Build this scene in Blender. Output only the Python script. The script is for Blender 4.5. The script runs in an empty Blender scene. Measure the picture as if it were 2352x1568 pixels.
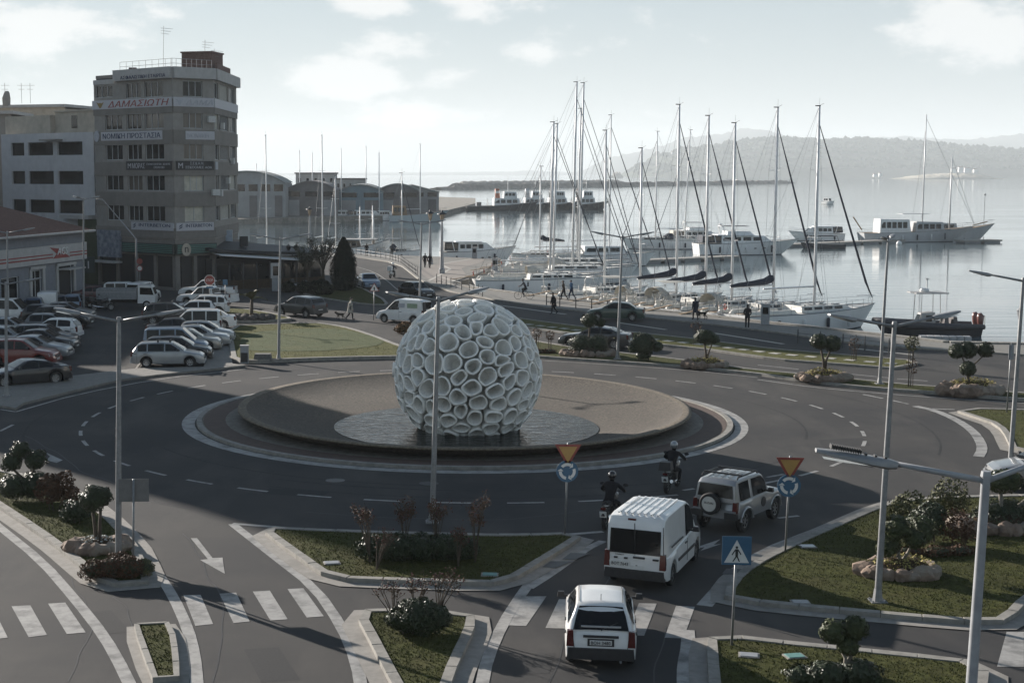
import bpy, bmesh, math, random
import numpy as np
from mathutils import Vector, Matrix
R=math.radians
rnd=random.Random(7)
scene=bpy.context.scene
col=scene.collection
# ------------------------------------------------------------------ camera, sky, sun, exposure
CAMH=11.2; FPX=3400.; PX0=920.; YHOR=399.
TH=math.atan((784-YHOR)/FPX)
cam=bpy.data.cameras.new('camera'); camo=bpy.data.objects.new('camera',cam); col.objects.link(camo)
cam.sensor_width=36; cam.sensor_fit='HORIZONTAL'; cam.lens=FPX/2352*36; cam.shift_x=(1176-PX0)/2352
cam.clip_start=0.5; cam.clip_end=60000
camo.location=(0,0,CAMH); camo.rotation_euler=(math.pi/2-TH,0,0)
scene.camera=camo
SUN_AZ=R(-43); SUN_EL=R(16.5)      # azimuth measured from +Y towards +X
sv=Vector((math.sin(SUN_AZ)*math.cos(SUN_EL),math.cos(SUN_AZ)*math.cos(SUN_EL),math.sin(SUN_EL)))
sl=bpy.data.lights.new('sun','SUN'); sl.energy=5.0; sl.angle=R(0.5); sl.color=(1.0,.925,.84)
so=bpy.data.objects.new('sun',sl); col.objects.link(so); so.rotation_euler=sv.to_track_quat('Z','Y').to_euler(); so.location=(-60,60,60)
world=bpy.data.worlds.new('World'); scene.world=world; world.use_nodes=True
nt=world.node_tree; nt.nodes.clear()
def N(nt,t,**k):
    n=nt.nodes.new(t)
    for a,b in k.items():
        if a.startswith('i_'):
            key=a[2:]; n.inputs[int(key) if key.isdigit() else key.replace('_',' ')].default_value=b
        else: setattr(n,a,b)
    return n
def math_(nt,op,a,b=None,clamp=False):
    n=nt.nodes.new('ShaderNodeMath'); n.operation=op; n.use_clamp=clamp
    for i,v in enumerate((a,b)):
        if v is None: continue
        if hasattr(v,'is_output'): nt.links.new(v,n.inputs[i])
        else: n.inputs[i].default_value=v
    return n.outputs[0]
sky=N(nt,'ShaderNodeTexSky',sky_type='NISHITA',sun_disc=False,sun_elevation=SUN_EL,sun_rotation=SUN_AZ,altitude=10,air_density=1.0,dust_density=0.1,ozone_density=1.2)
SKYG=0.05
hsv=N(nt,'ShaderNodeHueSaturation',i_Saturation=1.15,i_Value=0.8); nt.links.new(sky.outputs[0],hsv.inputs['Color'])
tc=N(nt,'ShaderNodeTexCoord'); mp=N(nt,'ShaderNodeMapping'); mp.inputs['Scale'].default_value=(5.0,5.0,11.0); mp.inputs['Location'].default_value=(1.3,.4,.2)
nt.links.new(tc.outputs['Generated'],mp.inputs[0])
n1=N(nt,'ShaderNodeTexNoise',i_Scale=2.2,i_Detail=9.0,i_Roughness=.62); nt.links.new(mp.outputs[0],n1.inputs['Vector'])
def pdir(px,py):
    x=px-PX0;y=784-py
    return Vector((x,FPX*math.cos(TH)+y*math.sin(TH),y*math.cos(TH)-FPX*math.sin(TH))).normalized()
cl=None
for (px,py,sx,sz,w) in ((1085,20,.065,.060,.36),(1215,112,.075,.026,.34),(975,100,.075,.026,.33),(1060,170,.045,.022,.30),(770,182,.065,.022,.31),(970,262,.09,.020,.26),(100,50,.10,.045,.33),(900,12,.05,.020,.33),(1130,-40,.05,.04,.34),(2180,80,.12,.06,.22)):
    d=pdir(px,py)
    sb=N(nt,'ShaderNodeVectorMath',operation='SUBTRACT'); nt.links.new(tc.outputs['Generated'],sb.inputs[0]); sb.inputs[1].default_value=d
    ml=N(nt,'ShaderNodeVectorMath',operation='MULTIPLY'); nt.links.new(sb.outputs[0],ml.inputs[0]); ml.inputs[1].default_value=(1/sx,1/sx,1/sz)
    ln=N(nt,'ShaderNodeVectorMath',operation='LENGTH'); nt.links.new(ml.outputs[0],ln.inputs[0])
    e=math_(nt,'MULTIPLY',math_(nt,'SUBTRACT',1.0,ln.outputs['Value'],True),w)
    cl=e if cl is None else math_(nt,'MAXIMUM',cl,e)
den=math_(nt,'ADD',n1.outputs[0],cl)
rmp=N(nt,'ShaderNodeMapRange',i_1=.60,i_2=.74,i_3=0.0,i_4=1.0); rmp.interpolation_type='SMOOTHSTEP'; nt.links.new(den,rmp.inputs[0])
sepz=N(nt,'ShaderNodeSeparateXYZ'); nt.links.new(tc.outputs['Generated'],sepz.inputs[0])
vz=N(nt,'ShaderNodeMapRange',i_1=0.0,i_2=.8,i_3=.92,i_4=0.05); nt.links.new(sepz.outputs[2],vz.inputs[0])
veil=N(nt,'ShaderNodeMix',data_type='RGBA'); nt.links.new(vz.outputs[0],veil.inputs[0]); nt.links.new(hsv.outputs[0],veil.inputs[6])
vg=N(nt,'ShaderNodeMapRange',i_1=0.0,i_2=.22,i_3=0.0,i_4=1.0); nt.links.new(sepz.outputs[2],vg.inputs[0])
vc=N(nt,'ShaderNodeMix',data_type='RGBA'); nt.links.new(vg.outputs[0],vc.inputs[0]); vc.inputs[6].default_value=(5.3,5.75,6.0,1); vc.inputs[7].default_value=(3.5,4.5,5.15,1); nt.links.new(vc.outputs[2],veil.inputs[7])
mx=N(nt,'ShaderNodeMix',data_type='RGBA',blend_type='MIX'); nt.links.new(math_(nt,'MULTIPLY',rmp.outputs[0],.95),mx.inputs[0]); nt.links.new(veil.outputs[2],mx.inputs[6]); mx.inputs[7].default_value=(7.9,8.0,7.95,1)
bg=N(nt,'ShaderNodeBackground',i_Strength=SKYG); nt.links.new(mx.outputs[2],bg.inputs[0])
wo=N(nt,'ShaderNodeOutputWorld'); nt.links.new(bg.outputs[0],wo.inputs[0])
scene.view_settings.view_transform='Standard'; scene.view_settings.look='None'; scene.view_settings.gamma=1; scene.view_settings.use_curve_mapping=False
scene.view_settings.exposure=1.13
scene.render.engine='CYCLES'
cy=scene.cycles; cy.use_denoising=True; cy.max_bounces=6; cy.diffuse_bounces=4; cy.glossy_bounces=3; cy.transmission_bounces=3; cy.transparent_max_bounces=6; cy.volume_bounces=2; cy.caustics_reflective=False; cy.caustics_refractive=False; cy.sample_clamp_indirect=4; cy.use_adaptive_sampling=True
# ------------------------------------------------------------------ helpers
def P(px,py,z=0.0):
    "pixel of the 2352-wide photograph -> point on the horizontal plane at height z"
    x=px-PX0;y=784-py
    d=FPX*math.cos(TH)+y*math.sin(TH); dz=y*math.cos(TH)-FPX*math.sin(TH)
    t=(z-CAMH)/dz
    return Vector((x*t,d*t,z))
def Q(px,py,Y):
    "pixel -> point at forward distance Y"
    x=px-PX0;y=784-py
    d=FPX*math.cos(TH)+y*math.sin(TH); dz=y*math.cos(TH)-FPX*math.sin(TH)
    t=Y/d
    return Vector((x*t,Y,CAMH+dz*t))
def PL(pts,z=0.0): return [P(a,b,z) for a,b in pts]
def tag(o,label=None,cat=None,group=None,kind=None):
    if label: o['label']=label
    if cat: o['category']=cat
    if group: o['group']=group
    if kind: o['kind']=kind
    return o
def thing(name,label,cat,loc=(0,0,0),rz=0.0,group=None,sc=1.0):
    o=bpy.data.objects.new(name,None); o.empty_display_size=.3; col.objects.link(o)
    o.location=loc; o.rotation_euler=(0,0,rz); o.scale=(sc,)*3
    return tag(o,label,cat,group)
def link(name,me,parent=None,loc=None,rot=None,mat_=None):
    o=bpy.data.objects.new(name,me); col.objects.link(o)
    if parent is not None: o.parent=parent
    if loc is not None: o.location=loc
    if rot is not None: o.rotation_euler=rot
    if mat_ is not None:
        if not me.materials: me.materials.append(None)
        o.material_slots[0].link='OBJECT'; o.material_slots[0].material=mat_
    return o
def copy_tree(o,parent=None):
    c=o.copy(); col.objects.link(c); c.parent=parent
    for ch in o.children: copy_tree(ch,c)
    return c
class MB:
    def __init__(s): s.v=[];s.f=[];s.m=[];s.cm=0
    def add(s,vs,fs):
        b=len(s.v); s.v+= [tuple(q) for q in vs]; s.f+= [tuple(i+b for i in f) for f in fs]; s.m+=[s.cm]*len(fs); return s
    def box(s,c,d,rz=0.0,rx=0.0,ry=0.0,taper=1.0):
        m=Matrix.Translation(c)@Matrix.Rotation(rz,4,'Z')@Matrix.Rotation(ry,4,'Y')@Matrix.Rotation(rx,4,'X')
        vs=[]
        for z in (-.5,.5):
            k=taper if z>0 else 1
            for x,y in ((-.5,-.5),(.5,-.5),(.5,.5),(-.5,.5)): vs.append(m@Vector((x*d[0]*k,y*d[1]*k,z*d[2])))
        return s.add(vs,[(0,3,2,1),(4,5,6,7),(0,1,5,4),(1,2,6,5),(2,3,7,6),(3,0,4,7)])
    def tube(s,pts,rad,n=8,cap=True,flat=1.0):
        pts=[Vector(p) for p in pts]
        if not hasattr(rad,'__len__'): rad=[rad]*len(pts)
        rings=[];up=None
        for i,p in enumerate(pts):
            t=(pts[min(i+1,len(pts)-1)]-pts[max(i-1,0)])
            if t.length<1e-9: t=Vector((0,0,1))
            t.normalize()
            a=Vector((0,0,1)) if abs(t.z)<.9 else Vector((0,1,0))
            u=t.cross(a).normalized(); w=u.cross(t).normalized()
            rings.append([p+(u*math.cos(2*math.pi*k/n)+w*math.sin(2*math.pi*k/n)*flat)*rad[i] for k in range(n)])
        vs=[q for r in rings for q in r]; fs=[]
        for i in range(len(pts)-1):
            for k in range(n):
                k2=(k+1)%n; fs.append((i*n+k,i*n+k2,(i+1)*n+k2,(i+1)*n+k))
        if cap: fs.append(tuple(range(n))[::-1]); fs.append(tuple((len(pts)-1)*n+k for k in range(n)))
        return s.add(vs,fs)
    def cyl(s,p,q,r,r2=None,n=12): return s.tube([p,q],[r,r if r2 is None else r2],n)
    def lathe(s,prof,n=24,c=(0,0,0),closed=False):
        vs=[];fs=[]
        for r,z in prof:
            for k in range(n):
                a=2*math.pi*k/n; vs.append((c[0]+r*math.cos(a),c[1]+r*math.sin(a),c[2]+z))
        for i in range(len(prof)-1):
            for k in range(n):
                k2=(k+1)%n; fs.append((i*n+k,i*n+k2,(i+1)*n+k2,(i+1)*n+k))
        if not closed:
            if prof[0][0]>1e-4: fs.append(tuple(range(n))[::-1])
            if prof[-1][0]>1e-4: fs.append(tuple((len(prof)-1)*n+k for k in range(n)))
        return s.add(vs,fs)
    def prism(s,poly,z0,z1):
        n=len(poly)
        vs=[(p[0],p[1],z0) for p in poly]+[(p[0],p[1],z1) for p in poly]
        fs=[tuple(range(n))[::-1],tuple(range(n,2*n))]+[(i,(i+1)%n,(i+1)%n+n,i+n) for i in range(n)]
        return s.add(vs,fs)
    def poly(s,pts): return s.add(pts,[tuple(range(len(pts)))])
    def slab(s,pts,nrm,t):
        "flat polygon with thickness along nrm"
        n=len(pts); nrm=Vector(nrm)
        vs=[Vector(p) for p in pts]+[Vector(p)+nrm*t for p in pts]
        return s.add(vs,[tuple(range(n))[::-1],tuple(range(n,2*n))]+[(i,(i+1)%n,(i+1)%n+n,i+n) for i in range(n)])
    def ico(s,c,r,sub=1,sq=(1,1,1),noise=0.0,rg=None):
        vs,fs=ICO[sub]; out=[]
        for v in vs:
            k=r*(1+(rg or rnd).uniform(-noise,noise))
            out.append((c[0]+v[0]*k*sq[0],c[1]+v[1]*k*sq[1],c[2]+v[2]*k*sq[2]))
        return s.add(out,fs)
    def mesh(s,name,mats=None,smooth=False,ang=None):
        me=bpy.data.meshes.new(name); me.from_pydata(s.v,[],s.f); 
        if mats:
            for m in (mats if isinstance(mats,(list,tuple)) else [mats]): me.materials.append(m)
            if isinstance(mats,(list,tuple)) and len(mats)>1: me.polygons.foreach_set('material_index',s.m)
        bm=bmesh.new(); bm.from_mesh(me); bmesh.ops.recalc_face_normals(bm,faces=bm.faces); bm.to_mesh(me); bm.free()
        if smooth:
            me.shade_smooth()
            if ang: me.set_sharp_from_angle(angle=R(ang))
        me.update(); return me
    def build(s,name,mats=None,parent=None,smooth=False,ang=None,loc=None,rot=None):
        return link(name,s.mesh(name,mats,smooth,ang),parent,loc,rot)
def _ico(sub):
    bm=bmesh.new(); bmesh.ops.create_icosphere(bm,subdivisions=sub,radius=1)
    r=([tuple(v.co) for v in bm.verts],[tuple(v.index for v in f.verts) for f in bm.faces]); bm.free(); return r
ICO={k:_ico(k) for k in (1,2,3)}
# ------------------------------------------------------------------ materials
MATS={}
def mat(name,c=(.5,.5,.5),rough=.6,metal=0.0,var=.12,scale=6.0,bump=0.0,bscale=None,spec=None,c2=None,detail=5,coat=0.0,emit=None,alpha=None,trans=0.0,stretch=None,lo=.35,hi=.65):
    if name in MATS: return MATS[name]
    m=bpy.data.materials.new(name); MATS[name]=m; m.use_nodes=True; t=m.node_tree; b=t.nodes['Principled BSDF']
    b.inputs['Roughness'].default_value=rough; b.inputs['Metallic'].default_value=metal
    if spec is not None: b.inputs['Specular IOR Level'].default_value=spec
    if coat: b.inputs['Coat Weight'].default_value=coat; b.inputs['Coat Roughness'].default_value=.06
    if trans: b.inputs['Transmission Weight'].default_value=trans
    if emit: b.inputs['Emission Color'].default_value=(*emit[:3],1); b.inputs['Emission Strength'].default_value=emit[3]
    if alpha is not None: b.inputs['Alpha'].default_value=alpha
    tcn=N(t,'ShaderNodeTexCoord'); vec=tcn.outputs['Object']
    if stretch:
        mm=N(t,'ShaderNodeMapping'); mm.inputs['Scale'].default_value=stretch; t.links.new(vec,mm.inputs[0]); vec=mm.outputs[0]
    nz=N(t,'ShaderNodeTexNoise',i_Scale=scale,i_Detail=float(detail),i_Roughness=.62); t.links.new(vec,nz.inputs['Vector'])
    mr=N(t,'ShaderNodeMapRange',i_1=lo,i_2=hi); t.links.new(nz.outputs[0],mr.inputs[0])
    mix=N(t,'ShaderNodeMix',data_type='RGBA'); t.links.new(mr.outputs[0],mix.inputs[0])
    d=c2 if c2 else tuple(x*(1-var) for x in c); e=c if c2 else tuple(min(1,x*(1+var)) for x in c)
    mix.inputs[6].default_value=(*d,1); mix.inputs[7].default_value=(*e,1)
    t.links.new(mix.outputs[2],b.inputs['Base Color'])
    if bump:
        nb=N(t,'ShaderNodeTexNoise',i_Scale=bscale or scale*5,i_Detail=4.0); t.links.new(vec,nb.inputs['Vector'])
        bp=N(t,'ShaderNodeBump',i_Strength=bump,i_Distance=.02); t.links.new(nb.outputs[0],bp.inputs['Height']); t.links.new(bp.outputs[0],b.inputs['Normal'])
    return m
def two_scale(m,c3,scale,lo,hi,fac=1.0,detail=6,stretch=None):
    "a second, larger pattern over a material: stains, wear, patches"
    t=m.node_tree; b=t.nodes['Principled BSDF']; src=b.inputs['Base Color'].links[0].from_socket
    tcn=N(t,'ShaderNodeTexCoord'); vec=tcn.outputs['Object']
    if stretch:
        mm=N(t,'ShaderNodeMapping'); mm.inputs['Scale'].default_value=stretch; t.links.new(vec,mm.inputs[0]); vec=mm.outputs[0]
    nz=N(t,'ShaderNodeTexNoise',i_Scale=scale,i_Detail=float(detail),i_Roughness=.6); t.links.new(vec,nz.inputs['Vector'])
    mr=N(t,'ShaderNodeMapRange',i_1=lo,i_2=hi,i_3=0.0,i_4=fac); t.links.new(nz.outputs[0],mr.inputs[0])
    mix=N(t,'ShaderNodeMix',data_type='RGBA'); t.links.new(mr.outputs[0],mix.inputs[0]); t.links.new(src,mix.inputs[6]); mix.inputs[7].default_value=(*c3,1)
    t.links.new(mix.outputs[2],b.inputs['Base Color']); return m
asphalt=two_scale(two_scale(mat('asphalt',(.051,.0485,.047),.85,var=.16,scale=30,bump=.25,bscale=60),(.034,.034,.036),.16,.42,.60,.9),(.080,.074,.068),.35,.50,.70,.7,stretch=(1,.35,1))
b_=asphalt.node_tree.nodes['Principled BSDF']; b_.inputs['Specular IOR Level'].default_value=.22
asph2=two_scale(mat('asphalt_worn',(.105,.101,.098),.85,var=.12,scale=24,bump=.2,bscale=50),(.072,.072,.072),.25,.5,.72,.7)
paint=two_scale(mat('road_paint',(.32,.31,.295),.7,var=.12,scale=5),(.10,.098,.095),1.6,.46,.70,.85)
paving=two_scale(mat('paving',(.19,.18,.162),.8,var=.14,scale=5,bump=.15,bscale=14),(.13,.122,.113),.3,.5,.7,.6)
paving2=two_scale(mat('paving_pink',(.25,.22,.195),.8,var=.12,scale=5,bump=.15,bscale=14),(.25,.22,.2),.4,.5,.7,.6)
paveL=mat('paving_light',(.42,.40,.36),.8,var=.12,scale=5)
kerb=two_scale(mat('kerb_stone',(.25,.237,.213),.85,var=.16,scale=4,bump=.2,bscale=20),(.14,.134,.118),1.3,.52,.7,.7)
gutter=two_scale(mat('gutter_concrete',(.26,.243,.22),.85,var=.12,scale=4,bump=.2,bscale=20),(.155,.145,.13),.9,.5,.72,.7)
stone=two_scale(mat('quay_stone',(.24,.22,.19),.9,var=.22,scale=1.5,bump=.4,bscale=4),(.11,.105,.09),.5,.5,.65,.7)
grassm=two_scale(two_scale(mat('grass',(.054,.058,.017),.95,var=.35,scale=4.5,bump=.8,bscale=30,spec=.1),(.088,.078,.032),.7,.48,.70,.75),(.034,.040,.013),.35,.5,.68,.7)
blade=mat('grass_blades',(.06,.064,.018),.9,var=.35,scale=2.0,spec=.15)
dryg=two_scale(mat('dry_grass',(.10,.098,.036),.95,var=.25,scale=2.5,bump=.8,bscale=30,spec=.1),(.08,.085,.025),.5,.45,.7,.8)
turf=two_scale(mat('net_turf',(.09,.105,.052),.95,var=.14,scale=3,bump=.4,bscale=40,spec=.1),(.13,.125,.06),.4,.5,.7,.6)
soil=mat('soil',(.06,.042,.028),.95,var=.3,scale=6,bump=.6,bscale=20,spec=.1)
galv=mat('galvanised_steel',(.25,.255,.26),.5,.5,var=.15,scale=7)
pgrey=mat('grey_pole_paint',(.30,.31,.325),.5,.1,var=.12,scale=5)
black=mat('black_rubber',(.014,.014,.015),.75,var=.2,scale=9)
dplast=mat('dark_plastic',(.022,.022,.024),.5,var=.2,scale=9)
glassd=mat('dark_glass',(.006,.007,.008),.07,var=.2,scale=2,spec=.35)
chrome=mat('chrome',(.6,.6,.6),.15,1.0,var=.05)
alloy=mat('alloy',(.38,.385,.39),.35,.8,var=.08)
redl=mat('red_lens',(.075,.007,.006),.2,var=.15,spec=.6)
headl=mat('head_lens',(.5,.52,.54),.1,.3,var=.1,spec=.7)
plate=mat('plate_white',(.62,.62,.6),.5,var=.05)
ink=mat('black_ink',(.015,.015,.016),.6,var=.1)
white=mat('white_paint',(.72,.72,.71),.5,var=.05,scale=3)
gel=two_scale(mat('white_gelcoat',(.80,.80,.79),.28,var=.04,scale=1.2,spec=.5),(.66,.655,.63),.6,.55,.8,.5)
gelg=mat('grey_gelcoat',(.46,.47,.48),.35,var=.06,scale=1.2)
decka=mat('deck_offwhite',(.70,.685,.64),.6,var=.08,scale=3)
teak=mat('teak_deck',(.28,.20,.125),.6,var=.2,scale=4,stretch=(1,12,1))
alu=mat('mast_aluminium',(.78,.78,.78),.4,.0,var=.06,scale=2)  # pale veil over the masts is put into this raised tone
wire=mat('rigging_wire',(.28,.285,.29),.4,.6,var=.1)
navy=mat('navy_canvas',(.022,.028,.045),.85,var=.25,scale=3,bump=.3,bscale=9)
boot=mat('boot_stripe',(.02,.026,.04),.5,var=.2)
antif=mat('antifouling_dark',(.03,.034,.042),.6,var=.2)
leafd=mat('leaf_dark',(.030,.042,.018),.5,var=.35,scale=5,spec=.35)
leafm=mat('leaf_mid',(.050,.062,.024),.6,var=.35,scale=5,spec=.3)
leafb=mat('leaf_bronze',(.085,.045,.026),.7,var=.35,scale=5,spec=.2)
leafo=mat('leaf_olive',(.085,.088,.042),.7,var=.3,scale=5,spec=.25)
leafy=mat('leaf_yellow_flowers',(.30,.26,.09),.7,var=.3,scale=7,spec=.2)
silverl=mat('leaf_silver',(.36,.38,.36),.7,var=.2,scale=7,spec=.2)
bark=mat('bark',(.075,.058,.042),.9,var=.3,scale=8,bump=.5)
barkp=mat('pale_bark',(.20,.18,.15),.9,var=.25,scale=8,bump=.4)
rock=two_scale(mat('planter_rock',(.20,.145,.11),.9,var=.3,scale=3,bump=.6,bscale=8),(.27,.24,.20),1.2,.5,.62,.8)
skin=mat('skin',(.40,.25,.18),.6,var=.08)
def cloth(n,c): return mat('cloth_'+n,c,.9,var=.2,scale=7,bump=.25,bscale=16,spec=.15)
def carpaint(n,c,metal=.0): return mat('car_paint_'+n,c,.32,metal,var=.05,scale=2,coat=.7)
CP={'white':carpaint('white',(.70,.70,.69)),'silver':carpaint('silver',(.30,.31,.32),.5),'grey':carpaint('grey',(.13,.135,.14),.5),'dgrey':carpaint('dark_grey',(.05,.052,.056),.4),'black':carpaint('black',(.012,.012,.014)),'red':carpaint('red',(.16,.022,.016)),'blue':carpaint('blue',(.028,.06,.12),.3),'lblue':carpaint('light_blue',(.16,.21,.28),.4),'green':carpaint('green',(.032,.06,.05),.3),'maroon':carpaint('maroon',(.08,.014,.016)),'champ':carpaint('champagne',(.26,.255,.235),.5)}
# ------------------------------------------------------------------ the setting: water, land, roads
WZ=-1.4
def structure(name,mb,mats,parent=None,smooth=False,kind='structure'):
    o=mb.build(name,mats,parent,smooth); o['kind']=kind; return o
wm=bpy.data.materials.new('sea_water'); wm.use_nodes=True; t=wm.node_tree; b=t.nodes['Principled BSDF']
b.inputs['Base Color'].default_value=(.09,.125,.14,1); b.inputs['Roughness'].default_value=.06; b.inputs['IOR'].default_value=1.33
tcn=N(t,'ShaderNodeTexCoord'); m1=N(t,'ShaderNodeMapping'); m1.inputs['Scale'].default_value=(.28,1.0,1); t.links.new(tcn.outputs['Object'],m1.inputs[0])
nz=N(t,'ShaderNodeTexNoise',i_Scale=.55,i_Detail=5.0,i_Roughness=.55); t.links.new(m1.outputs[0],nz.inputs['Vector'])
m2=N(t,'ShaderNodeMapping'); m2.inputs['Scale'].default_value=(.02,.05,1); t.links.new(tcn.outputs['Object'],m2.inputs[0])
nz2=N(t,'ShaderNodeTexNoise',i_Scale=1.0,i_Detail=3.0); t.links.new(m2.outputs[0],nz2.inputs['Vector'])
mr=N(t,'ShaderNodeMapRange',i_1=.38,i_2=.64,i_3=.25,i_4=1.0); t.links.new(nz2.outputs[0],mr.inputs[0])
bp=N(t,'ShaderNodeBump',i_Distance=.55); t.links.new(nz.outputs[0],bp.inputs['Height']); t.links.new(math_(t,'MULTIPLY',mr.outputs[0],.12),bp.inputs['Strength']); t.links.new(bp.outputs[0],b.inputs['Normal'])
mb=MB(); mb.poly([(-9800,20,WZ),(9800,20,WZ),(9800,12900,WZ),(-9800,12900,WZ)]); structure('sea_water',mb,wm)

QUAY=[(2352,789),(2182,786),(2117,778),(1961,761),(1740,737),(1618,723),(1462,708),(1374,696),(1241,679),(1106,662),(1034,651)]
MOLE=[(1108,625),(1135,606),(1150,595),(1000,589),(800,582),(540,575)]
qp=PL(QUAY); mp_=PL(MOLE)
outline=[Vector((-700,-80,0)),Vector((320,-80,0)),Vector((320,88,0)),Vector((120,94,0))]+qp+mp_+[Vector((-140,228,0)),Vector((-700,228,0))]
mb=MB(); n=len(outline)
mb.v=[(p.x,p.y,-.006) for p in outline]+[(p.x,p.y,-4) for p in outline]
mb.f=[tuple(range(n))]+[(i,(i+1)%n,(i+1)%n+n,i+n) for i in range(n)]; mb.m=[0]+[1]*n
structure('ground',mb,[paving,stone])
# quay coping stones along the water's edge
def arclen(pts):
    d=[0]
    for a,c in zip(pts,pts[1:]): d.append(d[-1]+(c-a).length)
    return d
def sample(pts,s,d=None):
    d=d or arclen(pts)
    s=max(0,min(d[-1],s))
    for i in range(len(pts)-1):
        if s<=d[i+1] or i==len(pts)-2:
            k=(s-d[i])/max(1e-9,d[i+1]-d[i]); return pts[i].lerp(pts[i+1],k)
def chaikin(pts,k=2,closed=True):
    for _ in range(k):
        out=[]; n=len(pts)
        if not closed: out.append(pts[0])
        for i in range(n if closed else n-1):
            a,c=pts[i],pts[(i+1)%n]; out+=[a.lerp(c,.25),a.lerp(c,.75)]
        if not closed: out.append(pts[-1])
        pts=out
    return pts
def resample(pts,step,closed=True):
    q=pts+[pts[0]] if closed else pts
    d=arclen(q); n=max(3,int(round(d[-1]/step)))
    return [sample(q,d[-1]*i/n,d) for i in range(n if closed else n+1)]
def offset(pts,w,closed=True):
    n=len(pts); area=sum(pts[i].x*pts[(i+1)%n].y-pts[(i+1)%n].x*pts[i].y for i in range(n)) if closed else 1
    sg=1 if area>0 else -1; out=[]
    for i in range(n):
        a=pts[(i-1)%n] if closed or i>0 else pts[i]; c=pts[(i+1)%n] if closed or i<n-1 else pts[i]
        t=(c-a); t.z=0; t.normalize(); nr=Vector((-t.y,t.x,0))*sg
        out.append(pts[i]+nr*w)
    return out
def ribbon(mb,pts,w,z,closed=False):
    L=offset(pts,w/2,closed) if closed else offset(pts,w/2,False); Rr=offset(pts,-w/2,closed) if closed else offset(pts,-w/2,False)
    n=len(pts); vs=[(p.x,p.y,z) for p in L]+[(p.x,p.y,z) for p in Rr]
    mb.add(vs,[(i,(i+1)%n,(i+1)%n+n,i+n) for i in range(n if closed else n-1)]); return mb
edge=qp+mp_[:2]
mb=MB()
for seg,w in ((qp,.55),([qp[-1]]+mp_[:3],.55)):
    pts=resample(seg,1.6,False)
    o1=offset(pts,-.02 if seg is qp else -.02,False); 
    for i in range(len(pts)-1):
        a,c=pts[i].lerp(pts[i+1],.01),pts[i].lerp(pts[i+1],.99); t=(c-a).normalized(); nr=Vector((t.y,-t.x,0))
        # inland is on the left of the walking direction for these lines
        q=[a-nr*.05,c-nr*.05,c+nr*w*(-1),a+nr*w*(-1)]
        mb.prism([a+nr*.06,c+nr*.06,c-nr*w,a-nr*w],-.3,.10)
coping=structure('quay_coping',mb,kerb)

# asphalt: roads and car park
ROADPX=[(2352,817),(2000,795),(1787,765),(1618,744),(1462,729),(1262,708),(1138,690),(1037,671),(980,651),(958,638),(926,613),(893,602),(845,595),(816,592),(560,588)]
rp=PL(ROADPX)
road_out=[Vector((-600,-70,0)),Vector((300,-70,0)),Vector((300,84,0))]+rp+[Vector((-600,200,0))]
mb=MB(); mb.poly([(p.x,p.y,0) for p in road_out]); road=structure('road',mb,asphalt)
# promenade kerb (a real step) along that edge
def kerb_line(name,pts,w=.25,h=.13,step=1.5,parent=None,m=kerb,z0=-.02):
    pts=resample(pts,step,False)
    A=offset(pts,w/2,False); B=offset(pts,-w/2,False)
    mb=MB()
    for i in range(len(pts)-1):
        a,b_,c,d=A[i].lerp(A[i+1],.008),A[i].lerp(A[i+1],.992),B[i].lerp(B[i+1],.992),B[i].lerp(B[i+1],.008)
        mb.prism([a,b_,c,d],z0,h)
    return structure(name,mb,m,parent)
kerb_line('promenade_kerb',rp,.3,.12)
# paved surfaces of the mole and promenade
mb=MB(); mb.poly(PL([(1010,652),(955,625),(1000,606),(1040,602),(1080,593),(1118,596),(1100,604),(1060,616),(1078,640),(1040,650)],.004)); structure('pavement',mb,paving2)
mb=MB()
for pl in ([(1048,690),(1176,705),(1300,722)],[(1420,741),(1530,757)],[(1640,765),(1800,790)],[(1960,800),(2100,815)],[(985,645),(1034,618),(1012,606),(1080,595)]): ribbon(mb,resample(PL(pl),2,False),.35,.008)
structure('promenade_line',mb,paveL)
sideW=PL([(564,843),(360,865),(276,876),(178,899),(55,930),(36,942),(0,936),(-300,900),(-300,850),(0,886),(168,867),(314,850),(468,846),(478,800),(500,730),(507,700),(520,690),(512,712),(518,750),(530,800),(534,839)])
mb=MB(); mb.prism(sideW,-.01,.12); structure('pavement',mb,paving)
# ---- traffic islands
grass_i=0
def inpoly(x,y,poly):
    c=False; n=len(poly); j=n-1
    for i in range(n):
        a,b_=poly[i],poly[j]
        if (a.y>y)!=(b_.y>y) and x<(b_.x-a.x)*(y-a.y)/(b_.y-a.y)+a.x: c=not c
        j=i
    return c
def tufts(poly,z,dens,h,m,parent,seed=1,keep=None):
    rg=random.Random(seed); xs=[p.x for p in poly]; ys=[p.y for p in poly]
    x0,x1,y0,y1=min(xs),max(xs),min(ys),max(ys); nn=int((x1-x0)*(y1-y0)*dens); V=[];F=[]
    for _ in range(nn):
        x,y=rg.uniform(x0,x1),rg.uniform(y0,y1)
        if not inpoly(x,y,poly): continue
        if keep and not keep(x,y): continue
        a=rg.uniform(0,6.28); w=rg.uniform(.01,.022); hh=h*rg.uniform(.5,1.3); l=rg.uniform(-.03,.03)
        b0=len(V); V+=[(x-math.cos(a)*w,y-math.sin(a)*w,z),(x+math.cos(a)*w,y+math.sin(a)*w,z),(x+l,y+rg.uniform(-.03,.03),z+hh)]; F.append((b0,b0+1,b0+2))
    me=bpy.data.meshes.new('grass_blades'); me.from_pydata(V,[],F); me.materials.append(m)
    o=link('grass_blades',me,parent); o['kind']='stuff'; return o
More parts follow.
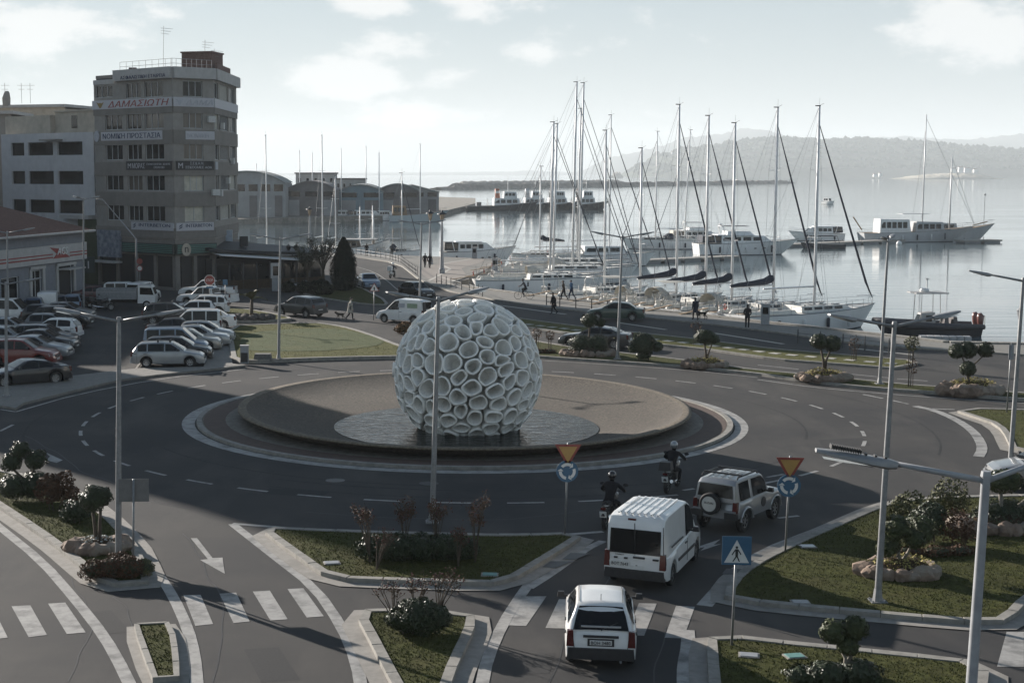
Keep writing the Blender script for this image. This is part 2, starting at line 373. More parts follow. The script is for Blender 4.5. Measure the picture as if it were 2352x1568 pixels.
def island(px,near=True,gm=None,gut=.42,dens=90,seed=1,sm=1,h=.15,kw=.26,world=False,gh=.045):
    pts=px if world else PL(px)
    pts=resample(chaikin(pts,sm),1.0 if near else 1.6)
    inn=offset(pts,kw)
    mb=MB(); mb.prism(offset(pts,kw*.5),-.02,h-.05); isl=structure('traffic_island',mb,soil)
    n=len(pts)
    if near:
        for i in range(n):
            j=(i+1)%n; g=.006/max(.1,(pts[j]-pts[i]).length)
            k=MB(); a,b_=pts[i].lerp(pts[j],g),pts[i].lerp(pts[j],1-g); c,d=inn[i].lerp(inn[j],1-g),inn[i].lerp(inn[j],g)
            dz=rnd.uniform(-.006,.006)
            cx=(a+b_+c+d)/4; tp=[cx+(q-cx)*.97 for q in (a,b_,c,d)]
            k.v=[(q.x,q.y,-.02) for q in (a,b_,c,d)]+[(q.x,q.y,h-.03+dz) for q in (a,b_,c,d)]+[(q.x,q.y,h+dz) for q in tp]
            k.f=[(0,1,5,4),(1,2,6,5),(2,3,7,6),(3,0,4,7),(4,5,9,8),(5,6,10,9),(6,7,11,10),(7,4,8,11),(8,9,10,11)]; k.m=[0]*9
            k.build('kerb_stone',kerb,isl)
    else:
        k=MB()
        for i in range(n):
            j=(i+1)%n; k.prism([pts[i].lerp(pts[j],.006),pts[i].lerp(pts[j],.994),inn[i].lerp(inn[j],.994),inn[i].lerp(inn[j],.006)],-.02,h)
        k.build('kerb',kerb,isl)
    if gut:
        k=MB(); k.cm=0; o2=offset(pts,-gut)
        k.v=[(q.x,q.y,.030) for q in pts]+[(q.x,q.y,.022) for q in o2]; k.f=[(i,(i+1)%n,(i+1)%n+n,i+n) for i in range(n)]; k.m=[0]*n
        k.build('gutter',gutter,isl)
    g=MB(); g.poly([(q.x,q.y,h-.03) for q in inn]); go=g.build('grass',gm or grassm,isl); go['kind']='stuff'
    if dens: tufts(inn,h-.035,dens,gh,blade if gm is not dryg else dryg,isl,seed)
    return isl
I1=[(604,1218),(700,1222),(826,1227),(1000,1232),(1176,1236),(1300,1231),(1335,1233),(1339,1240),(1260,1290),(1176,1342),(1134,1350),(1000,1346),(850,1341),(765,1337),(736,1325),(660,1270),(600,1225)]
I2=[(820,1412),(890,1406),(1000,1412),(1085,1416),(1098,1432),(1075,1490),(1050,1538),(1020,1640),(960,1660),(930,1640),(879,1543),(845,1475),(818,1425)]
I3=[(305,1446),(320,1436),(350,1435),(389,1437),(400,1450),(410,1504),(414,1562),(408,1580),(356,1580),(346,1562),(322,1495)]
I4=[(-80,1120),(0,1172),(120,1254),(180,1305),(233,1348),(290,1353),(348,1347),(346,1325),(330,1290),(312,1252),(240,1180),(168,1132),(90,1105),(0,1085),(-80,1070)]
I5=[(1665,1382),(1660,1368),(1690,1325),(1740,1293),(1830,1248),(1912,1213),(2020,1165),(2072,1153),(2200,1147),(2352,1143),(2600,1140),(2700,1200),(2500,1300),(2370,1380),(2330,1425),(2295,1440),(2220,1438),(1940,1413),(1740,1394)]
I6=[(1622,1478),(1635,1468),(1661,1466),(1740,1477),(1980,1501),(2216,1525),(2262,1534),(2275,1560),(2250,1650),(2000,1690),(1640,1690),(1626,1560)]
I7=[(2193,952),(2216,942),(2352,946),(2700,955),(2700,1060),(2400,1045),(2322,1044),(2307,998),(2273,971)]
for i,(px,d_) in enumerate(((I1,260),(I2,330),(I3,330),(I4,260),(I5,190),(I6,260))): island(px,True,dens=d_,seed=i+3,kw=.15 if i==2 else .26,gut=.24 if i==2 else .42)
island(I7,False,dens=30,seed=12)
G1=[(523,754),(610,750),(704,746),(737,747),(800,757),(860,776),(912,797),(960,812),(985,824),(910,825),(760,828),(640,832),(535,839),(527,800)]
g1=island(G1,False,gm=dryg,gut=0,dens=28,seed=21,sm=1,h=.22,kw=.3)
mb=MB(); mb.poly([(p.x,p.y,.205) for p in chaikin(PL([(562,768),(760,757),(862,778),(890,790),(850,806),(690,815),(560,812),(548,800)]),2)]); o=mb.build('turf_patch',turf,g1); o['kind']='stuff'
G2=[(512,712),(560,712),(640,726),(686,738),(600,741),(515,743)]
island(G2,False,gm=dryg,gut=0,dens=20,seed=22,sm=1,h=.2)
M1=[(1205,782),(1322,802),(1501,822),(1592,833),(1740,854),(1803,859),(1974,876),(2078,887),(2177,894),(2352,907),(2600,925),(2600,940),(2352,922),(2182,909),(2000,895),(1870,882),(1735,862),(1592,847),(1410,834),(1241,823),(1150,812),(1140,790)]
island(M1,False,gut=0,dens=25,seed=23,sm=0)
M2=[(1120,722),(1176,731),(1301,748),(1423,762),(1592,780),(1787,805),(1923,816),(2098,831),(2110,838),(2053,849),(1923,839),(1787,829),(1618,805),(1426,785),(1290,766),(1150,745),(1110,732)]
m2=island(M2,False,gm=dryg,gut=0,dens=15,seed=24,sm=0,h=.13)
# chequered paving slabs along the second median
def along(pxs,step,z=0): return resample(PL(pxs,z),step,False)
row=along([(1176,745),(1301,760),(1426,776),(1618,797),(1787,818),(1923,830),(2053,841)],.62)
for i in range(0,len(row)-1,2):
    a,c=row[i],row[i+1]; t=(c-a).normalized(); nr=Vector((-t.y,t.x,0))
    k=MB(); k.prism([a,c,c+nr*.55,a+nr*.55],.11,.125); k.build('paving_slab',paveL,m2)
# small median behind the sphere with the white van and dry hedge
island([(905,757),(960,768),(1010,780),(1080,795),(1130,805),(1130,780),(1060,765),(985,752),(930,748)],False,gm=dryg,gut=0,dens=20,seed=25,sm=0)
# lawn in front of the cafe
island([(690,666),(760,652),(820,655),(905,700),(860,703),(760,690),(690,676)],False,gut=0,dens=20,seed=26,sm=1,h=.1)
# ---- painted markings: parts of the road
CR=Vector((3.1,67.15,0)); RD=17.4
def mark(name,mb): return mb.build(name,paint,road)
def arcpts(c,r,a0,a1,n=6): return [Vector((c[0]+r*math.cos(a0+(a1-a0)*i/n),c[1]+r*math.sin(a0+(a1-a0)*i/n),0)) for i in range(n+1)]
nd=44
for i in range(nd):
    a=2*math.pi*(i+.22)/nd; 
    mark('lane_dash',ribbon(MB(),arcpts(CR,RD,a,a+2*math.pi/nd*.52,4),.16,.006))
ZL=[.009]
def line(name,px,w,sm=1,z=None):
    ZL[0]+=.0003; mark(name,ribbon(MB(),chaikin(PL(px),sm,False),w,z or (.0055 if name=='lane_dash' else ZL[0])))
def z4(x,y): return (x/3.92*.9408,(1267+y/3.92)*.9408)
def z5(x,y): return ((550+x/3.357)*.9408,(1200+y/3.357)*.9408)
def z7(x,y): return ((1250+x/3.92)*.9408,(1267+y/3.92)*.9408)
def z6(x,y): return ((1300+x/3.618)*.9408,(1050+y/3.618)*.9408)
def c2(x,y): return ((1850+x/3.618)*.9408,(700+y/3.618)*.9408)
line('edge_line',[z4(-200,-90),z4(0,80),z4(400,400),z4(740,790),z4(1000,1120),z4(1200,1480),z4(1330,1800)],.30)
line('edge_line',[z4(1010,-80),z4(1180,110),z4(1480,470),z4(1660,740),z4(1800,1050),z4(1860,1300),z4(1885,1568),z4(1890,1800)],.30)
line('edge_line',[z5(60,265),z5(420,545),z5(740,790),z5(960,1110),z5(1080,1400),z5(1130,1700)],.30)
line('edge_line',[z5(60,262),z5(600,305),z5(1100,340),z5(1700,358),z5(2350,365),z7(500,150),z7(870,120)],.22)
line('edge_line',[z5(2600,600),z5(2350,950),z5(2200,1230),z5(2110,1500),z5(2090,1800)],.30)
line('edge_line',[z7(870,210),z7(700,290),z7(380,520),z7(160,660)],.28)
line('edge_line',[z7(1840,830),z7(2060,580),z7(2352,330),(1912,1205),(2020,1160)],.42)
line('edge_line',[z7(1680,1060),z7(1690,1200),z7(1650,1400),z7(1650,1568),z7(1660,1800)],.34)
line('edge_line',[c2(1390,1055),c2(1560,1090),c2(1750,1170),c2(1900,1270),c2(1970,1370),c2(1985,1440),c2(1950,1500)],.42)
line('edge_line',[c2(1540,1078),c2(1740,1085)],.2)
line('edge_line',[c2(0,820),c2(500,890),c2(1000,935),c2(1700,990),c2(2352,1030)],.16)
line('edge_line',[(1241,828),(1410,838),(1592,851),(1740,867)],.14)
line('edge_line',[(36,946),(178,905),(360,871),(564,848)],.16)
line('edge_line',[(0,940),(36,946)],.16)
line('edge_line',[(740,752),(860,785),(930,806)],.14,0)
for q in ([c2(930,950),c2(1105,985)],[c2(1190,1003),c2(1330,1035)]): line('lane_dash',q,.16,0)
for q in ([z6(2070,415),z6(2220,388)],[z6(2170,775),z6(2352,755)],[z6(1330,530),z6(1430,515)],[(30,975),(0,990)]): line('lane_dash',q,.16,0)
for q in ([c2(0,690),c2(360,728)],[c2(810,770),c2(1170,805)],[c2(1230,812),c2(1500,832)],[(1501,818),(1592,829)],[(1423,771),(1446,774)],[(1600,800-16),(1640,788-16)],[(700,712),(650,708)],[(870,722),(960,740)]): line('lane_dash',q,.14,0)
for q in ([(816,612),(860,625),(890,645),(915,668),(960,692)],[(600,692),(760,712),(905,730)],[(1060,715),(1250,742),(1423,765),(1592,783),(1787,808)]): line('edge_line',q,.13)
def quad(name,pts,z=.0075): m_=MB(); m_.poly(PL(pts,z)); mark(name,m_)
for q in ([(110,830),(290,820),(450,1105),(275,1125)],[(460,805),(625,795),(820,1080),(640,1095)],[(-240,850),(-70,840),(75,1130),(-110,1150)],[(1755,725),(1920,720),(2040,1000),(1870,1018)],[(2100,710),(2260,700),(2390,975),(2235,990)]): quad('zebra_stripe',[z4(*p) for p in q])
for q in ([(225,815),(365,808),(512,1042),(370,1052)],[(510,795),(640,788),(808,1018),(668,1028)]): quad('zebra_stripe',[z5(*p) for p in q])
for q in ([(110,735),(330,735),(135,1018),(-90,1010)],[(450,760),(610,768),(560,1045),(320,1038)],[(1215,800),(1385,805),(1265,1112),(1090,1108)],[(1570,825),(1750,835),(1640,1138),(1460,1130)],[(830,780),(1000,788),(900,1075),(720,1065)]): quad('zebra_stripe',[z7(*p) for p in q])
quad('zebra_stripe',[(2352,1450),(2312,1450),(2290,1530),(2352,1530)])
# direction arrow
ar=[z4(*p) for p in ((1825,180),(1885,178),(2035,370),(2130,365),(2152,520),(1915,388),(1990,380))]
quad('arrow_marking',ar)
quad('arrow_marking',[z6(*p) for p in ((1360,1060),(1660,960),(1600,1010),(1670,1000),(1480,1065),(1520,1030))])
quad('arrow_marking',[((0+x/3.92)*.9408,(1050+y/3.92)*.9408) for x,y in ((385,175),(470,225),(600,285),(540,310),(440,285),(480,250))])
# car park bay lines
for q in ([(215,700),(130,770)],[(130,772),(60,840)],[(312,860-12),(322,833)],[(330,745),(440,715)]): line('bay_line',q,.12,0)
# worn patches, tyre marks and seams in the asphalt
patchm=mat('asphalt_patch',(.040,.040,.041),.9,var=.15,scale=20,bump=.2,spec=.2); tyrem=mat('tyre_mark',(.030,.030,.031),.8,var=.3,scale=3,spec=.2); seamm=mat('tar_seam',(.018,.018,.019),.6,var=.2)
def flat(name,m,px,z): k=MB(); k.poly(PL(px,z)); k.build(name,m,road)
for px in ([(620,1120),(760,1128),(735,1142),(600,1133)],[(200,1405),(255,1400),(300,1450),(238,1456)],[(560,1490),(640,1485),(690,1560),(600,1566)],[(1230,1500),(1275,1498),(1262,1545),(1215,1547)],[(1880,1010),(1980,1005),(2000,1022),(1890,1028)],[(300,905),(420,890),(430,897),(310,913)]): flat('road_patch',patchm,px,.003)
def trk(a0,a1,r,w=.22): k=MB(); ribbon(k,arcpts(CR,r,R(a0),R(a1),24),w,.0038); k.build('tyre_mark',tyrem,road)
for a0,a1,r,w in ((-20,42,15.0,.10),(-25,38,20.4,.09),(200,262,14.7,.10),(-120,-40,15.4,.12),(-118,-45,16.6,.10),(160,215,19.8,.10)): trk(a0,a1,r,w)
for px in ([(60,1000),(190,1080),(350,1150),(560,1195)],[(150,1568),(210,1440),(170,1330)],[(480,1568),(520,1430),(470,1290),(420,1225)],[(1250,1568),(1330,1420),(1420,1300)],[(1500,1568),(1530,1440)],[(700,1175),(900,1190),(1150,1195),(1350,1170)],[(300,1500),(300,1400),(250,1370)]):
    pts=chaikin([p+Vector((rnd.uniform(-.12,.12),rnd.uniform(-.12,.12),0)) for p in resample(PL(px),1.1,False)],1,False); k=MB(); ribbon(k,pts,.035,.0045); k.build('tar_seam',seamm,road)
# manhole covers
for px,py in ((770,1103),(985,1110),(1125,1322)):
    c=P(px,py); m_=MB(); m_.lathe([(.36,0),(.36,.010),(.30,.010),(.30,.006),(0.0,.006)],20,(c.x,c.y,0)); m_.build('manhole_cover',dplast,road)
# storm drains by the kerbs
for pts in ([z7(560,320),z7(740,325),z7(600,385),z7(480,380)],[z7(370,400),z7(590,400),z7(420,465),z7(290,455)],[z7(2230,390),z7(2345,395),z7(2290,440),z7(2200,440)],[z7(2050,470),z7(2240,475),z7(2160,530),z7(2010,520)]):
    q=PL(pts,.036); m_=MB(); m_.poly(q); g_=m_.build('drain_grate',dplast,road)
# ---- central island, bowl and pool
IC=Vector((2.88,67.6,0))
cob=bpy.data.materials.new('cobbles'); cob.use_nodes=True; t=cob.node_tree; b=t.nodes['Principled BSDF']; b.inputs['Roughness'].default_value=.85
tcn=N(t,'ShaderNodeTexCoord'); vo=N(t,'ShaderNodeTexVoronoi',i_Scale=5.5); t.links.new(tcn.outputs['Object'],vo.inputs['Vector'])
cr=N(t,'ShaderNodeMix',data_type='RGBA'); t.links.new(vo.outputs['Color'],cr.inputs[0]); cr.inputs[6].default_value=(.12,.105,.088,1); cr.inputs[7].default_value=(.21,.19,.165,1); t.links.new(cr.outputs[2],b.inputs['Base Color'])
bp=N(t,'ShaderNodeBump',i_Strength=.6,i_Distance=.03); t.links.new(math_(t,'SUBTRACT',1.0,vo.outputs['Distance']),bp.inputs['Height']); t.links.new(bp.outputs[0],b.inputs['Normal'])
redb=mat('red_brown_band',(.085,.055,.042),.85,var=.2,scale=4,bump=.2)
def disc(mb,c,r0,r1,z0,z1,n=96,sy=1.0):
    vs=[];
    for r,z in ((r0,z0),(r1,z1)):
        for k in range(n): a=2*math.pi*k/n; vs.append((c[0]+r*math.cos(a),c[1]+r*math.sin(a)*sy,z))
    return mb.add(vs,[(k,(k+1)%n,(k+1)%n+n,k+n) for k in range(n)])
isl=structure('traffic_island',MB().lathe([(11.95,-.01),(11.95,.10),(8.9,.11),(8.9,-.01)],96,IC,True),cob)
m_=MB(); disc(m_,IC,10.9,11.9,.112,.106); m_.build('paved_band',redb,isl)
for i in range(76):
    a0,a1=2*math.pi*(i+.006)/76,2*math.pi*(i+.994)/76
    q=[IC+Vector((math.cos(a)*r,math.sin(a)*r,0)) for r,a in ((11.96,a0),(12.2,a0),(12.2,a1),(11.96,a1))]
    m_=MB(); m_.prism(q,-.01,.13); m_.build('kerb_stone',kerb,isl)
m_=MB(); disc(m_,IC,12.28,12.86,.007,.007); mark('edge_line',m_)
agg=two_scale(two_scale(mat('exposed_aggregate',(.082,.068,.053),.9,var=.55,scale=9,bump=.6,bscale=22,detail=8),(.056,.048,.039),.3,.45,.7,.7),(.12,.10,.077),3.5,.55,.72,.5)
rimm=mat('bowl_rim_highlight',(.15,.122,.088),.9,var=.4,scale=9,bump=.5,bscale=22)  # highlight of the lit lip is put into this lighter rim colour
BC=Vector((2.9,68.0,0)); PC=Vector((2.9,64.9,0)); ZR=.60; PZ=.08
bowl=thing('fountain_bowl','broad shallow brown aggregate bowl round the white sphere on the roundabout','fountain',(BC.x,BC.y,.1))
def loft(rings,n=96):
    mb=MB(); vs=[];fs=[]
    for c,rx,ry,z in rings:
        for k in range(n): a=2*math.pi*k/n; vs.append((c[0]-BC.x+rx*math.cos(a),c[1]-BC.y+ry*math.sin(a),z-.1))
    for i in range(len(rings)-1):
        for k in range(n): k2=(k+1)%n; fs.append((i*n+k,i*n+k2,(i+1)*n+k2,(i+1)*n+k))
    return mb.add(vs,fs)
mid=BC.lerp(PC,.5)
loft([(BC,9.3,10.2,.09),(BC,9.9,10.9,.26),(BC,10.28,11.3,.50)]).build('outer_wall',agg,bowl,True)
loft([(BC,10.28,11.3,.50),(BC,10.40,11.42,.55),(BC,10.38,11.40,.60),(BC,10.22,11.24,.62),(BC,10.0,11.0,.60)]).build('rim',rimm,bowl,True)
loft([(BC,10.0,11.0,.60),(BC.lerp(PC,.08),9.6,10.5,.44),(BC.lerp(PC,.45),8.2,8.8,.24),(BC.lerp(PC,.85),6.5,6.6,.12),(PC,5.9,5.9,.06),(PC,5.5,5.5,.03)]).build('inner_slope',agg,bowl,True)
pw=bpy.data.materials.new('pool_water'); pw.use_nodes=True; t=pw.node_tree; b=t.nodes['Principled BSDF']
b.inputs['Base Color'].default_value=(.012,.016,.016,1); b.inputs['Roughness'].default_value=.05; b.inputs['IOR'].default_value=1.33; b.inputs['Specular IOR Level'].default_value=.28
tcn=N(t,'ShaderNodeTexCoord'); m1=N(t,'ShaderNodeMapping'); m1.inputs['Scale'].default_value=(.7,2.6,1); t.links.new(tcn.outputs['Object'],m1.inputs[0])
nz=N(t,'ShaderNodeTexNoise',i_Scale=1.7,i_Detail=3.0,i_Roughness=.5,i_Distortion=.8); t.links.new(m1.outputs[0],nz.inputs['Vector'])
bp=N(t,'ShaderNodeBump',i_Strength=.55,i_Distance=.12); t.links.new(nz.outputs[0],bp.inputs['Height']); t.links.new(bp.outputs[0],b.inputs['Normal'])
m_=MB(); m_.poly([(PC.x+5.86*math.cos(2*math.pi*k/96),PC.y+5.86*math.sin(2*math.pi*k/96),PZ) for k in range(96)]); structure('pool_water',m_,pw)
# ---- the sphere of tubes
SC=Vector((2.96,64.5,2.5)); SR=3.28
sphere=thing('tube_sphere','giant white sphere made of packed open tubes standing in the fountain pool','sculpture',SC)
conc=mat('tube_plaster',(.76,.745,.705),.75,var=.24,scale=26,bump=.15,bscale=60,detail=8); trim=mat('tube_rim_white',(.94,.915,.86),.6,var=.05,scale=12)
core=mat('tube_core',(.62,.60,.56),.9,var=.1)
NT=235; rs=random.Random(11)
pts=[]
for i in range(NT):
    z=1-2*(i+.5)/NT; a=i*2.399963; r=math.sqrt(1-z*z); v=Vector((r*math.cos(a),r*math.sin(a),z))
    v+=Vector((rs.uniform(-1,1),rs.uniform(-1,1),rs.uniform(-1,1)))*.10; pts.append(v.normalized())
PN=np.array([tuple(p) for p in pts])
for it in range(3):
    D=PN[:,None]-PN[None]; L=np.linalg.norm(D,axis=2)+np.eye(NT)*9; PN=PN+(D/L[...,None]**4).sum(1)*.000035; PN/=np.linalg.norm(PN,axis=1)[:,None]
for i in range(NT):
    n_=Vector(PN[i])
    if SR*n_.z+SC.z<PZ-.5: continue
    a=Vector((0,0,1)) if abs(n_.z)<.9 else Vector((1,0,0)); u=n_.cross(a).normalized(); w=n_.cross(u)
    poly=[(math.cos(k*math.pi/12)*.33,math.sin(k*math.pi/12)*.33) for k in range(24)]
    ds=np.argsort(((PN-PN[i])**2).sum(1))[1:10]
    for j in ds:
        d=Vector(PN[j])-n_; x,y=d.dot(u),d.dot(w); l=math.hypot(x,y); nx,ny=x/l,y/l; h=l*.5
        out=[]
        for k in range(len(poly)):
            p,q=poly[k],poly[(k+1)%len(poly)]; dp=p[0]*nx+p[1]*ny-h; dq=q[0]*nx+q[1]*ny-h
            if dp<=0: out.append(p)
            if dp*dq<0: s=dp/(dp-dq); out.append((p[0]+(q[0]-p[0])*s,p[1]+(q[1]-p[1])*s))
        poly=out
    pv=[Vector((p[0],p[1],0)) for p in poly]; pv=resample(chaikin(resample(pv,.07),1),sum((pv[k]-pv[k-1]).length for k in range(len(pv)))/16)
    cx=sum((p for p in pv),Vector())/len(pv); 
    rr=[(p-cx)*1.0 for p in pv]; n=len(rr)
    # relax towards a rounder outline
    mean=sum(p.length for p in rr)/n; rr=[p*(.55+.45*mean/p.length) for p in rr]
    ax=rs.uniform(0,3.14); sq=rs.uniform(.76,1.0); ca,sa=math.cos(ax),math.sin(ax)
    def sqz(p): X=p.x*ca+p.y*sa; Y=(-p.x*sa+p.y*ca)*sq; return Vector((X*ca-Y*sa,X*sa+Y*ca,0))
    rr=[sqz(p) for p in rr]
    def put(s_,rad,grow=0.0):
        o=[]
        for p in rr:
            q=p*s_+p.normalized()*grow+cx; d=(n_+u*q.x+w*q.y).normalized(); o.append(d*rad)
        return o
    th=rs.uniform(.016,.023); m_=MB(); lift=rs.uniform(-.07,.05)
    rings=[put(.70,SR-.86),put(.90,SR-.45+lift),put(1.0,SR-.10+lift),put(1,SR-.02+lift),put(1,SR+lift,-th*.3),put(1,SR+lift,-th),put(1,SR-.04+lift,-th*1.35),put(.88,SR-.42+lift,-th*1.2),put(.68,SR-.80,-th*.8)]
    vs=[q for r in rings for q in r]; fs=[]
    for a_ in range(len(rings)-1):
        for k in range(n): k2=(k+1)%n; fs.append((a_*n+k,a_*n+k2,(a_+1)*n+k2,(a_+1)*n+k))
    m_.add(vs,fs); m_.m=[1 if k//n in(2,3,4,5) else 0 for k in range(len(fs))]; o=m_.build('tube',[conc,trim],sphere,True,50)
MB().ico((0,0,0),SR-.72,3).build('core',core,sphere,True)
# ------------------------------------------------------------------ buildings
def bw(mb,name,mats,root,smooth=False,ang=None):
    "world-space geometry linked as a part of root"
    L=root.matrix_basis.translation if root.parent is None else Vector()
    mb.v=[(x-L.x,y-L.y,z-L.z) for x,y,z in mb.v]
    return mb.build(name,mats,root,smooth,ang)
def text_mesh(s,w,h,ext=.01,shear=0.0):
    cu=bpy.data.curves.new('lettering','FONT'); cu.body=s; cu.extrude=.5; cu.align_x='CENTER'; cu.shear=shear; cu.resolution_u=2
    o=bpy.data.objects.new('lettering',cu); col.objects.link(o)
    me=bpy.data.meshes.new_from_object(o.evaluated_get(bpy.context.evaluated_depsgraph_get())); bpy.data.objects.remove(o); bpy.data.curves.remove(cu)
    n=len(me.vertices); co=np.empty(n*3,dtype=np.float32); me.vertices.foreach_get('co',co); co=co.reshape(-1,3)
    mn,mxx=co.min(0),co.max(0); co=(co-(mn+mxx)/2)/(mxx-mn)*np.array([w,h,ext],dtype=np.float32); me.vertices.foreach_set('co',co.ravel()); me.update()
    return me
def lettering(s,w,h,m,parent,at,ux,up=(0,0,1),ext=.03,shear=0.0,root=None):
    "letters centred at world point at, running along ux"
    me=text_mesh(s,w,h,ext,shear); me.materials.append(m)
    X=Vector(ux).normalized(); U=Vector(up).normalized(); Z=X.cross(U).normalized(); U=Z.cross(X)
    M=Matrix((X,U,Z)).transposed().to_4x4(); M.translation=Vector(at)-(Vector(root) if root is not None else Vector())
    me.transform(M); return link('lettering',me,parent)
class Face:
    def __init__(s,A,B):
        s.A=Vector((A[0],A[1],0)); s.B=Vector((B[0],B[1],0)); s.L=(s.B-s.A).length; s.t=(s.B-s.A)/s.L; s.n=Vector((s.t.y,-s.t.x,0))
    def p(s,u,z,o=0.0): q=s.A+s.t*u+s.n*o; return Vector((q.x,q.y,z))
    def box(s,mb,u0,u1,z0,z1,o0,o1):
        vs=[s.p(u,z,o) for z in (z0,z1) for u,o in ((u0,o0),(u1,o0),(u1,o1),(u0,o1))]
        return mb.add(vs,[(0,3,2,1),(4,5,6,7),(0,1,5,4),(1,2,6,5),(2,3,7,6),(3,0,4,7)])
def facade(root,F,z0,z1,wins,wm_,fm,gm,depth=.22,mull=2,sill=None,skip=()):
    "wall with real openings; wins = list of (u0,u1,zs,zt)"
    us=sorted({0.0,F.L,*[w[0] for w in wins],*[w[1] for w in wins]}); zs=sorted({z0,z1,*[w[2] for w in wins],*[w[3] for w in wins]})
    mb=MB()
    for a,b_ in zip(us,us[1:]):
        run=None
        for c,d in zip(zs,zs[1:]):
            um,zm=(a+b_)/2,(c+d)/2; op=any(w[0]<um<w[1] and w[2]<zm<w[3] for w in wins)
            if op:
                if run: F.box(mb,a,b_,run[0],run[1],-depth,0); run=None
            else: run=(run[0],d) if run else (c,d)
        if run: F.box(mb,a,b_,run[0],run[1],-depth,0)
    bw(mb,'wall',wm_,root)
    for i,w in enumerate(wins):
        mb=MB(); F.box(mb,w[0]+.03,w[1]-.03,w[2]+.03,w[3]-.03,-depth+.02,-depth+.05); g=bw(mb,'window',gm if not isinstance(gm,(list,tuple)) else gm[i%len(gm)],root)
        k=w[4] if len(w)>4 else mull
        mb=MB(); t=.06
        for z in (w[2],w[3]-t): F.box(mb,w[0],w[1],z,z+t,-depth+.04,-depth+.10)
        for j in range(k+1):
            u=w[0]+(w[1]-w[0]-t)*j/k; F.box(mb,u,u+t,w[2]+t,w[3]-t,-depth+.04,-depth+.10)
        L=root.location; mb.v=[(x-L.x,y-L.y,z-L.z) for x,y,z in mb.v]; fr=mb.build('window_frame',fm,g)
        if sill:
            mb=MB(); F.box(mb,w[0]-.05,w[1]+.05,w[2]-.06,w[2],0.0,.10); mb.v=[(x-L.x,y-L.y,z-L.z) for x,y,z in mb.v]; mb.build('sill',sill,g)
def board(root,F,u0,u1,z0,z1,m,o=.08,name='signboard'):
    mb=MB(); F.box(mb,u0,u1,z0,z1,.003,o); return bw(mb,name,m,root)
wgrey=two_scale(mat('wall_grey_plaster',(.27,.255,.235),.85,var=.08,scale=2,bump=.1),(.18,.17,.16),.5,.5,.75,.6,stretch=(1,1,.3))
wband=two_scale(mat('wall_band_brown',(.20,.185,.17),.85,var=.08,scale=2),(.14,.13,.12),.6,.5,.75,.6,stretch=(1,1,.3))
wlight=two_scale(mat('fascia_light',(.42,.41,.40),.8,var=.08,scale=2),(.34,.33,.32),.7,.5,.72,.6,stretch=(1,1,.3))
wwhite=two_scale(mat('wall_white_plaster',(.50,.50,.515),.85,var=.06,scale=1.5),(.30,.30,.31),.45,.52,.75,.7,stretch=(1,1,.25))
wcream=two_scale(mat('wall_cream',(.46,.41,.34),.85,var=.1,scale=1.5),(.30,.26,.21),.6,.5,.75,.7)
wblue=mat('wall_bluegrey',(.20,.21,.235),.85,var=.08,scale=2)
brickr=mat('brick_red_brown',(.16,.10,.085),.9,var=.2,scale=5,bump=.3)
tiles=mat('roof_tiles',(.13,.065,.048),.9,var=.25,scale=4,bump=.5,bscale=8)
signw=mat('sign_white',(.46,.46,.49),.6,var=.05); signr=mat('sign_red',(.25,.04,.035),.6,var=.08); signn=mat('sign_navy',(.03,.045,.10),.6,var=.08); signk=mat('sign_black',(.02,.021,.024),.6,var=.1); signg=mat('sign_faded_grey',(.40,.41,.45),.7,var=.1); gold=mat('emblem_gold',(.25,.17,.05),.7,var=.15)
framew=mat('window_frame_pale',(.42,.43,.44),.5,var=.08); framed=mat('window_frame_dark',(.06,.06,.065),.5,var=.1)
curt=mat('curtained_glass',(.10,.085,.07),.15,var=.3,scale=1.5,stretch=(3,3,.4)); litg=mat('pale_blind',(.45,.43,.36),.5,var=.15,scale=2)
gl=[glassd,glassd,curt,glassd]
# grey corner block
bA,bB,bC,bD,bE=Vector((-30.7,150)),Vector((-21.6,142)),Vector((-18.1,144.8)),Vector((-17.4,158.8)),Vector((-29,167))
ctr=Vector((-24,154))
blk=thing('office_building','grey six-storey corner office block with sign bands and rounded front','building',(ctr.x,ctr.y,0))
FL,FC,FR=Face(bA,bB),Face(bB,bC),Face(bC,bD)
mb=MB(); ins=[ctr+(q-ctr)*.965 for q in (bA,bB,bC,bD,bE)]; mb.prism(ins,0,20.9); bw(mb,'core',signk,blk)
rows=[6.6,9.55,12.55,15.5,18.5]
L=FL.L
wl=[(.14*L,.365*L),(.42*L,.61*L),(.65*L,.885*L)]
wins=[(a,b_,z,z+1.5,3) for z in rows[:-1] for a,b_ in wl]+[(a,b_,18.5,20.0,3) for a,b_ in wl[1:]]+[(.02*L,.25*L,18.7,19.9,3)]
facade(blk,FL,4.9,20.2,wins,wgrey,framew,[glassd,glassd,glassd,glassd,curt,glassd,glassd],mull=3)
L=FC.L
facade(blk,FC,4.9,20.2,[(.25*L,.73*L,z,z+1.5,2 if z<9 else 3) for z in rows],wgrey,framew,[litg,litg,curt,curt,glassd])
L=FR.L
facade(blk,FR,4.9,20.2,[(u,u+w,z,z+1.5,k) for z in rows for u,w,k in ((.5,2.2,2),(3.6,5.0,8),(9.4,3.4,4))],wgrey,framew,[glassd,litg,glassd,curt])
for z in (16.95,14.0,11.0,8.05,5.0):
    for F,nm in ((FL,0),(FC,0),(FR,0)):
        mb=MB(); F.box(mb,-.02 if F is FL else 0.0,F.L,z,z+1.35 if z>5.1 else z+1.0,.003,.10); bw(mb,'spandrel_band',wband,blk)
for F in (FL,FC,FR):
    mb=MB(); F.box(mb,(F.L*.30 if F is FL else -.02),F.L+.06,20.2,21.25,-.5,.45); bw(mb,'roof_fascia',wlight,blk)
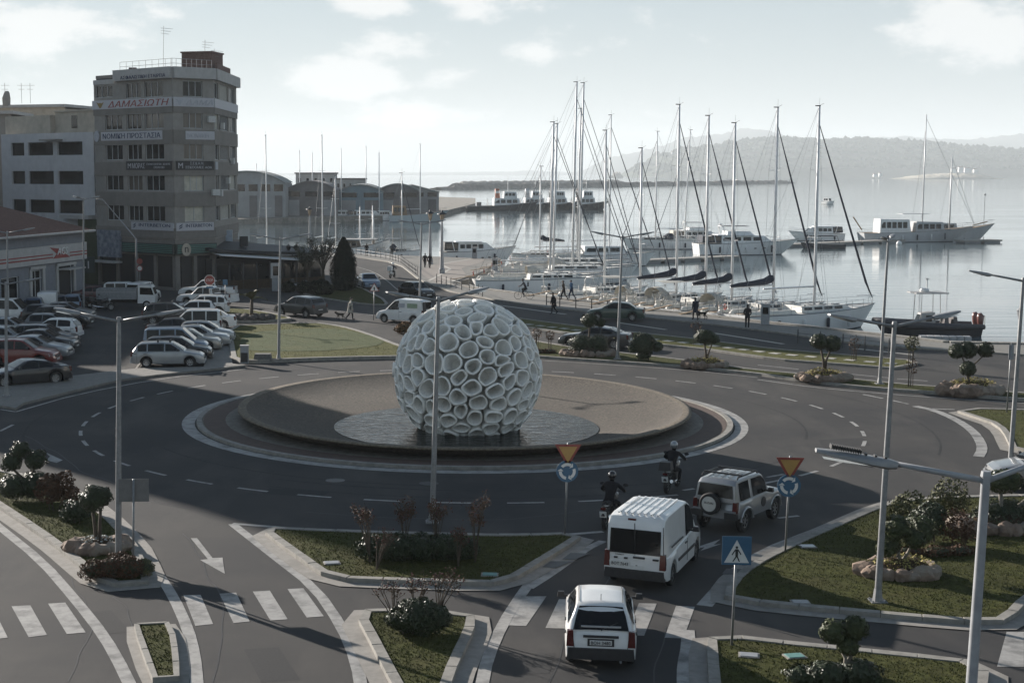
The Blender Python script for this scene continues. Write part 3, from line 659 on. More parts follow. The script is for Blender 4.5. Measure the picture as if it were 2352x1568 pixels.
mb=MB(); FL.box(mb,0,FL.L*.27,20.0,20.45,-.5,.06); bw(mb,'roof_fascia',wlight,blk)
mb=MB(); mb.prism([ctr+(q-ctr)*.97 for q in (bA,bB,bC,bD,bE)],20.6,20.9); bw(mb,'roof',wband,blk)
pc=Q(462,150,150); mb=MB(); mb.box((pc.x,151,22.0),(3.2,3.0,2.3),R(-15)); mb.box((pc.x,151,23.2),(3.4,3.2,.15),R(-15)); bw(mb,'lift_house',brickr,blk)
mb=MB(); mb.box((-26.6,149.2,21.3),(.7,.6,.7)); bw(mb,'chimney',brickr,blk)
mb=MB(); FR.box(mb,3,11,21.25,22.0,-.3,-.1); bw(mb,'parapet',brickr,blk)
mb=MB()
for F,a,b_ in ((FL,.33,.98),(FC,0,1)):
    for k in range(9): u=F.L*(a+(b_-a)*k/8); mb.cyl(F.p(u,21.2,-.2),F.p(u,22.05,-.2),.02,n=5)
    for z in (21.6,22.05): mb.cyl(F.p(F.L*a,z,-.2),F.p(F.L*b_,z,-.2),.02,n=5)
bw(mb,'roof_railing',galv,blk)
for (px,yt,yb,Y) in ((375,60,160,149),(470,92,150,151),(491,112,160,150)):
    a,b_=Q(px,yb,Y),Q(px+1,yt,Y); mb=MB(); mb.tube([a,b_],.025,5)
    for k in range(3): mb.cyl(b_+Vector((-.3,0,-.2-.25*k)),b_+Vector((.9-.2*k,0,-.3-.25*k)),.015,n=4)
    bw(mb,'aerial',wire,blk)
# sign bands
rt=blk.location
def sign(F,u0,u1,z0,z1,m,parts):
    s=board(blk,F,u0,u1,z0,z1,m,.16)
    for (tx,ua,ub,za,zb,tm,sh) in parts: lettering(tx,ub-ua,zb-za,tm,s,F.p((ua+ub)/2,(za+zb)/2,.175),F.t,ext=.03,shear=sh,root=rt)
    return s
L=FL.L
s=sign(FL,-.1,L,17.55,18.42,signw,[('ΔΑΜΑΣΙΩΤΗ',L*.20,L*.97,17.68,18.3,signr,.25)])
s2=MB(); c=FL.p(L*.10,18.0,.18); s2.add([c+FL.t*x+Vector((0,0,z)) for x,z in ((-.62,.26),(-.2,.14),(0,.2),(.2,.14),(.62,.26),(.3,-.1),(.14,-.32),(-.14,-.32),(-.3,-.1))],[tuple(range(9))]); bw(s2,'emblem',gold,blk)
s=sign(FC,0,FC.L,17.55,18.42,signw,[('ΔΑΜΑ',FC.L*.3,FC.L*.97,17.75,18.25,signg,.25)])
s2=MB(); c=FC.p(FC.L*.14,18.0,.18); s2.add([c+FC.t*x+Vector((0,0,z)) for x,z in ((-.42,.26),(-.15,.14),(0,.2),(.15,.14),(.42,.26),(.2,-.1),(.1,-.32),(-.1,-.32),(-.2,-.1))],[tuple(range(9))]); bw(s2,'emblem',signg,blk)
board(blk,FR,0,FR.L,17.55,18.42,signw,.16)
lettering('ΑΣΦΑΛΙΣΤΙΚΗ ΕΤΑΙΡΕΙΑ',L*.56,.36,signn,blk,FL.p(L*.68,20.47,.47),FL.t,ext=.04,root=rt)
sign(FL,L*.10,L*.88,14.45,15.3,signw,[('ΝΟΜΙΚΗ ΠΡΟΣΤΑΣΙΑ',L*.125,L*.86,14.62,15.14,signn,0)])
s2=MB(); c=FL.p(L*.04,14.9,.02); 
s2.add([c+FL.t*math.cos(k*.3927)*.42+Vector((0,0,math.sin(k*.3927)*.55))+FL.n*o for o in (0,.15) for k in range(16)],[tuple(range(16)),tuple(range(16,32))]+[(k,(k+1)%16,(k+1)%16+16,k+16) for k in range(16)]); bw(s2,'round_emblem',signg,blk)
sign(FC,FC.L*.28,FC.L*1.0,14.45,15.25,signw,[('ΝΟΜΙΚΗ',FC.L*.32,FC.L*.85,14.62,15.05,signg,0)])
sign(FL,L*.42,L*.99,11.55,12.4,signk,[('M',L*.445,L*.485,11.72,12.2,signw,0),('ΜΟΡΑΣ',L*.50,L*.66,11.7,12.22,signw,0),('ΣΧΟΛΗ ΟΔΗΓΩΝ - ΚΕΛΕΥΣ',L*.68,L*.975,12.02,12.2,signw,0),('ΣΧΟΛΗ ΠΕΙ',L*.77,L*.90,11.7,11.9,signw,0)])
sign(FC,FC.L*.04,FC.L*.97,11.55,12.4,signk,[('M',FC.L*.09,FC.L*.2,11.7,12.22,signw,0),('Σ.Ε.Κ.Α.Μ.',FC.L*.38,FC.L*.72,12.05,12.32,signw,0),('ΣΕΚΟΟΜΕΕ AOR',FC.L*.26,FC.L*.92,11.68,11.93,signw,0)])
board(blk,FR,0,1.4,11.6,12.35,signg,.14)
sign(FL,L*.47,L*.995,5.75,6.5,signw,[('INTERBETON',L*.57,L*.96,6.08,6.4,signn,0)])
sign(FC,FC.L*.02,FC.L*.95,5.75,6.5,signw,[('INTERBETON',FC.L*.25,FC.L*.9,6.08,6.4,signn,0)])
for F,u in ((FL,L*.515),(FC,FC.L*.12)):
    mb=MB()
    for dz in (0,.2): mb.slab([F.p(u+a,5.9+dz+b_,.18) for a,b_ in ((-.2,.0),(.12,.14),(.24,.32),(-.1,.16))],F.n,.02)
    bw(mb,'emblem',signn,blk)
# green striped fascia with round plaque
green=mat('green_neon_panel',(.07,.20,.17),.4,var=.08); gdark=mat('fascia_dark_green',(.025,.04,.04),.5,var=.1)
for F,a,b_ in ((FL,.36,1.0),(FC,0,1.0)):
    fb=board(blk,F,F.L*a,F.L*b_,3.5,4.5,gdark,.30,'shop_fascia')
    for k in range(5):
        mb=MB(); F.box(mb,F.L*a+.1,F.L*b_-.1,3.62+.17*k,3.70+.17*k,.305,.34); mb.v=[(x-rt.x,y-rt.y,z-rt.z) for x,y,z in mb.v]; mb.build('light_strip',green,fb)
c=FC.p(FC.L*.22,3.95,.36); mb=MB(); mb.add([c+FC.t*math.cos(k*.3927)*.5+Vector((0,0,math.sin(k*.3927)*.62))+FC.n*o for o in (0,.1) for k in range(16)],[tuple(range(16)),tuple(range(16,32))]+[(k,(k+1)%16,(k+1)%16+16,k+16) for k in range(16)]); pq=bw(mb,'plaque',wcream,blk)
lettering('n',.4,.5,signk,pq,FC.p(FC.L*.22,3.95,.47),FC.t,root=rt)
shopg=mat('shop_glass',(.018,.019,.02),.08,var=.4,scale=.8,spec=.5)
for F in (FL,FC,FR):
    mb=MB(); F.box(mb,0,F.L,0,3.5,-.75,-.7); bw(mb,'shop_window',shopg,blk)
    mb=MB(); nP=max(2,int(F.L/2.6))
    for k in range(nP+1): u=(F.L-.35)*k/nP; F.box(mb,u,u+.35,0,3.5,-.6,-.02)
    F.box(mb,0,F.L,3.3,4.9,-.6,-.02); F.box(mb,0,F.L,0,.3,-.6,-.1)
    bw(mb,'shopfront_pillars',wband,blk)
art=mat('poster_blue_grey',(.10,.12,.16),.5,c2=(.30,.33,.38),scale=2.2,detail=8)
board(blk,FL,.02*FL.L,.33*FL.L,2.9,5.6,art,.2,'poster_panel'); 
mb=MB(); FL.box(mb,-.1*FL.L,.33*FL.L,2.35,2.55,0,1.0); bw(mb,'canopy',wlight,blk)
acm=mat('ac_white',(.5,.5,.49),.6,var=.1)
for F,u,z in ((FC,FC.L*.82,16.1),(FR,1.6,9.0),(FR,6.0,10.2),(FR,9.0,12.2),(FR,3.1,15.6),(FC,FC.L*.9,9.1)):
    mb=MB(); F.box(mb,u,u+.8,z,z+.6,.12,.45); bw(mb,'air_conditioner',acm,blk)
# white block to its left
wA,wB=Vector((-43.2,161.5,0)),Vector((-31.1,151.3,0)); FW=Face(wA,wB)
wb_=thing('white_building','white plastered office block with three dark window columns beside the grey block','building',((wA.x+wB.x)/2-3,160,0))
L=FW.L; cols=[(.11*L,.26*L),(.30*L,.575*L),(.62*L,.885*L)]
facade(wb_,FW,0,15.4,[(a,b_,z,z+1.38,1) for z in (13.1,10.1,7.1,4.1) for a,b_ in cols],wwhite,framed,[glassd,glassd,glassd],depth=.3,mull=1)
bk=[wA-FW.n*.3,wB-FW.n*.3,wB-FW.n*14,wA-FW.n*14]
mb=MB(); mb.prism(bk,0,15.2); bw(mb,'body',wwhite,wb_)
mb=MB(); FW.box(mb,.0,.5*L,15.4,17.3,-5,-.6); bw(mb,'roof_room',wcream,wb_)
mb=MB(); FW.box(mb,.5*L,1.0*L,15.4,17.6,-6,-1.2); FW.box(mb,.5*L,1.02*L,17.6,17.75,-6.1,-1.0); bw(mb,'penthouse',wcream,wb_)
mb=MB(); FW.box(mb,.68*L,.74*L,15.9,17.2,-1.2,-1.16); bw(mb,'window',glassd,wb_)
mb=MB(); FW.box(mb,.5*L,.68*L,14.6,14.75,0,.9); bw(mb,'canopy',wgrey,wb_)
grn=mat('wall_dark_green',(.045,.06,.03),.85,var=.15); 
mb=MB(); FW.box(mb,.86*L,L+1.0,0,6.6,.0,.5); bw(mb,'green_pier',grn,wb_)
mb=MB(); FW.box(mb,.70*L,1.0*L,6.6,7.0,.0,.9); bw(mb,'canopy',wlight,wb_)
bd=MB(); c=Q(192,608,147); bd.box((c.x,c.y,c.z),(2.2,.15,1.6)); b2=bw(bd,'signboard',gdark,wb_); lettering('811',1.5,.75,signw,b2,(c.x-.2,c.y-.09,c.z),(1,0,0),root=wb_.location)
# far-left blocks behind
for nm,lab,px0,px1,yt,Y,m,ww in (('apartment_block','pale concrete block with long roof slab at the left picture edge',-60,25,262,172,wgrey,0),('apartment_block','distant cream block with roof parapet behind the white office block',-30,148,246,190,wcream,1)):
    a,c=Q(px0,yt,Y),Q(px1,yt,Y); F=Face((a.x,Y+ (3 if ww else 0)),(c.x,Y)); o=thing(nm,lab,'building',((a.x+c.x)/2,Y+5,0))
    facade(o,F,0,a.z,[(u,u+1.6,z,z+1.4,2) for z in np.arange(2,a.z-2,3.0) for u in np.arange(.8,F.L-1.6,2.8)],m,framed,gl,mull=2)
    mb=MB(); F.box(mb,0,F.L,0,a.z-.2,-9,-.3); bw(mb,'body',m,o)
    mb=MB(); F.box(mb,-.4,F.L+.4,a.z,a.z+.35,-9,.6); bw(mb,'roof_slab',wlight,o)
    if ww:
        for pxa in (12,50,70):
            q=Q(pxa,yt-8,Y+3); mb=MB(); mb.cyl(q,q+Vector((0,0,2.6)),.03,n=5); mb.cyl(q+Vector((-.5,0,2.3)),q+Vector((.6,0,2.3)),.02,n=4); mb.cyl(q+Vector((-.4,0,1.8)),q+Vector((.4,0,1.8)),.02,n=4); bw(mb,'aerial',wire,o)
        q=Q(15,yt-2,Y+2); mb=MB(); mb.tube([q,q+Vector((0,0,1.0)),q+Vector((.1,0,1.7)),q+Vector((.1,0,1.9))],[.5,.55,.35,.2],10); bw(mb,'chimney',wgrey,o)
# low blue-grey depot with tiled roof
aR,aL=Vector((-28.6,133.5,0)),Vector((-33.6,113,0)); FA=Face(aL,aR)
dep=thing('depot_building','low blue-grey courier depot with red and white fascia under brown tiled roof','building',(-38,123,0))
L=FA.L
facade(dep,FA,0,6.1,[(L-9.9,L-8.0,.3,3.1,2),(L-5.0,L-2.2,0,3.2,1),(L-15,L-12,.6,2.8,2)],wblue,white,[glassd,signk,glassd],depth=.25)
mb=MB(); mb.prism([aL-FA.n*.25,aR-FA.n*.25,aR-FA.n*12,aL-FA.n*12],0,6.1); bw(mb,'body',wblue,dep)
fas=board(dep,FA,0,L,3.6,5.1,wlight,.35,'fascia')
for za,zb in ((4.0,4.12),(4.28,4.38)):
    for ua,ub in ((0,L-6.6),(L-3.4,L)):
        mb=MB(); FA.box(mb,ua,ub,za,zb,.355,.375); mb.v=[(x-dep.location.x,y-dep.location.y,z) for x,y,z in mb.v]; mb.build('red_stripe',signr,fas)
mb=MB(); mb.slab([FA.p(L+u,z,.36) for u,z in ((-6.6,3.95),(-5.9,4.35),(-7.2,4.95),(-5.4,4.75),(-3.4,3.95))],FA.n,.02); bw(mb,'logo_chevron',signr,dep)
lettering('ACS',2.0,.62,white,fas,FA.p(L-4.9,4.55,.42),FA.t,ext=.05,shear=.2,root=dep.location)
for u0,u1 in ((L-10.3,L-7.6),(L-5.5,L-1.8)):
    mb=MB(); FA.box(mb,u0,u0+.4,0,3.4,0,.12); FA.box(mb,u1-.4,u1,0,3.4,0,.12); FA.box(mb,u0,u1,3.2,3.45,0,.2); bw(mb,'door_surround',wlight,dep)
mb=MB(); FA.box(mb,L-5.3,L-2.0,2.9,3.0,.0,1.2); bw(mb,'door_canopy',wlight,dep)
e=.8; ro=[FA.p(-1,6.15,e),FA.p(L+e,6.15,e),FA.p(L+e,6.15,-13),FA.p(-1,6.15,-13)]; rg=[FA.p(6,8.6,-6),FA.p(L-5.5,8.6,-6)]
mb=MB(); mb.add(ro+rg,[(0,1,5,4),(1,2,5),(2,3,4,5),(3,0,4),(0,3,2,1)]); bw(mb,'roof',tiles,dep)
mb=MB()
for a,c in ((ro[0],ro[1]),(ro[1],ro[2])): mb.tube([a+Vector((0,0,-.05)),c+Vector((0,0,-.05))],.11,6)
bw(mb,'rain_gutter',wlight,dep)
# cafe with dark front and white awning
cf=thing('cafe_building','dark glazed harbour cafe with white sloping awning beside the grey block','building',(-12,152,0))
FK=Face(P(495,667)[:2],P(742,655)[:2]); L=FK.L
mb=MB(); FK.box(mb,0,L,0,2.9,-9,-2.0); bw(mb,'body',signk,cf)
mb=MB()
for k in range(9): u=(L-.12)*k/8; FK.box(mb,u,u+.12,0,2.6,-.12,0)
bw(mb,'posts',framed,cf)
mb=MB()
for k in range(8): u=(L-.12)*k/8; FK.box(mb,u+.2,u+L/8-.1,.9,2.4,-.05,-.02)
bw(mb,'glazing',shopg,cf)
mb=MB(); FK.box(mb,0,L,0,.9,-.12,0); bw(mb,'counter_wall',soil,cf)
mb=MB(); mb.slab([FK.p(.4,3.35,.4),FK.p(L*.86,2.5,.9),FK.p(L*.86,2.75,-1.6),FK.p(.4,3.6,-2.4)],(0,0,1),.08); bw(mb,'awning',white,cf)
mb=MB(); mb.slab([FK.p(-.3,3.7,-.6),FK.p(L*1.06,2.95,-.4),FK.p(L*1.06,3.4,-5),FK.p(-.3,4.6,-7)],(0,0,1),.25); bw(mb,'roof',signk,cf)
tan=mat('canvas_tan',(.20,.175,.15),.9,var=.12)
mb=MB(); mb.slab([FK.p(.2,4.7,-7.1),FK.p(L*.9,3.5,-5.5),FK.p(L*.95,3.2,-13),FK.p(.2,6.2,-17)],(0,0,1),.15); bw(mb,'rear_roof',tan,cf)
mb=MB(); FK.box(mb,L*.36,L*.43,4.0,5.0,-3.2,-3.0); bw(mb,'roof_vent',signk,cf)
mb=MB(); FK.box(mb,L*.05,L*.92,0,2.9,-14,-9.1); bw(mb,'rear_wall',tan,cf)
k_=P(634,668); kio=thing('phone_kiosk','pale grey phone kiosk standing in front of the cafe','kiosk',(k_.x,k_.y,0))
m_=MB(); m_.box((0,0,.6),(.75,.6,1.2)); m_.build('pedestal',pgrey,kio); m_=MB(); m_.box((0,0,1.95),(.95,.5,1.45)); m_.build('hood',wlight,kio); m_=MB(); m_.box((0,-.26,1.95),(.5,.03,.9)); m_.build('screen',glassd,kio)
# white advert panel on the cafe roof
c=Q(524,553,151); m_=MB(); m_.box((c.x,c.y,c.z),(.9,.12,2.2)); bw(m_,'advert_panel',mat('advert_pale_blue',(.42,.48,.56),.5,var=.2,scale=1.2),cf)
# unseen blocks, added off to the left to shade the car park and roundabout
u_=Vector((math.cos(R(-47)),math.sin(R(-47)),0)); n_=Vector((.731,.682,0))
def offblock(name,lab,pts,h,m):
    c=sum(pts,Vector())/len(pts); o=thing(name,lab,'building',(c.x,c.y,0))
    mb=MB(); mb.prism([c+(p-c)*.97 for p in pts],0,h-.3); bw(mb,'core',signk,o)
    for i in range(len(pts)):
        F=Face(pts[i][:2],pts[(i+1)%len(pts)][:2])
        facade(o,F,0,h,[(u,u+1.8,z,z+1.5,2) for z in np.arange(1.2,h-2,3.1) for u in np.arange(1.2,F.L-2.4,3.6)],m,framew,[glassd],mull=2)
    mb=MB(); mb.prism([c+(p-c)*1.02 for p in pts],h,h+.4); bw(mb,'roof',wlight,o)
fc=n_*44.8-u_*((Vector((-53.6,123.1,0))-n_*44.8).length); f0=Vector((-53.6,123.1,0))
offblock('shadow_tower','tall cream block out of view, added to shade the roundabout',[f0-n_*16.5,f0,f0-u_*14,f0-n_*16.5-u_*14],30.0,wcream)
offblock('apartment_block','long pale block out of view, added to shade the car park',[Vector((-55,128,0)),Vector((-56,186,0)),Vector((-68,186,0)),Vector((-67,128,0))],16.3,wwhite)
# ---- far harbour: pier, sheds, breakwaters, hills
fp=PL([(-200,505),(545,503),(930,494),(1010,487),(1065,474),(1092,467),(1092,455),(1010,452),(400,448),(-200,448)])
mb=MB(); mb.prism(fp,-4,0); structure('harbour_pier',mb,stone)
teal=mat('shed_teal',(.16,.23,.27),.8,var=.15,scale=.3); shg=mat('shed_grey',(.30,.305,.31),.8,var=.12,scale=.3); shd=mat('shed_dark',(.15,.14,.14),.85,var=.2,scale=.3); roofg=mat('shed_roof',(.19,.21,.205),.8,var=.12,scale=.2)  # distance haze is put into these lightened shed colours
def shed(name,lab,px0,px1,ye,yt,yb,dep_,wm_,rm,nd_=4,arch=True):
    a,c=P(px0,yb),P(px1,yb); Y=a.y; s=Y/FPX*1.0; ze=CAMH+(YHOR-ye)*s; zt=CAMH+(YHOR-yt)*s; w=c.x-a.x
    o=thing(name,lab,'warehouse',((a.x+c.x)/2,Y,0)); prof=[]
    for k in range(13): q=k/12; prof.append((-w/2+w*q,ze+(zt-ze)*(math.sin(math.pi*q)**.8 if arch else 1-abs(2*q-1))))
    m_=MB(); n=len(prof); vs=[(-w/2,0,0)]+[(x,0,z-.3) for x,z in prof]+[(w/2,0,0)]; vs+= [(x,dep_,z) for x,_,z in vs]; k=n+2
    m_.add(vs,[tuple(range(k)),tuple(range(k,2*k))]+[(i,i+1,i+1+k,i+k) for i in range(k-1)]); m_.build('wall',wm_,o)
    m_=MB(); vs=[(x*1.02,-.6,z) for x,z in prof]+[(x*1.02,dep_+.6,z) for x,z in prof]+[(x*1.02,-.6,z-.35) for x,z in prof]; m_.add(vs,[(i,i+1,i+1+n,i+n) for i in range(n-1)]+[(i,i+1,i+1+2*n,i+2*n) for i in range(n-1)]); m_.build('roof',rm,o,True,40)
    for k in range(nd_):
        x=-w/2+w*(k+.5)/nd_; m_=MB(); m_.box((x,-.06,ze*.32),(w/nd_*.6,.1,ze*.62)); m_.build('door',shd if k%2 else shg,o)
        m_=MB(); m_.box((x,-.06,ze*.86),(w/nd_*.7,.1,ze*.2)); m_.build('window',glassd,o)
    return o
shed('warehouse','grey arched warehouse with tall pillars just right of the grey block',480,655,420,392,499,26,shg,roofg,6)
shed('warehouse','dark brown arched warehouse with small door beside the white harbour office',656,775,437,415,496,20,shd,shd,3)
shed('warehouse','teal gabled quay shed with mural behind the sailing masts',775,880,440,423,493,40,teal,roofg,2)
shed('warehouse','dark arched shed with painted mural between the teal and grey sheds',862,965,440,421,491.5,12,shd,roofg,2)
shed('warehouse','long grey shed with low roof at the end of the harbour pier',885,1008,440,424,488,30,shg,roofg,4,False)
for lab,px0,px1,yt,yb in (('flat-roofed grey harbour office with overhanging roof behind the brown warehouse',676,768,399,487),('lower flat-roofed white harbour office beside the teal shed',768,838,412,487)):
    a,c=P(px0,yb),P(px1,yb); zt=CAMH+(YHOR-yt)*a.y/FPX; o=thing('harbour_office',lab,'building',((a.x+c.x)/2,a.y+14,0)); w=c.x-a.x
    m_=MB(); m_.box((0,0,zt/2),(w,14,zt)); m_.build('wall',mat('harbour_white',(.36,.36,.36),.8,var=.08,scale=.4),o); m_=MB(); m_.box((0,0,zt+.15),(w*1.06,15,.4)); m_.build('roof',shd,o)
    for k in range(5):
        for z in (zt-1.9,zt-5.5): m_=MB(); m_.box((-w/2+w*(k+.5)/5,-7.03,z),(w*.06,.1,1.2)); m_.build('window',glassd,o)
rubble=two_scale(mat('breakwater_rubble',(.17,.155,.135),.95,var=.3,scale=.3,bump=.6,bscale=1),(.10,.095,.085),.1,.45,.6,.8)
def bank(name,pa,pb,w,h,seed,n=90):
    rg=random.Random(seed); a,c=P(*pa,WZ),P(*pb,WZ); t=(c-a).normalized(); nr=Vector((-t.y,t.x,0)); mb=MB(); vs=[];fs=[]
    for i in range(n+1):
        q=a.lerp(c,i/n); k=1.0 if 2<i<n-2 else .5
        for o,z in ((-w,0),(-w*.5,h*.8),(-w*.2,h),(w*.2,h),(w*.6,h*.7),(w,0)): vs.append(q+nr*(o+rg.uniform(-.1,.1)*w)+Vector((0,0,-.5 if z==0 else z*k*rg.uniform(.75,1.2))))
    for i in range(n):
        for k in range(5): fs.append((i*6+k,i*6+k+1,(i+1)*6+k+1,(i+1)*6+k))
    mb.add(vs,fs); return structure(name,mb,rubble)
bank('breakwater',(1000,436),(1818,421),7,4.2,3)
bank('breakwater',(1052,424),(1425,419),9,3.6,4)
bank('breakwater',(1406,408.5),(1428,408.5),40,16,6,14)
q=P(1783,421,WZ); bc_=thing('harbour_beacon','small pale beacon hut near the tip of the long breakwater','beacon',(q.x,q.y,2)); m_=MB(); m_.lathe([(2.4,0),(2.2,2.5),(1.3,2.8),(1.1,8.5),(1.6,8.8),(1.6,9.4),(.5,10.6),(0,11)],12); m_.build('tower',white,bc_)
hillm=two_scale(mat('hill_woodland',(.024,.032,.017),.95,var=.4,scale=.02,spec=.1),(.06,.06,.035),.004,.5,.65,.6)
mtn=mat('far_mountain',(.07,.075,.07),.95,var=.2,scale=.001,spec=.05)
def hill(name,sil,yb,Y,depth,m,seed,lump=4,trees=0):
    rg=random.Random(seed); xs=[p[0] for p in sil]
    def sil_h(px):
        for (a,ya),(b_,yb_) in zip(sil,sil[1:]):
            if a<=px<=b_: return ya+(yb_-ya)*(px-a)/(b_-a)
        return sil[-1][1]
    n=160; md=9; mb=MB(); vs=[];fs=[]
    grid=[]
    for i in range(n+1):
        px=xs[0]+(xs[-1]-xs[0])*i/n; hz_=max(.2,(yb-sil_h(px)))*Y/FPX
        row_=[]
        for k in range(md+1):
            f=k/md; hh=hz_*min(1,math.sin(min(1,f*1.15)*math.pi/2)**.9) if f<.87 else hz_*(1-(f-.87)/.13*.5)
            yy=Y+(f-.8)*depth; p=Vector(((px-PX0)*Y/FPX*(1+(f-.8)*depth/Y*.0),yy,WZ+(hh if k else -6)))
            if 0<k: p.z+=rg.uniform(-1,1)*lump*(1 if hh>lump*2 else .2)
            row_.append(p)
        grid.append(row_)
    for r in grid: vs+=r
    for i in range(n):
        for k in range(md): a=i*(md+1)+k; fs.append((a,a+1,a+md+2,a+md+1))
    mb.add(vs,fs); o=structure(name,mb,m,smooth=True)
    if trees:
        tb=MB()
        for _ in range(trees):
            i=rg.randrange(1,n); k=rg.choice((1,2,3,4,5,6,6,7,7,7)); p=grid[i][k].lerp(grid[i+1][k],rg.random())
            if p.z<8: continue
            r=rg.uniform(5,11); tb.ico((p.x,p.y,p.z+r*.4),r,1,(1,1,rg.uniform(.8,1.4)),.25,rg)
        w_=structure('wood',tb,hillm,kind='stuff')
    return o
HS=[(1428,408),(1446,389),(1460,382),(1489,378),(1494,361),(1532,355),(1556,343),(1575,349),(1604,343),(1628,341),(1664,334),(1683,329),(1700,331),(1719,325),(1736,324),(1796,324),(1844,326),(1868,329),(1928,324),(2000,327),(2100,333),(2200,343),(2352,352),(2600,370)]
hill('hill',[(a,b_-1.5) for a,b_ in HS],406,6200,1300,hillm,1,6,2600)
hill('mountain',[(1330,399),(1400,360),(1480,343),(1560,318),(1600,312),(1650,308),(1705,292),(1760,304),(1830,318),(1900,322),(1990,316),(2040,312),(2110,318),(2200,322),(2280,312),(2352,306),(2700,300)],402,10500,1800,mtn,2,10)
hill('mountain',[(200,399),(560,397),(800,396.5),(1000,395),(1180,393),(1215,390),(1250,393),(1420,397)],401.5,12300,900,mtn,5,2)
# sandy bluff and white houses on the far shore
lim=mat('pale_bluff',(.42,.38,.31),.9,var=.2,scale=.02)
hill('terrain',[(2040,408),(2090,402),(2130,398),(2180,396),(2230,399),(2270,406)],408.5,3600,120,lim,8,2)
for i,(px,py,w,h) in enumerate(((2010,402,9,5),(2022,401,7,7),(2190,391,12,8),(2206,389,10,10),(2222,390,14,9),(2240,392,9,6),(1545,351,11,6))):
    c=Q(px,py,3590 if i<6 else 5700); o=thing('shore_house',('white house far left on the opposite shore','narrow white house on the opposite shore beside the waterline','broad white house on top of the pale bluff','tall white house on top of the pale bluff','widest white house on the pale bluff','low white house right end of the pale bluff','pale villa among the trees on the wooded headland')[i],'house',(c.x,c.y,c.z-h/2-2))
    m_=MB(); m_.box((0,0,h/2+1),(w,8,h+2)); m_.build('wall',white,o); m_=MB(); m_.add([(-w*.55,-4.5,h+2),(w*.55,-4.5,h+2),(w*.55,4.5,h+2),(-w*.55,4.5,h+2),(-w*.3,0,h+4),(w*.3,0,h+4)],[(0,1,5,4),(1,2,5),(2,3,4,5),(3,0,4),(0,3,2,1)]); m_.build('roof',tiles,o)
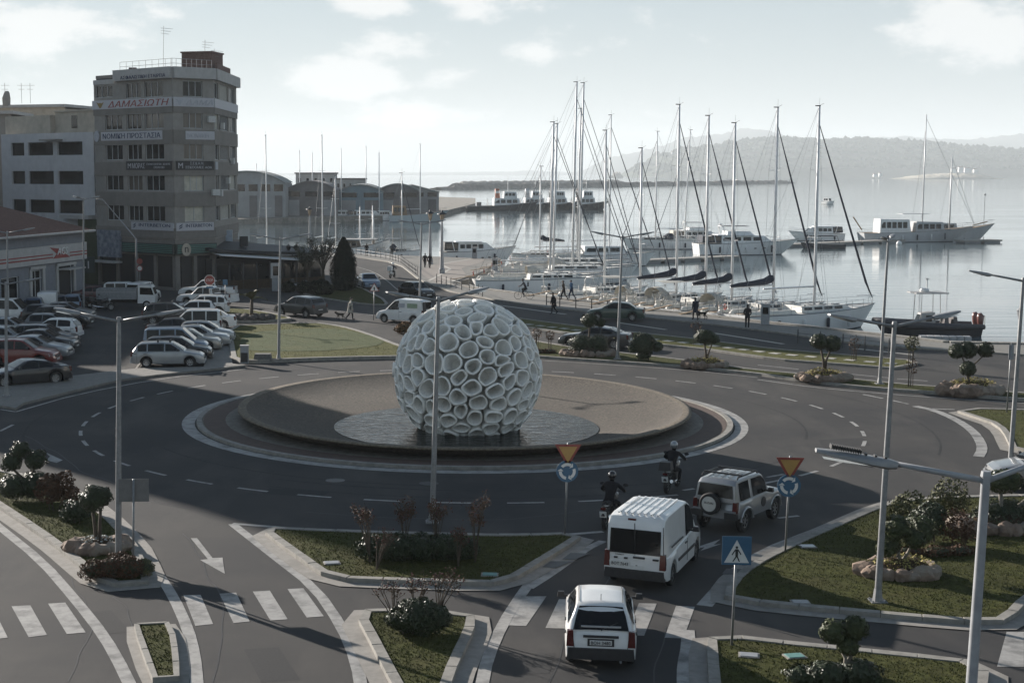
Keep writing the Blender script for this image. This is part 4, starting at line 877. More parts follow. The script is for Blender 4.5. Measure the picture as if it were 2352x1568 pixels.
# ------------------------------------------------------------------ vehicles
def interp(line,x):
    if x<=line[0][0]: return line[0][1]
    for (a,za),(b_,zb) in zip(line,line[1:]):
        if a<=x<=b_: return za+(zb-za)*(x-a)/max(1e-6,b_-a)
    return line[-1][1]
ST={
'hatch':dict(L=3.8,W=1.64,zb=.20,r=.29,wx=(1.17,-1.20),low=[(-1.9,.46),(-1.88,.72),(-1.80,.92),(-.2,.93),(.75,.95),(.92,.92),(1.6,.78),(1.83,.66),(1.9,.48)],gh=[(-1.82,.91),(-1.50,1.33),(-1.28,1.42),(-.4,1.46),(.15,1.41),(.88,.94)],win=[(-1.42,-.55),(-.47,.70)],wr=.525,roof=1.46),
'sedan':dict(L=4.4,W=1.74,zb=.20,r=.31,wx=(1.35,-1.30),low=[(-2.2,.5),(-2.17,.86),(-2.05,.95),(-1.4,.98),(.9,.95),(1.1,.92),(1.95,.78),(2.13,.66),(2.2,.48)],gh=[(-1.60,.97),(-.95,1.36),(-.3,1.43),(.2,1.41),(1.05,.95)],win=[(-1.25,-.42),(-.34,.85)],wr=.58,roof=1.43),
'coupe':dict(L=4.5,W=1.82,zb=.18,r=.34,wx=(1.42,-1.35),low=[(-2.25,.5),(-2.22,.86),(-2.08,.97),(-1.4,.97),(.75,.93),(1.0,.90),(1.95,.76),(2.18,.62),(2.25,.46)],gh=[(-1.75,.96),(-1.0,1.27),(-.3,1.37),(.1,1.35),(.95,.92)],win=[(-1.25,-.5),(-.43,.75)],wr=.57,roof=1.37),
'wagon':dict(L=4.25,W=1.68,zb=.20,r=.30,wx=(1.30,-1.22),low=[(-2.12,.48),(-2.1,.82),(-2.02,.94),(-.2,.94),(.85,.95),(1.05,.92),(1.85,.78),(2.05,.66),(2.12,.48)],gh=[(-2.03,.93),(-1.72,1.34),(-1.5,1.43),(-.4,1.47),(.2,1.43),(1.0,.95)],win=[(-1.72,-1.2),(-1.12,-.2),(-.12,.82)],wr=.57,roof=1.47),
'suv':dict(L=4.25,W=1.80,zb=.27,r=.345,wx=(1.28,-1.30),low=[(-2.12,.56),(-2.1,.98),(-2.0,1.06),(.85,1.06),(1.1,1.02),(1.85,.92),(2.05,.78),(2.12,.56)],gh=[(-2.02,1.05),(-1.74,1.48),(-1.45,1.58),(-.3,1.63),(.2,1.59),(1.02,1.06)],win=[(-1.75,-1.25),(-1.15,-.25),(-.17,.82)],wr=.60,roof=1.63),
'mpv':dict(L=4.05,W=1.70,zb=.22,r=.30,wx=(1.30,-1.22),low=[(-2.02,.48),(-2.0,.98),(.85,1.0),(1.02,.97),(1.75,.85),(1.95,.70),(2.02,.5)],gh=[(-1.99,.98),(-1.90,1.62),(-1.68,1.74),(.1,1.77),(.42,1.70),(1.18,1.0)],win=[(-1.75,-1.0),(-.92,-.05),(.03,.92)],wr=.66,roof=1.77),
'smallvan':dict(L=4.05,W=1.70,zb=.22,r=.30,wx=(1.30,-1.22),low=[(-2.02,.48),(-2.0,.98),(.85,1.0),(1.02,.97),(1.75,.85),(1.95,.70),(2.02,.5)],gh=[(-1.99,.98),(-1.92,1.66),(-1.72,1.78),(.1,1.80),(.42,1.72),(1.18,1.0)],win=[(.03,.92)],wr=.70,roof=1.80),
'tallvan':dict(L=4.5,W=1.80,zb=.24,r=.32,wx=(1.45,-1.40),low=[(-2.25,.50),(-2.23,.88),(-1.7,.92),(.9,1.06),(1.12,1.03),(1.95,.92),(2.18,.76),(2.25,.5)],gh=[(-2.225,.87),(-2.13,1.80),(-2.02,1.96),(-1.7,2.02),(.35,2.0),(.68,1.88),(1.40,1.06)],win=[(.15,1.08)],wr=.70,roof=2.02),
'jeep':dict(L=3.5,W=1.60,zb=.42,r=.36,wx=(1.13,-1.12),low=[(-1.75,.60),(-1.74,1.02),(.5,1.04),(.65,1.02),(1.45,.98),(1.70,.90),(1.75,.60)],gh=[(-1.735,1.02),(-1.66,1.55),(-1.52,1.67),(-.9,1.70),(.15,1.68),(.30,1.62),(.68,1.03)],win=[(-1.45,-.75),(-.55,.45)],wr=.62,roof=1.70),
'pickup':dict(L=5.1,W=1.80,zb=.40,r=.37,wx=(1.55,-1.45),low=[(-2.55,.70),(-2.53,1.08),(-.8,1.10),(.95,1.08),(1.15,1.05),(2.2,.96),(2.48,.82),(2.55,.6)],gh=[(-.85,1.09),(-.72,1.58),(-.5,1.70),(.25,1.72),(.5,1.66),(1.12,1.08)],win=[(-.68,.0),(.06,.90)],wr=.64,roof=1.72),
}
WH={}
def wheel_meshes(r):
    if r in WH: return WH[r]
    w=.20; m=MB(); prof=[(r*.62,-w/2),(r*.90,-w/2),(r,-w*.34),(r,w*.34),(r*.90,w/2),(r*.62,w/2)]
    n=20; vs=[];fs=[]
    for rr,y in prof+[(r*.55,0)]:
        for k in range(n): a=2*math.pi*k/n; vs.append((rr*math.cos(a),y,rr*math.sin(a)))
    for i in range(len(prof)):
        j=i+1
        for k in range(n): fs.append((i*n+k,i*n+(k+1)%n,j*n+(k+1)%n,j*n+k))
    m.add(vs,fs); tyre=m.mesh('tyre',black,True,40)
    m=MB()
    for s in (1,-1):
        y=s*w*.40
        m.add([(r*.64*math.cos(k*math.pi/10),y,r*.64*math.sin(k*math.pi/10)) for k in range(20)]+[(r*.54*math.cos(k*math.pi/10),y*.9,r*.54*math.sin(k*math.pi/10)) for k in range(20)],[(k,(k+1)%20,(k+1)%20+20,k+20) for k in range(20)])
        for q in range(7):
            a=2*math.pi*q/7; c,d=math.cos(a),math.sin(a); e=r*.085
            m.add([(c*r*.08-d*e,y,d*r*.08+c*e),(c*r*.08+d*e,y,d*r*.08-c*e),(c*r*.58+d*e*.8,y*.92,d*r*.58-c*e*.8),(c*r*.58-d*e*.8,y*.92,d*r*.58+c*e*.8)],[(0,1,2,3)])
        m.add([(r*.16*math.cos(k*math.pi/4),y*1.02,r*.16*math.sin(k*math.pi/4)) for k in range(8)],[tuple(range(8))])
    rim=m.mesh('rim',alloy); WH[r]=(tyre,rim); return WH[r]
CM={}
def car_parts(style):
    if style in CM: return CM[style]
    s=ST[style]; L,W,zb,r,low,gh=s['L'],s['W'],s['zb'],s['r'],s['low'],s['gh']; hw=W/2; out=[]
    def w(x):
        a=abs(x)/(L/2); return hw*(1-.13*max(0,(a-.62)/.38)**2.2) if x>0 else hw*(1-.07*max(0,(a-.70)/.30)**2.2)
    def bot(x):
        z=zb+(.14 if abs(x)>L/2-.04 else .05 if abs(x)>L/2-.2 else 0)
        for wx in s['wx']:
            d=abs(x-wx); ra=r*1.22
            if d<ra: z=max(z,r+math.sqrt(ra*ra-d*d)*.98)
        return z
    xs=set(x for x,_ in low)
    for wx in s['wx']:
        for k in range(-6,7): xs.add(wx+r*1.22*math.sin(k/6*math.pi/2)*1.0)
    x=-L/2
    while x<L/2: xs.add(round(x,3)); x+=.22
    xs=sorted(q for q in xs if -L/2<=q<=L/2); xs=[q for i,q in enumerate(xs) if i==0 or q-xs[i-1]>.012]
    m=MB(); rings=[]
    for x in xs:
        t,bz,ww=interp(low,x),bot(x),w(x); bz=min(bz,t-.10); k=t-bz
        half=[(ww*.80,bz),(ww*.985,bz+min(.03,k*.2)),(ww,bz+k*.45),(ww*.985,bz+k*.75),(ww*.955,t-.03),(ww*.90,t),(ww*.5,t+.018)]
        rings.append([(x,y,z) for y,z in half]+[(x,0,t+.025)]+[(x,-y,z) for y,z in reversed(half)])
    n=len(rings[0]); fs=[]
    for i in range(len(rings)-1):
        for k in range(n): k2=(k+1)%n; fs.append((i*n+k,i*n+k2,(i+1)*n+k2,(i+1)*n+k))
    fs.append(tuple(range(n))); fs.append(tuple((len(rings)-1)*n+k for k in range(n)))
    m.add([q for rr in rings for q in rr],fs); out.append(('body',m.mesh('body',None,True,32),'PAINT',None))
    # greenhouse
    belt=lambda x: interp(low,x)
    zr=s['roof']
    def ys(x,z):
        b_=w(x)*.925; return b_+(s['wr']*W/1.64*1.0-b_)*max(0,(z-belt(x)))/(zr-belt(x))*1.0
    gx=set(x for x,_ in gh); x=gh[0][0]
    while x<gh[-1][0]: gx.add(round(x,3)); x+=.16
    gx=sorted(gx); m=MB(); rings=[]
    for x in gx:
        zt=interp(gh,x); zb_=belt(x)-.03; zt=max(zt,zb_+.012); yt=ys(x,max(zt-.05,belt(x)))
        half=[(ys(x,belt(x)),zb_),(yt,max(zt-.05,zb_+.004)),(yt-.03,max(zt-.018,zb_+.006)),(yt-.11,zt),(yt*.45,zt+.018)]
        rings.append([(x,y,z) for y,z in half]+[(x,0,zt+.022)]+[(x,-y,z) for y,z in reversed(half)])
    n=len(rings[0]); fs=[]
    for i in range(len(rings)-1):
        for k in range(n-1): fs.append((i*n+k,i*n+k+1,(i+1)*n+k+1,(i+1)*n+k))
    fs.append(tuple(range(n))); fs.append(tuple((len(rings)-1)*n+k for k in range(n)))
    m.add([q for rr in rings for q in rr],fs); out.append(('cabin',m.mesh('cabin',None,True,32),'PAINT',None))
    for a,b_ in s['win']:
        for sg in (1,-1):
            pts=[];K=9
            bt=[(a+(b_-a)*k/K,belt(a+(b_-a)*k/K)+.02) for k in range(K+1)]; tp=[(q,min(interp(gh,q)-.085,zr-.10)) for q,_ in bt]
            ok=[k for k in range(K+1) if tp[k][1]>bt[k][1]+.03]
            if len(ok)<2: continue
            pl=[bt[k] for k in ok]+[tp[k] for k in reversed(ok)]
            m=MB(); m.add([(x,sg*(ys(x,z)+.010),z) for x,z in pl],[tuple(range(len(pl)))]); out.append(('side_window',m.mesh('side_window',glassd),None,None))
    def glass_strip(za,zb_,rear,ins=.10):
        ix=(0,1) if rear else (len(gh)-3,len(gh)-2); P_=[]
        for j in ix:
            for q in range(25):
                f=q/24; x=gh[j][0]+(gh[j+1][0]-gh[j][0])*f; z=gh[j][1]+(gh[j+1][1]-gh[j][1])*f
                if za<=z<=zb_: P_.append((x,z))
        if len(P_)<2: return
        P_=[P_[0],P_[len(P_)//2],P_[-1]] if len(P_)>2 else P_
        m=MB(); vs=[]
        dx=P_[-1][0]-P_[0][0]; dz=P_[-1][1]-P_[0][1]; l=math.hypot(dx,dz); nx,nz=(-dz/l,dx/l)
        for x,z in P_:
            h=ys(x,z)-ins
            for y in (-h,-h*.45,0,h*.45,h): vs.append((x+nx*.02,y,z+nz*.02+(.018 if abs(y)<h*.9 else .004)*abs(nz)))
        fs=[(i*5+k,i*5+k+1,(i+1)*5+k+1,(i+1)*5+k) for i in range(len(P_)-1) for k in range(4)]
        m.add(vs,fs); out.append(('rear_window' if rear else 'windscreen',m.mesh('glass',glassd,True),None,None))
    bz=belt(gh[-1][0]); glass_strip(bz+.05,zr-.07,False)
    if style not in('smallvan',): glass_strip(belt(gh[0][0])+(.10 if style in('tallvan','jeep','mpv','suv') else .04),zr-(.36 if style=='tallvan' else .16 if style in('mpv','jeep') else .10),True,.08)
    # lights, bumpers, plates, mirrors
    xf,xr=L/2,-L/2; zh=interp(low,xf-.1); zt=interp(low,xr+.06)
    for sg in (1,-1):
        m=MB(); ww=w(xf-.12); m.add([(xf-.02-.01,sg*ww*.55,zh-.16),(xf-.02,sg*ww*.60,zh-.03),(xf-.30,sg*(w(xf-.3)*.975+.004),zh+.03),(xf-.26,sg*(w(xf-.26)*.995+.006),zh-.13),(xf-.08,sg*(ww*.93),zh-.18),(xf-.05,sg*ww*.80,zh-.02)],[(0,1,5,4),(5,2,3,4)]); 
        m.v=[(x+.012,y,z) for x,y,z in m.v]; out.append(('headlight',m.mesh('headlight',headl),None,None))
        m=MB(); hgt=(.36 if style=='hatch' else .42 if style in('tallvan','smallvan','mpv','jeep') else .27); ww=w(xr+.02); 
        zc=zt-.08 if style not in('tallvan','smallvan','mpv','jeep') else .62+.2
        if style=='hatch': zc=.74
        m.box((xr+.07,sg*(ww-.075),zc),(.16,.17,hgt),taper=.8); out.append(('tail_light',m.mesh('tail_light',redl),None,None))
        m=MB(); m.box((.62 if style!='jeep' else .38,sg*(hw+.12),belt(.6)+.10),(.12,.18,.13),taper=.8); m.box((.64 if style!='jeep' else .40,sg*(hw+.01),belt(.6)+.06),(.06,.12,.05)); out.append(('mirror',m.mesh('mirror',dplast),None,None))
    m=MB(); m.box((xr+.03,0,zb+.20),(.16,W*.93,.26),taper=.97); out.append(('rear_bumper',m.mesh('rear_bumper',None),'BUMP',None))
    m=MB(); m.box((xf-.05,0,zb+.17),(.16,W*.86,.24),taper=.97); out.append(('front_bumper',m.mesh('front_bumper',None),'BUMP',None))
    m=MB(); m.box((xf+.01,0,zh-.16),(.04,W*.42,.09)); out.append(('grille',m.mesh('grille',dplast),None,None))
    m=MB(); m.box((xf+.035,0,zb+.2),(.012,.50,.11)); out.append(('licence_plate',m.mesh('licence_plate',plate),None,None))
    zp=.62 if style!='jeep' else .55
    m=MB(); m.box((xr-.012 if style!='jeep' else xr-.02,0,zp if style!='hatch' else .66),(.014,.50,.11)); out.append(('licence_plate',m.mesh('licence_plate',plate),None,None))
    for x in ([q[0]-.04 for q in s['win']][:2] if style not in('jeep',) else []):
        for sg in (1,-1):
            m=MB(); m.box((x,sg*(w(x)+.001),(zb+belt(x))/2+.05),(.012,.008,belt(x)-zb-.14)); out.append(('door_seam',m.mesh('door_seam',dplast),None,None))
            m=MB(); m.box((x-.12+.0,sg*(w(x)*.99),belt(x)-.12),(.18,.03,.03)); out.append(('door_handle',m.mesh('door_handle',dplast),None,None))
    m=MB(); m.box((0,0,zb+.16),(L*.86,W*.74,.22)); out.append(('underbody',m.mesh('underbody',black),None,None))
    CM[style]=out; return out
def car(style,paint_,label,pos,heading,group=None,name='parked_car',cat='car',bump=None,sc=1.0):
    s=ST[style]; o=thing(name,label,cat,(pos[0],pos[1],0),R(heading),group,sc)
    for nm,me,m,_ in car_parts(style):
        link(nm,me,o,mat_=CP[paint_] if m=='PAINT' else (bump or CP[paint_]) if m=='BUMP' else None)
    ty,ri=wheel_meshes(s['r'])
    for x in s['wx']:
        for sg in (1,-1):
            wt=link('wheel',ty,o,(x,sg*(s['W']/2-.13),s['r'])); link('rim',ri,wt)
    return o
def extra(o,nm,mb,m,parent=None): return mb.build(nm,m,parent or o)
def carP(style,paint_,label,px,py,heading,**k): return car(style,paint_,label,P(px,py),heading,**k)
def rear_at(style,px,py,heading): 
    q=P(px,py); a=R(heading); l=ST[style]['L']/2; return Vector((q.x+math.cos(a)*l,q.y+math.sin(a)*l,0))
def ptext(o,s,w,h,at,m,ext=.008): # letters facing backwards (-x) in car space
    me=text_mesh(s,w,h,ext); me.materials.append(m)
    M=Matrix(((0,0,-1),(-1,0,0),(0,1,0))).to_4x4(); M.translation=Vector(at); me.transform(M); return link('lettering',me,o)
# --- hero vehicles at the roundabout entry
hc=car('hatch','white','small white hatchback with black rear bumper approaching the zebra crossing',rear_at('hatch',1379,1540,83),83,name='hatchback',bump=dplast)
extra(hc,'number_plate_frame',MB().box((-1.896,0,.66),(.02,.60,.17)),dplast); ptext(hc,'BOH 3480',.44,.075,(-1.933,0,.66),ink)
extra(hc,'tailgate_handle',MB().box((-1.905,0,.80),(.04,.80,.05)),dplast)
extra(hc,'wiper',MB().tube([(-1.86,.0,.93),(-1.80,-.15,1.0),(-1.72,-.38,1.08)],.012,5),dplast)
extra(hc,'aerial',MB().cyl((-1.2,0,1.44),(-1.3,0,1.62),.008,n=5),dplast)
for sg in (1,-1): extra(hc,'roof_gutter',MB().tube([(-1.25,sg*.50,1.432),(-.4,sg*.51,1.470),(.1,sg*.50,1.432)],.010,5),dplast)
for sg in (1,-1): extra(hc,'tailgate_seam',MB().tube([(-1.905,sg*.60,.52),(-1.895,sg*.62,.72),(-1.83,sg*.66,.93)],.007,4),dplast)
extra(hc,'tailgate_seam',MB().tube([(-1.907,.60,.52),(-1.907,-.60,.52)],.007,4),dplast)
extra(hc,'parcel_shelf',MB().box((-1.70,0,1.0),(.25,.9,.03)),wlight)
extra(hc,'exhaust_pipe',MB().cyl((-1.75,-.45,.24),(-1.96,-.45,.24),.03,n=8),galv)
tv=car('tallvan','white','tall white panel van with black rear windows waiting at the roundabout',rear_at('tallvan',1456,1354,66),66,name='panel_van',cat='van',bump=dplast)
for k in range(7): extra(tv,'roof_rib',MB().box((-.85,-.54+.18*k,2.038),(2.2,.05,.03)),CP['white'])
extra(tv,'door_seam',MB().box((-2.215,.0,1.15),(.05,.012,1.4),ry=R(-6)),dplast)
for sg in (1,-1): extra(tv,'door_seam',MB().box((-2.21,sg*.78,1.15),(.05,.010,1.3),ry=R(-6)),dplast)
extra(tv,'brake_light',MB().box((-2.075,.13,1.90),(.04,.22,.05)),redl)
for y,z,w_ in ((.52,.86,.10),(.24,.86,.10),(-.12,.90,.32),(-.58,.88,.16)): extra(tv,'door_handle',MB().box((-2.245,y,z),(.05,w_,.045)),dplast)
ptext(tv,'TRANSIT',.34,.05,(-2.245,.56,1.02),ink); ptext(tv,'CONNECT',.24,.035,(-2.25,.42,.95),ink); ptext(tv,'BOT 7643',.46,.085,(-2.275,.40,.70),ink); extra(tv,'licence_plate_holder',MB().box((-2.255,.40,.70),(.02,.58,.15)),plate)
extra(tv,'lock',MB().box((-2.255,-.06,.66),(.02,.05,.06)),dplast)
for sg in (1,-1): extra(tv,'side_moulding',MB().box((0.0,sg*.905,.62),(1.9,.03,.08)),dplast); extra(tv,'door_rail',MB().box((-1.0,sg*.875,1.13),(1.3,.02,.03)),dplast)
jp=car('jeep','silver','silver compact off-roader with spare wheel on its back door entering the roundabout',rear_at('jeep',1640,1222,52),52,name='off_roader',bump=CP['silver'])
ty,ri=wheel_meshes(.345)
sp=link('spare_wheel',ty,jp,(-1.86,.10,.93),(0,0,R(90))); extra(jp,'wheel_cover',MB().cyl((-1.90,.10,.93),(-1.965,.10,.93),.25,.24,20),mat('wheel_cover_cream',(.55,.54,.50),.5,var=.05)); ptext(jp,'SUZUKI',.30,.06,(-1.972,.10,.97),ink)
for sg in (1,-1):
    extra(jp,'roof_rail',MB().tube([(-1.45,sg*.60,1.70),(-1.4,sg*.60,1.77),(-.1,sg*.60,1.78),(0,sg*.60,1.70)],.028,6),dplast)
    extra(jp,'bumper_corner',MB().box((-1.78,sg*.58,.60),(.16,.40,.20)),dplast)
    extra(jp,'wheel_arch_flare',MB().tube([(-1.12+.44*math.cos(a),sg*.81,.36+.44*math.sin(a)) for a in np.linspace(.1,3.04,9)],.045,6),CP['silver']); extra(jp,'wheel_arch_flare',MB().tube([(1.13+.44*math.cos(a),sg*.76,.36+.44*math.sin(a)) for a in np.linspace(.1,3.04,9)],.045,6),CP['silver'])
extra(jp,'roof_bar',MB().box((-1.2,0,1.80),(.06,1.3,.05)),dplast); extra(jp,'roof_bar',MB().box((-.25,0,1.80),(.06,1.3,.05)),dplast)
for k in range(3): extra(jp,'roof_rib',MB().box((-.7,-.25+.25*k,1.735),(1.3,.03,.02)),CP['silver'])
extra(jp,'door_emblem',MB().cyl((.10,-.80,.78),(.10,-.815,.78),.16,n=16),CP['dgrey'])
# --- traffic on the far roads
carP('suv','dgrey','dark grey crossover driving past the palm planter',690,726,142,name='crossover')
dv=carP('smallvan','white','white delivery van with black rear door panel behind the sphere',928,740,152,name='delivery_van',cat='van',bump=dplast)
extra(dv,'side_graphic',MB().box((-.2,.79,1.35),(.55,.02,.32)),signg); extra(dv,'side_graphic',MB().box((-1.1,.79,1.35),(.85,.02,.34)),mat('graphic_green',(.28,.36,.25),.5)); extra(dv,'rear_panel',MB().box((-2.03,.55,1.15),(.05,.42,1.0)),dplast); extra(dv,'rear_window',MB().box((-2.01,-.15,1.35),(.05,.75,.5)),glassd)
carP('sedan','lblue','blue-grey saloon coming round the bend beside the cypress',846,661,-78,name='saloon_car')
carP('hatch','black','black hatchback coming along the harbour road behind the sphere',958,684,-56,name='hatchback')
carP('sedan','green','dark green saloon driving left along the promenade',1414,735,168,name='saloon_car')
carP('coupe','dgrey','dark grey coupe behind the topiary on the median',1368,797,160,name='coupe_car',sc=1.02)
carP('hatch','silver','silver hatchback cut by the right picture edge behind the lamp post',2395,1118,170,name='hatchback')
# --- car park, right-hand row
GR='cars parked in the right-hand row'
rowR=[(86.2,-13.6,'wagon','silver','silver estate car with roof bars nearest in the right-hand row',3),(89.0,-13.5,'wagon','black','black estate car second in the right-hand row behind the silver estate',3),(91.3,-13.9,'mpv','lblue','blue-grey tall hatchback third in the right-hand row',3),(93.8,-13.6,'sedan','champ','champagne saloon fourth in the right-hand row',3),(96.1,-13.3,'sedan','silver','silver saloon fifth in the right-hand row',3),(98.5,-13.0,'hatch','silver','silver hatchback sixth in the right-hand row',3),(100.9,-15.2,'sedan','black','black saloon seventh in the right-hand row',4),(103.6,-14.6,'mpv','white','white tall hatchback parked tail-out in the right-hand row',184),(107.4,-14.2,'sedan','white','white saloon with tail towards the palm lawn',184),(110.6,-17.2,'suv','black','black four-wheel-drive with roof rack in the right-hand row',3),(114.6,-16.2,'hatch','white','white hatchback last but one in the right-hand row',185),(117.6,-15.8,'suv','white','white crossover at the far end of the right-hand row',185)]
for i,(y,x,st,c,lab,h) in enumerate(rowR):
    o=car(st,c,lab,(x,y),h,GR)
    if i==0:
        for xx in (-.55,.15):
            extra(o,'roof_bar',MB().box((xx,0,1.56),(.06,1.2,.04)),chrome)
            for sg in (1,-1): extra(o,'bar_foot',MB().box((xx,sg*.55,1.53),(.10,.05,.16)),dplast)
    if i==9:
        for xx in (-.9,.1): extra(o,'roof_bar',MB().box((xx,0,1.75),(.06,1.3,.05)),chrome)
def pick(o,m): 
    extra(o,'load_bed',MB().box((-1.68,0,1.106),(1.55,1.45,.02)),dplast); extra(o,'tailgate',MB().box((-2.54,0,.88),(.04,1.6,.46)),m)
    for sg in (1,-1): extra(o,'roll_bar',MB().tube([(-.95,sg*.68,1.1),(-1.05,sg*.66,1.62),(-1.05,0,1.66)],.035,6),dplast)
pick(carP('pickup','white','white double-cab pickup in front of the cafe facing left',478,685,178,name='pickup_truck',cat='pickup'),CP['white'])
p2=carP('pickup','white','older white pickup with barred rear window behind the stop sign',477,703,160,name='pickup_truck',cat='pickup'); pick(p2,CP['white'])
# --- car park, left-hand rows
GL='cars parked in the left-hand row'
rowL=[(840,52,'suv','red','dark red crossover nearest in the left-hand row',-4),(822,82,'sedan','silver','silver saloon second in the left-hand row beside the red crossover',-4),(806,100,'sedan','black','black saloon third in the left-hand row',-4),(795,104,'wagon','dgrey','dark grey estate fourth in the left-hand row',-4),(778,122,'hatch','white','white hatchback with roof rack parked tail-out in the left-hand row',176),(766,121,'hatch','grey','grey hatchback sixth in the left-hand row',-4),(752,146,'suv','black','black boxy four-wheel-drive in the left-hand row',-4),(742,112,'hatch','black','black hatchback behind the boxy four-wheel-drive',-4),(735,152,'sedan','grey','grey saloon at the far end of the left-hand row',-4)]
for py,px,st,c,lab,h in rowL: carP(st,c,lab,px,py,h,group=GL)
GO='cars parked beside the depot'
for px,py,st,c,lab,h in ((60,882,'coupe','black','black convertible with its front towards the viewer by the pavement',-148),(16,800,'hatch','silver','pale silver hatchback at the left edge behind the red crossover',-6),(20,775,'sedan','silver','silver saloon at the left edge behind the lamp post',-6),(28,738,'mpv','white','white people carrier with bulky roof by the depot',-12),(83,722,'hatch','blue','blue hatchback seen from behind beside the depot',96),(113,718,'smallvan','white','small white van seen from behind beside the depot',98),(138,715,'hatch','dgrey','dark hatchback with raised boot beside the depot door',97),(170,714,'hatch','lblue','lavender grey hatchback beside the tall triple lamp',97),(226,693,'sedan','maroon','dark red car in the shade under the poster panel',2),(292,693,'mpv','white','white car behind the flatbed truck',4),(330,692,'mpv','white','white people carrier seen from behind by the shopfront',74)):
    carP(st,c,lab,px,py,h,group=GO)
# flatbed truck
tp=P(292,707); tk=thing('flatbed_truck','small flatbed truck with grey dropside bed and white cab','truck',(tp.x,tp.y,0),R(2))
bedm=mat('truck_bed_grey',(.22,.23,.24),.6,var=.15)
extra(tk,'chassis',MB().box((-.2,0,.62),(4.9,.9,.22)),black)
extra(tk,'load_bed',MB().box((-.75,0,.85),(3.3,1.95,.12)),bedm)
for sg in (1,-1): extra(tk,'side_board',MB().box((-.75,sg*.96,1.28),(3.3,.05,.75)),bedm); extra(tk,'side_rail',MB().box((-.75,sg*.99,1.40),(3.3,.03,.06)),pgrey)
extra(tk,'tail_board',MB().box((-2.38,0,1.28),(.05,1.95,.75)),bedm); extra(tk,'head_board',MB().box((.92,0,1.35),(.05,1.95,.95)),bedm)
m_=MB(); pr=[(1.0,.45),(2.45,.45),(2.5,1.0),(2.25,1.75),(2.1,1.95),(1.05,1.98)]; m_.add([(x,y,z) for y in (-.85,.85) for x,z in pr],[tuple(range(6)),tuple(range(6,12))]+[(k,(k+1)%6,(k+1)%6+6,k+6) for k in range(6)]); extra(tk,'cab',m_,CP['white'])
for sg in (1,-1): m_=MB(); m_.add([(x,sg*.858,z) for x,z in ((1.2,1.2),(2.35,1.15),(2.15,1.75),(1.2,1.78))],[(0,1,2,3)]); extra(tk,'side_window',m_,glassd)
m_=MB(); m_.add([(2.445,-.75,1.2),(2.445,.75,1.2),(2.265,.75,1.74),(2.265,-.75,1.74)],[(0,1,2,3)]); extra(tk,'windscreen',m_,glassd)
ty,ri=wheel_meshes(.34)
for x in (1.75,-1.5):
    for sg in (1,-1): wt=link('wheel',ty,tk,(x,sg*.78,.34)); link('rim',ri,wt)
# --- two-wheelers
def bike(label,pos,heading,kind='motorcycle',paint_=None,box=True,group=None):
    o=thing('motorcycle' if kind=='motorcycle' else 'scooter',label,'motorcycle' if kind=='motorcycle' else 'scooter',(pos[0],pos[1],0),R(heading),group)
    pm=paint_ or CP['black']; r=.31 if kind=='motorcycle' else .25; wb=.68 if kind=='motorcycle' else .62
    ty,ri=wheel_meshes(r)
    for x in (wb,-wb): wt=link('wheel',ty,o,(x,0,r)); wt.scale=(1,.6,1); link('rim',ri,wt)
    if kind=='motorcycle':
        extra(o,'fuel_tank',MB().tube([(-.05,0,.80),(.15,0,.86),(.38,0,.86),(.5,0,.78)],[.08,.16,.16,.08],10,flat=1.1),pm)
        extra(o,'engine',MB().box((.08,0,.45),(.42,.32,.36),taper=.8),dplast)
        extra(o,'seat',MB().tube([(-.75,0,.86),(-.5,0,.80),(-.1,0,.78)],[.10,.14,.10],8,flat=.6),black)
        extra(o,'frame',MB().tube([(.45,0,.85),(.1,0,.62),(-.3,0,.55),(-.68,0,.33)],.05,6),dplast)
        extra(o,'tail',MB().tube([(-.6,0,.76),(-.95,0,.80)],[.11,.05],6),pm)
        extra(o,'tail_light',MB().box((-.97,0,.74),(.05,.16,.08)),redl); extra(o,'licence_plate',MB().box((-.98,0,.55),(.02,.22,.20),ry=R(-15)),plate); extra(o,'rear_mudguard',MB().tube([(-.85,0,.72),(-.99,0,.50)],[.07,.06],6),dplast)
        extra(o,'exhaust',MB().tube([(.05,-.17,.35),(-.4,-.19,.36),(-.85,-.2,.48)],[.04,.06,.065],8),chrome)
    else:
        extra(o,'seat',MB().tube([(-.75,0,.78),(-.4,0,.76),(.0,0,.70)],[.10,.15,.10],8,flat=.5),black)
        extra(o,'body',MB().tube([(-.85,0,.62),(-.5,0,.58),(-.1,0,.46),(.15,0,.32)],[.08,.17,.19,.15],8),pm)
        extra(o,'footboard',MB().box((.2,0,.30),(.5,.32,.06)),dplast)
        extra(o,'leg_shield',MB().box((.48,0,.66),(.06,.42,.68),ry=R(-18),taper=.75),pm)
        extra(o,'tail_light',MB().box((-.88,0,.66),(.05,.16,.07)),redl); extra(o,'licence_plate',MB().box((-.9,0,.48),(.02,.22,.18)),plate)
    extra(o,'fork',MB().tube([(wb,0,r),(.50,0,.95)],.055,6),galv)
    extra(o,'handlebar',MB().tube([(.33,.36,1.02),(.44,.2,1.04),(.46,0,1.0),(.44,-.2,1.04),(.33,-.36,1.02)],.016,6),dplast)
    extra(o,'headlight',MB().ico((.58,0,.90),.11,2),headl)
    for sg in (1,-1):
        mi=extra(o,'mirror',MB().tube([(.40,sg*.28,1.03),(.42,sg*.36,1.22)],.010,5).add([(.42+.0,sg*.38+.09*math.cos(k*.785),1.25+.055*math.sin(k*.785)) for k in range(8)],[tuple(range(8))]),dplast)
    if box: 
        extra(o,'top_box',MB().box((-.86,0,1.02),(.40,.44,.30),taper=.85),dplast)
    return o
b1=bike('motorcycle with black top box ridden by a person in a grey helmet',P(1544,1124),64)
b2=bike('motorcycle with lit red tail light half hidden by the tall van',P(1402,1205),68,box=False)
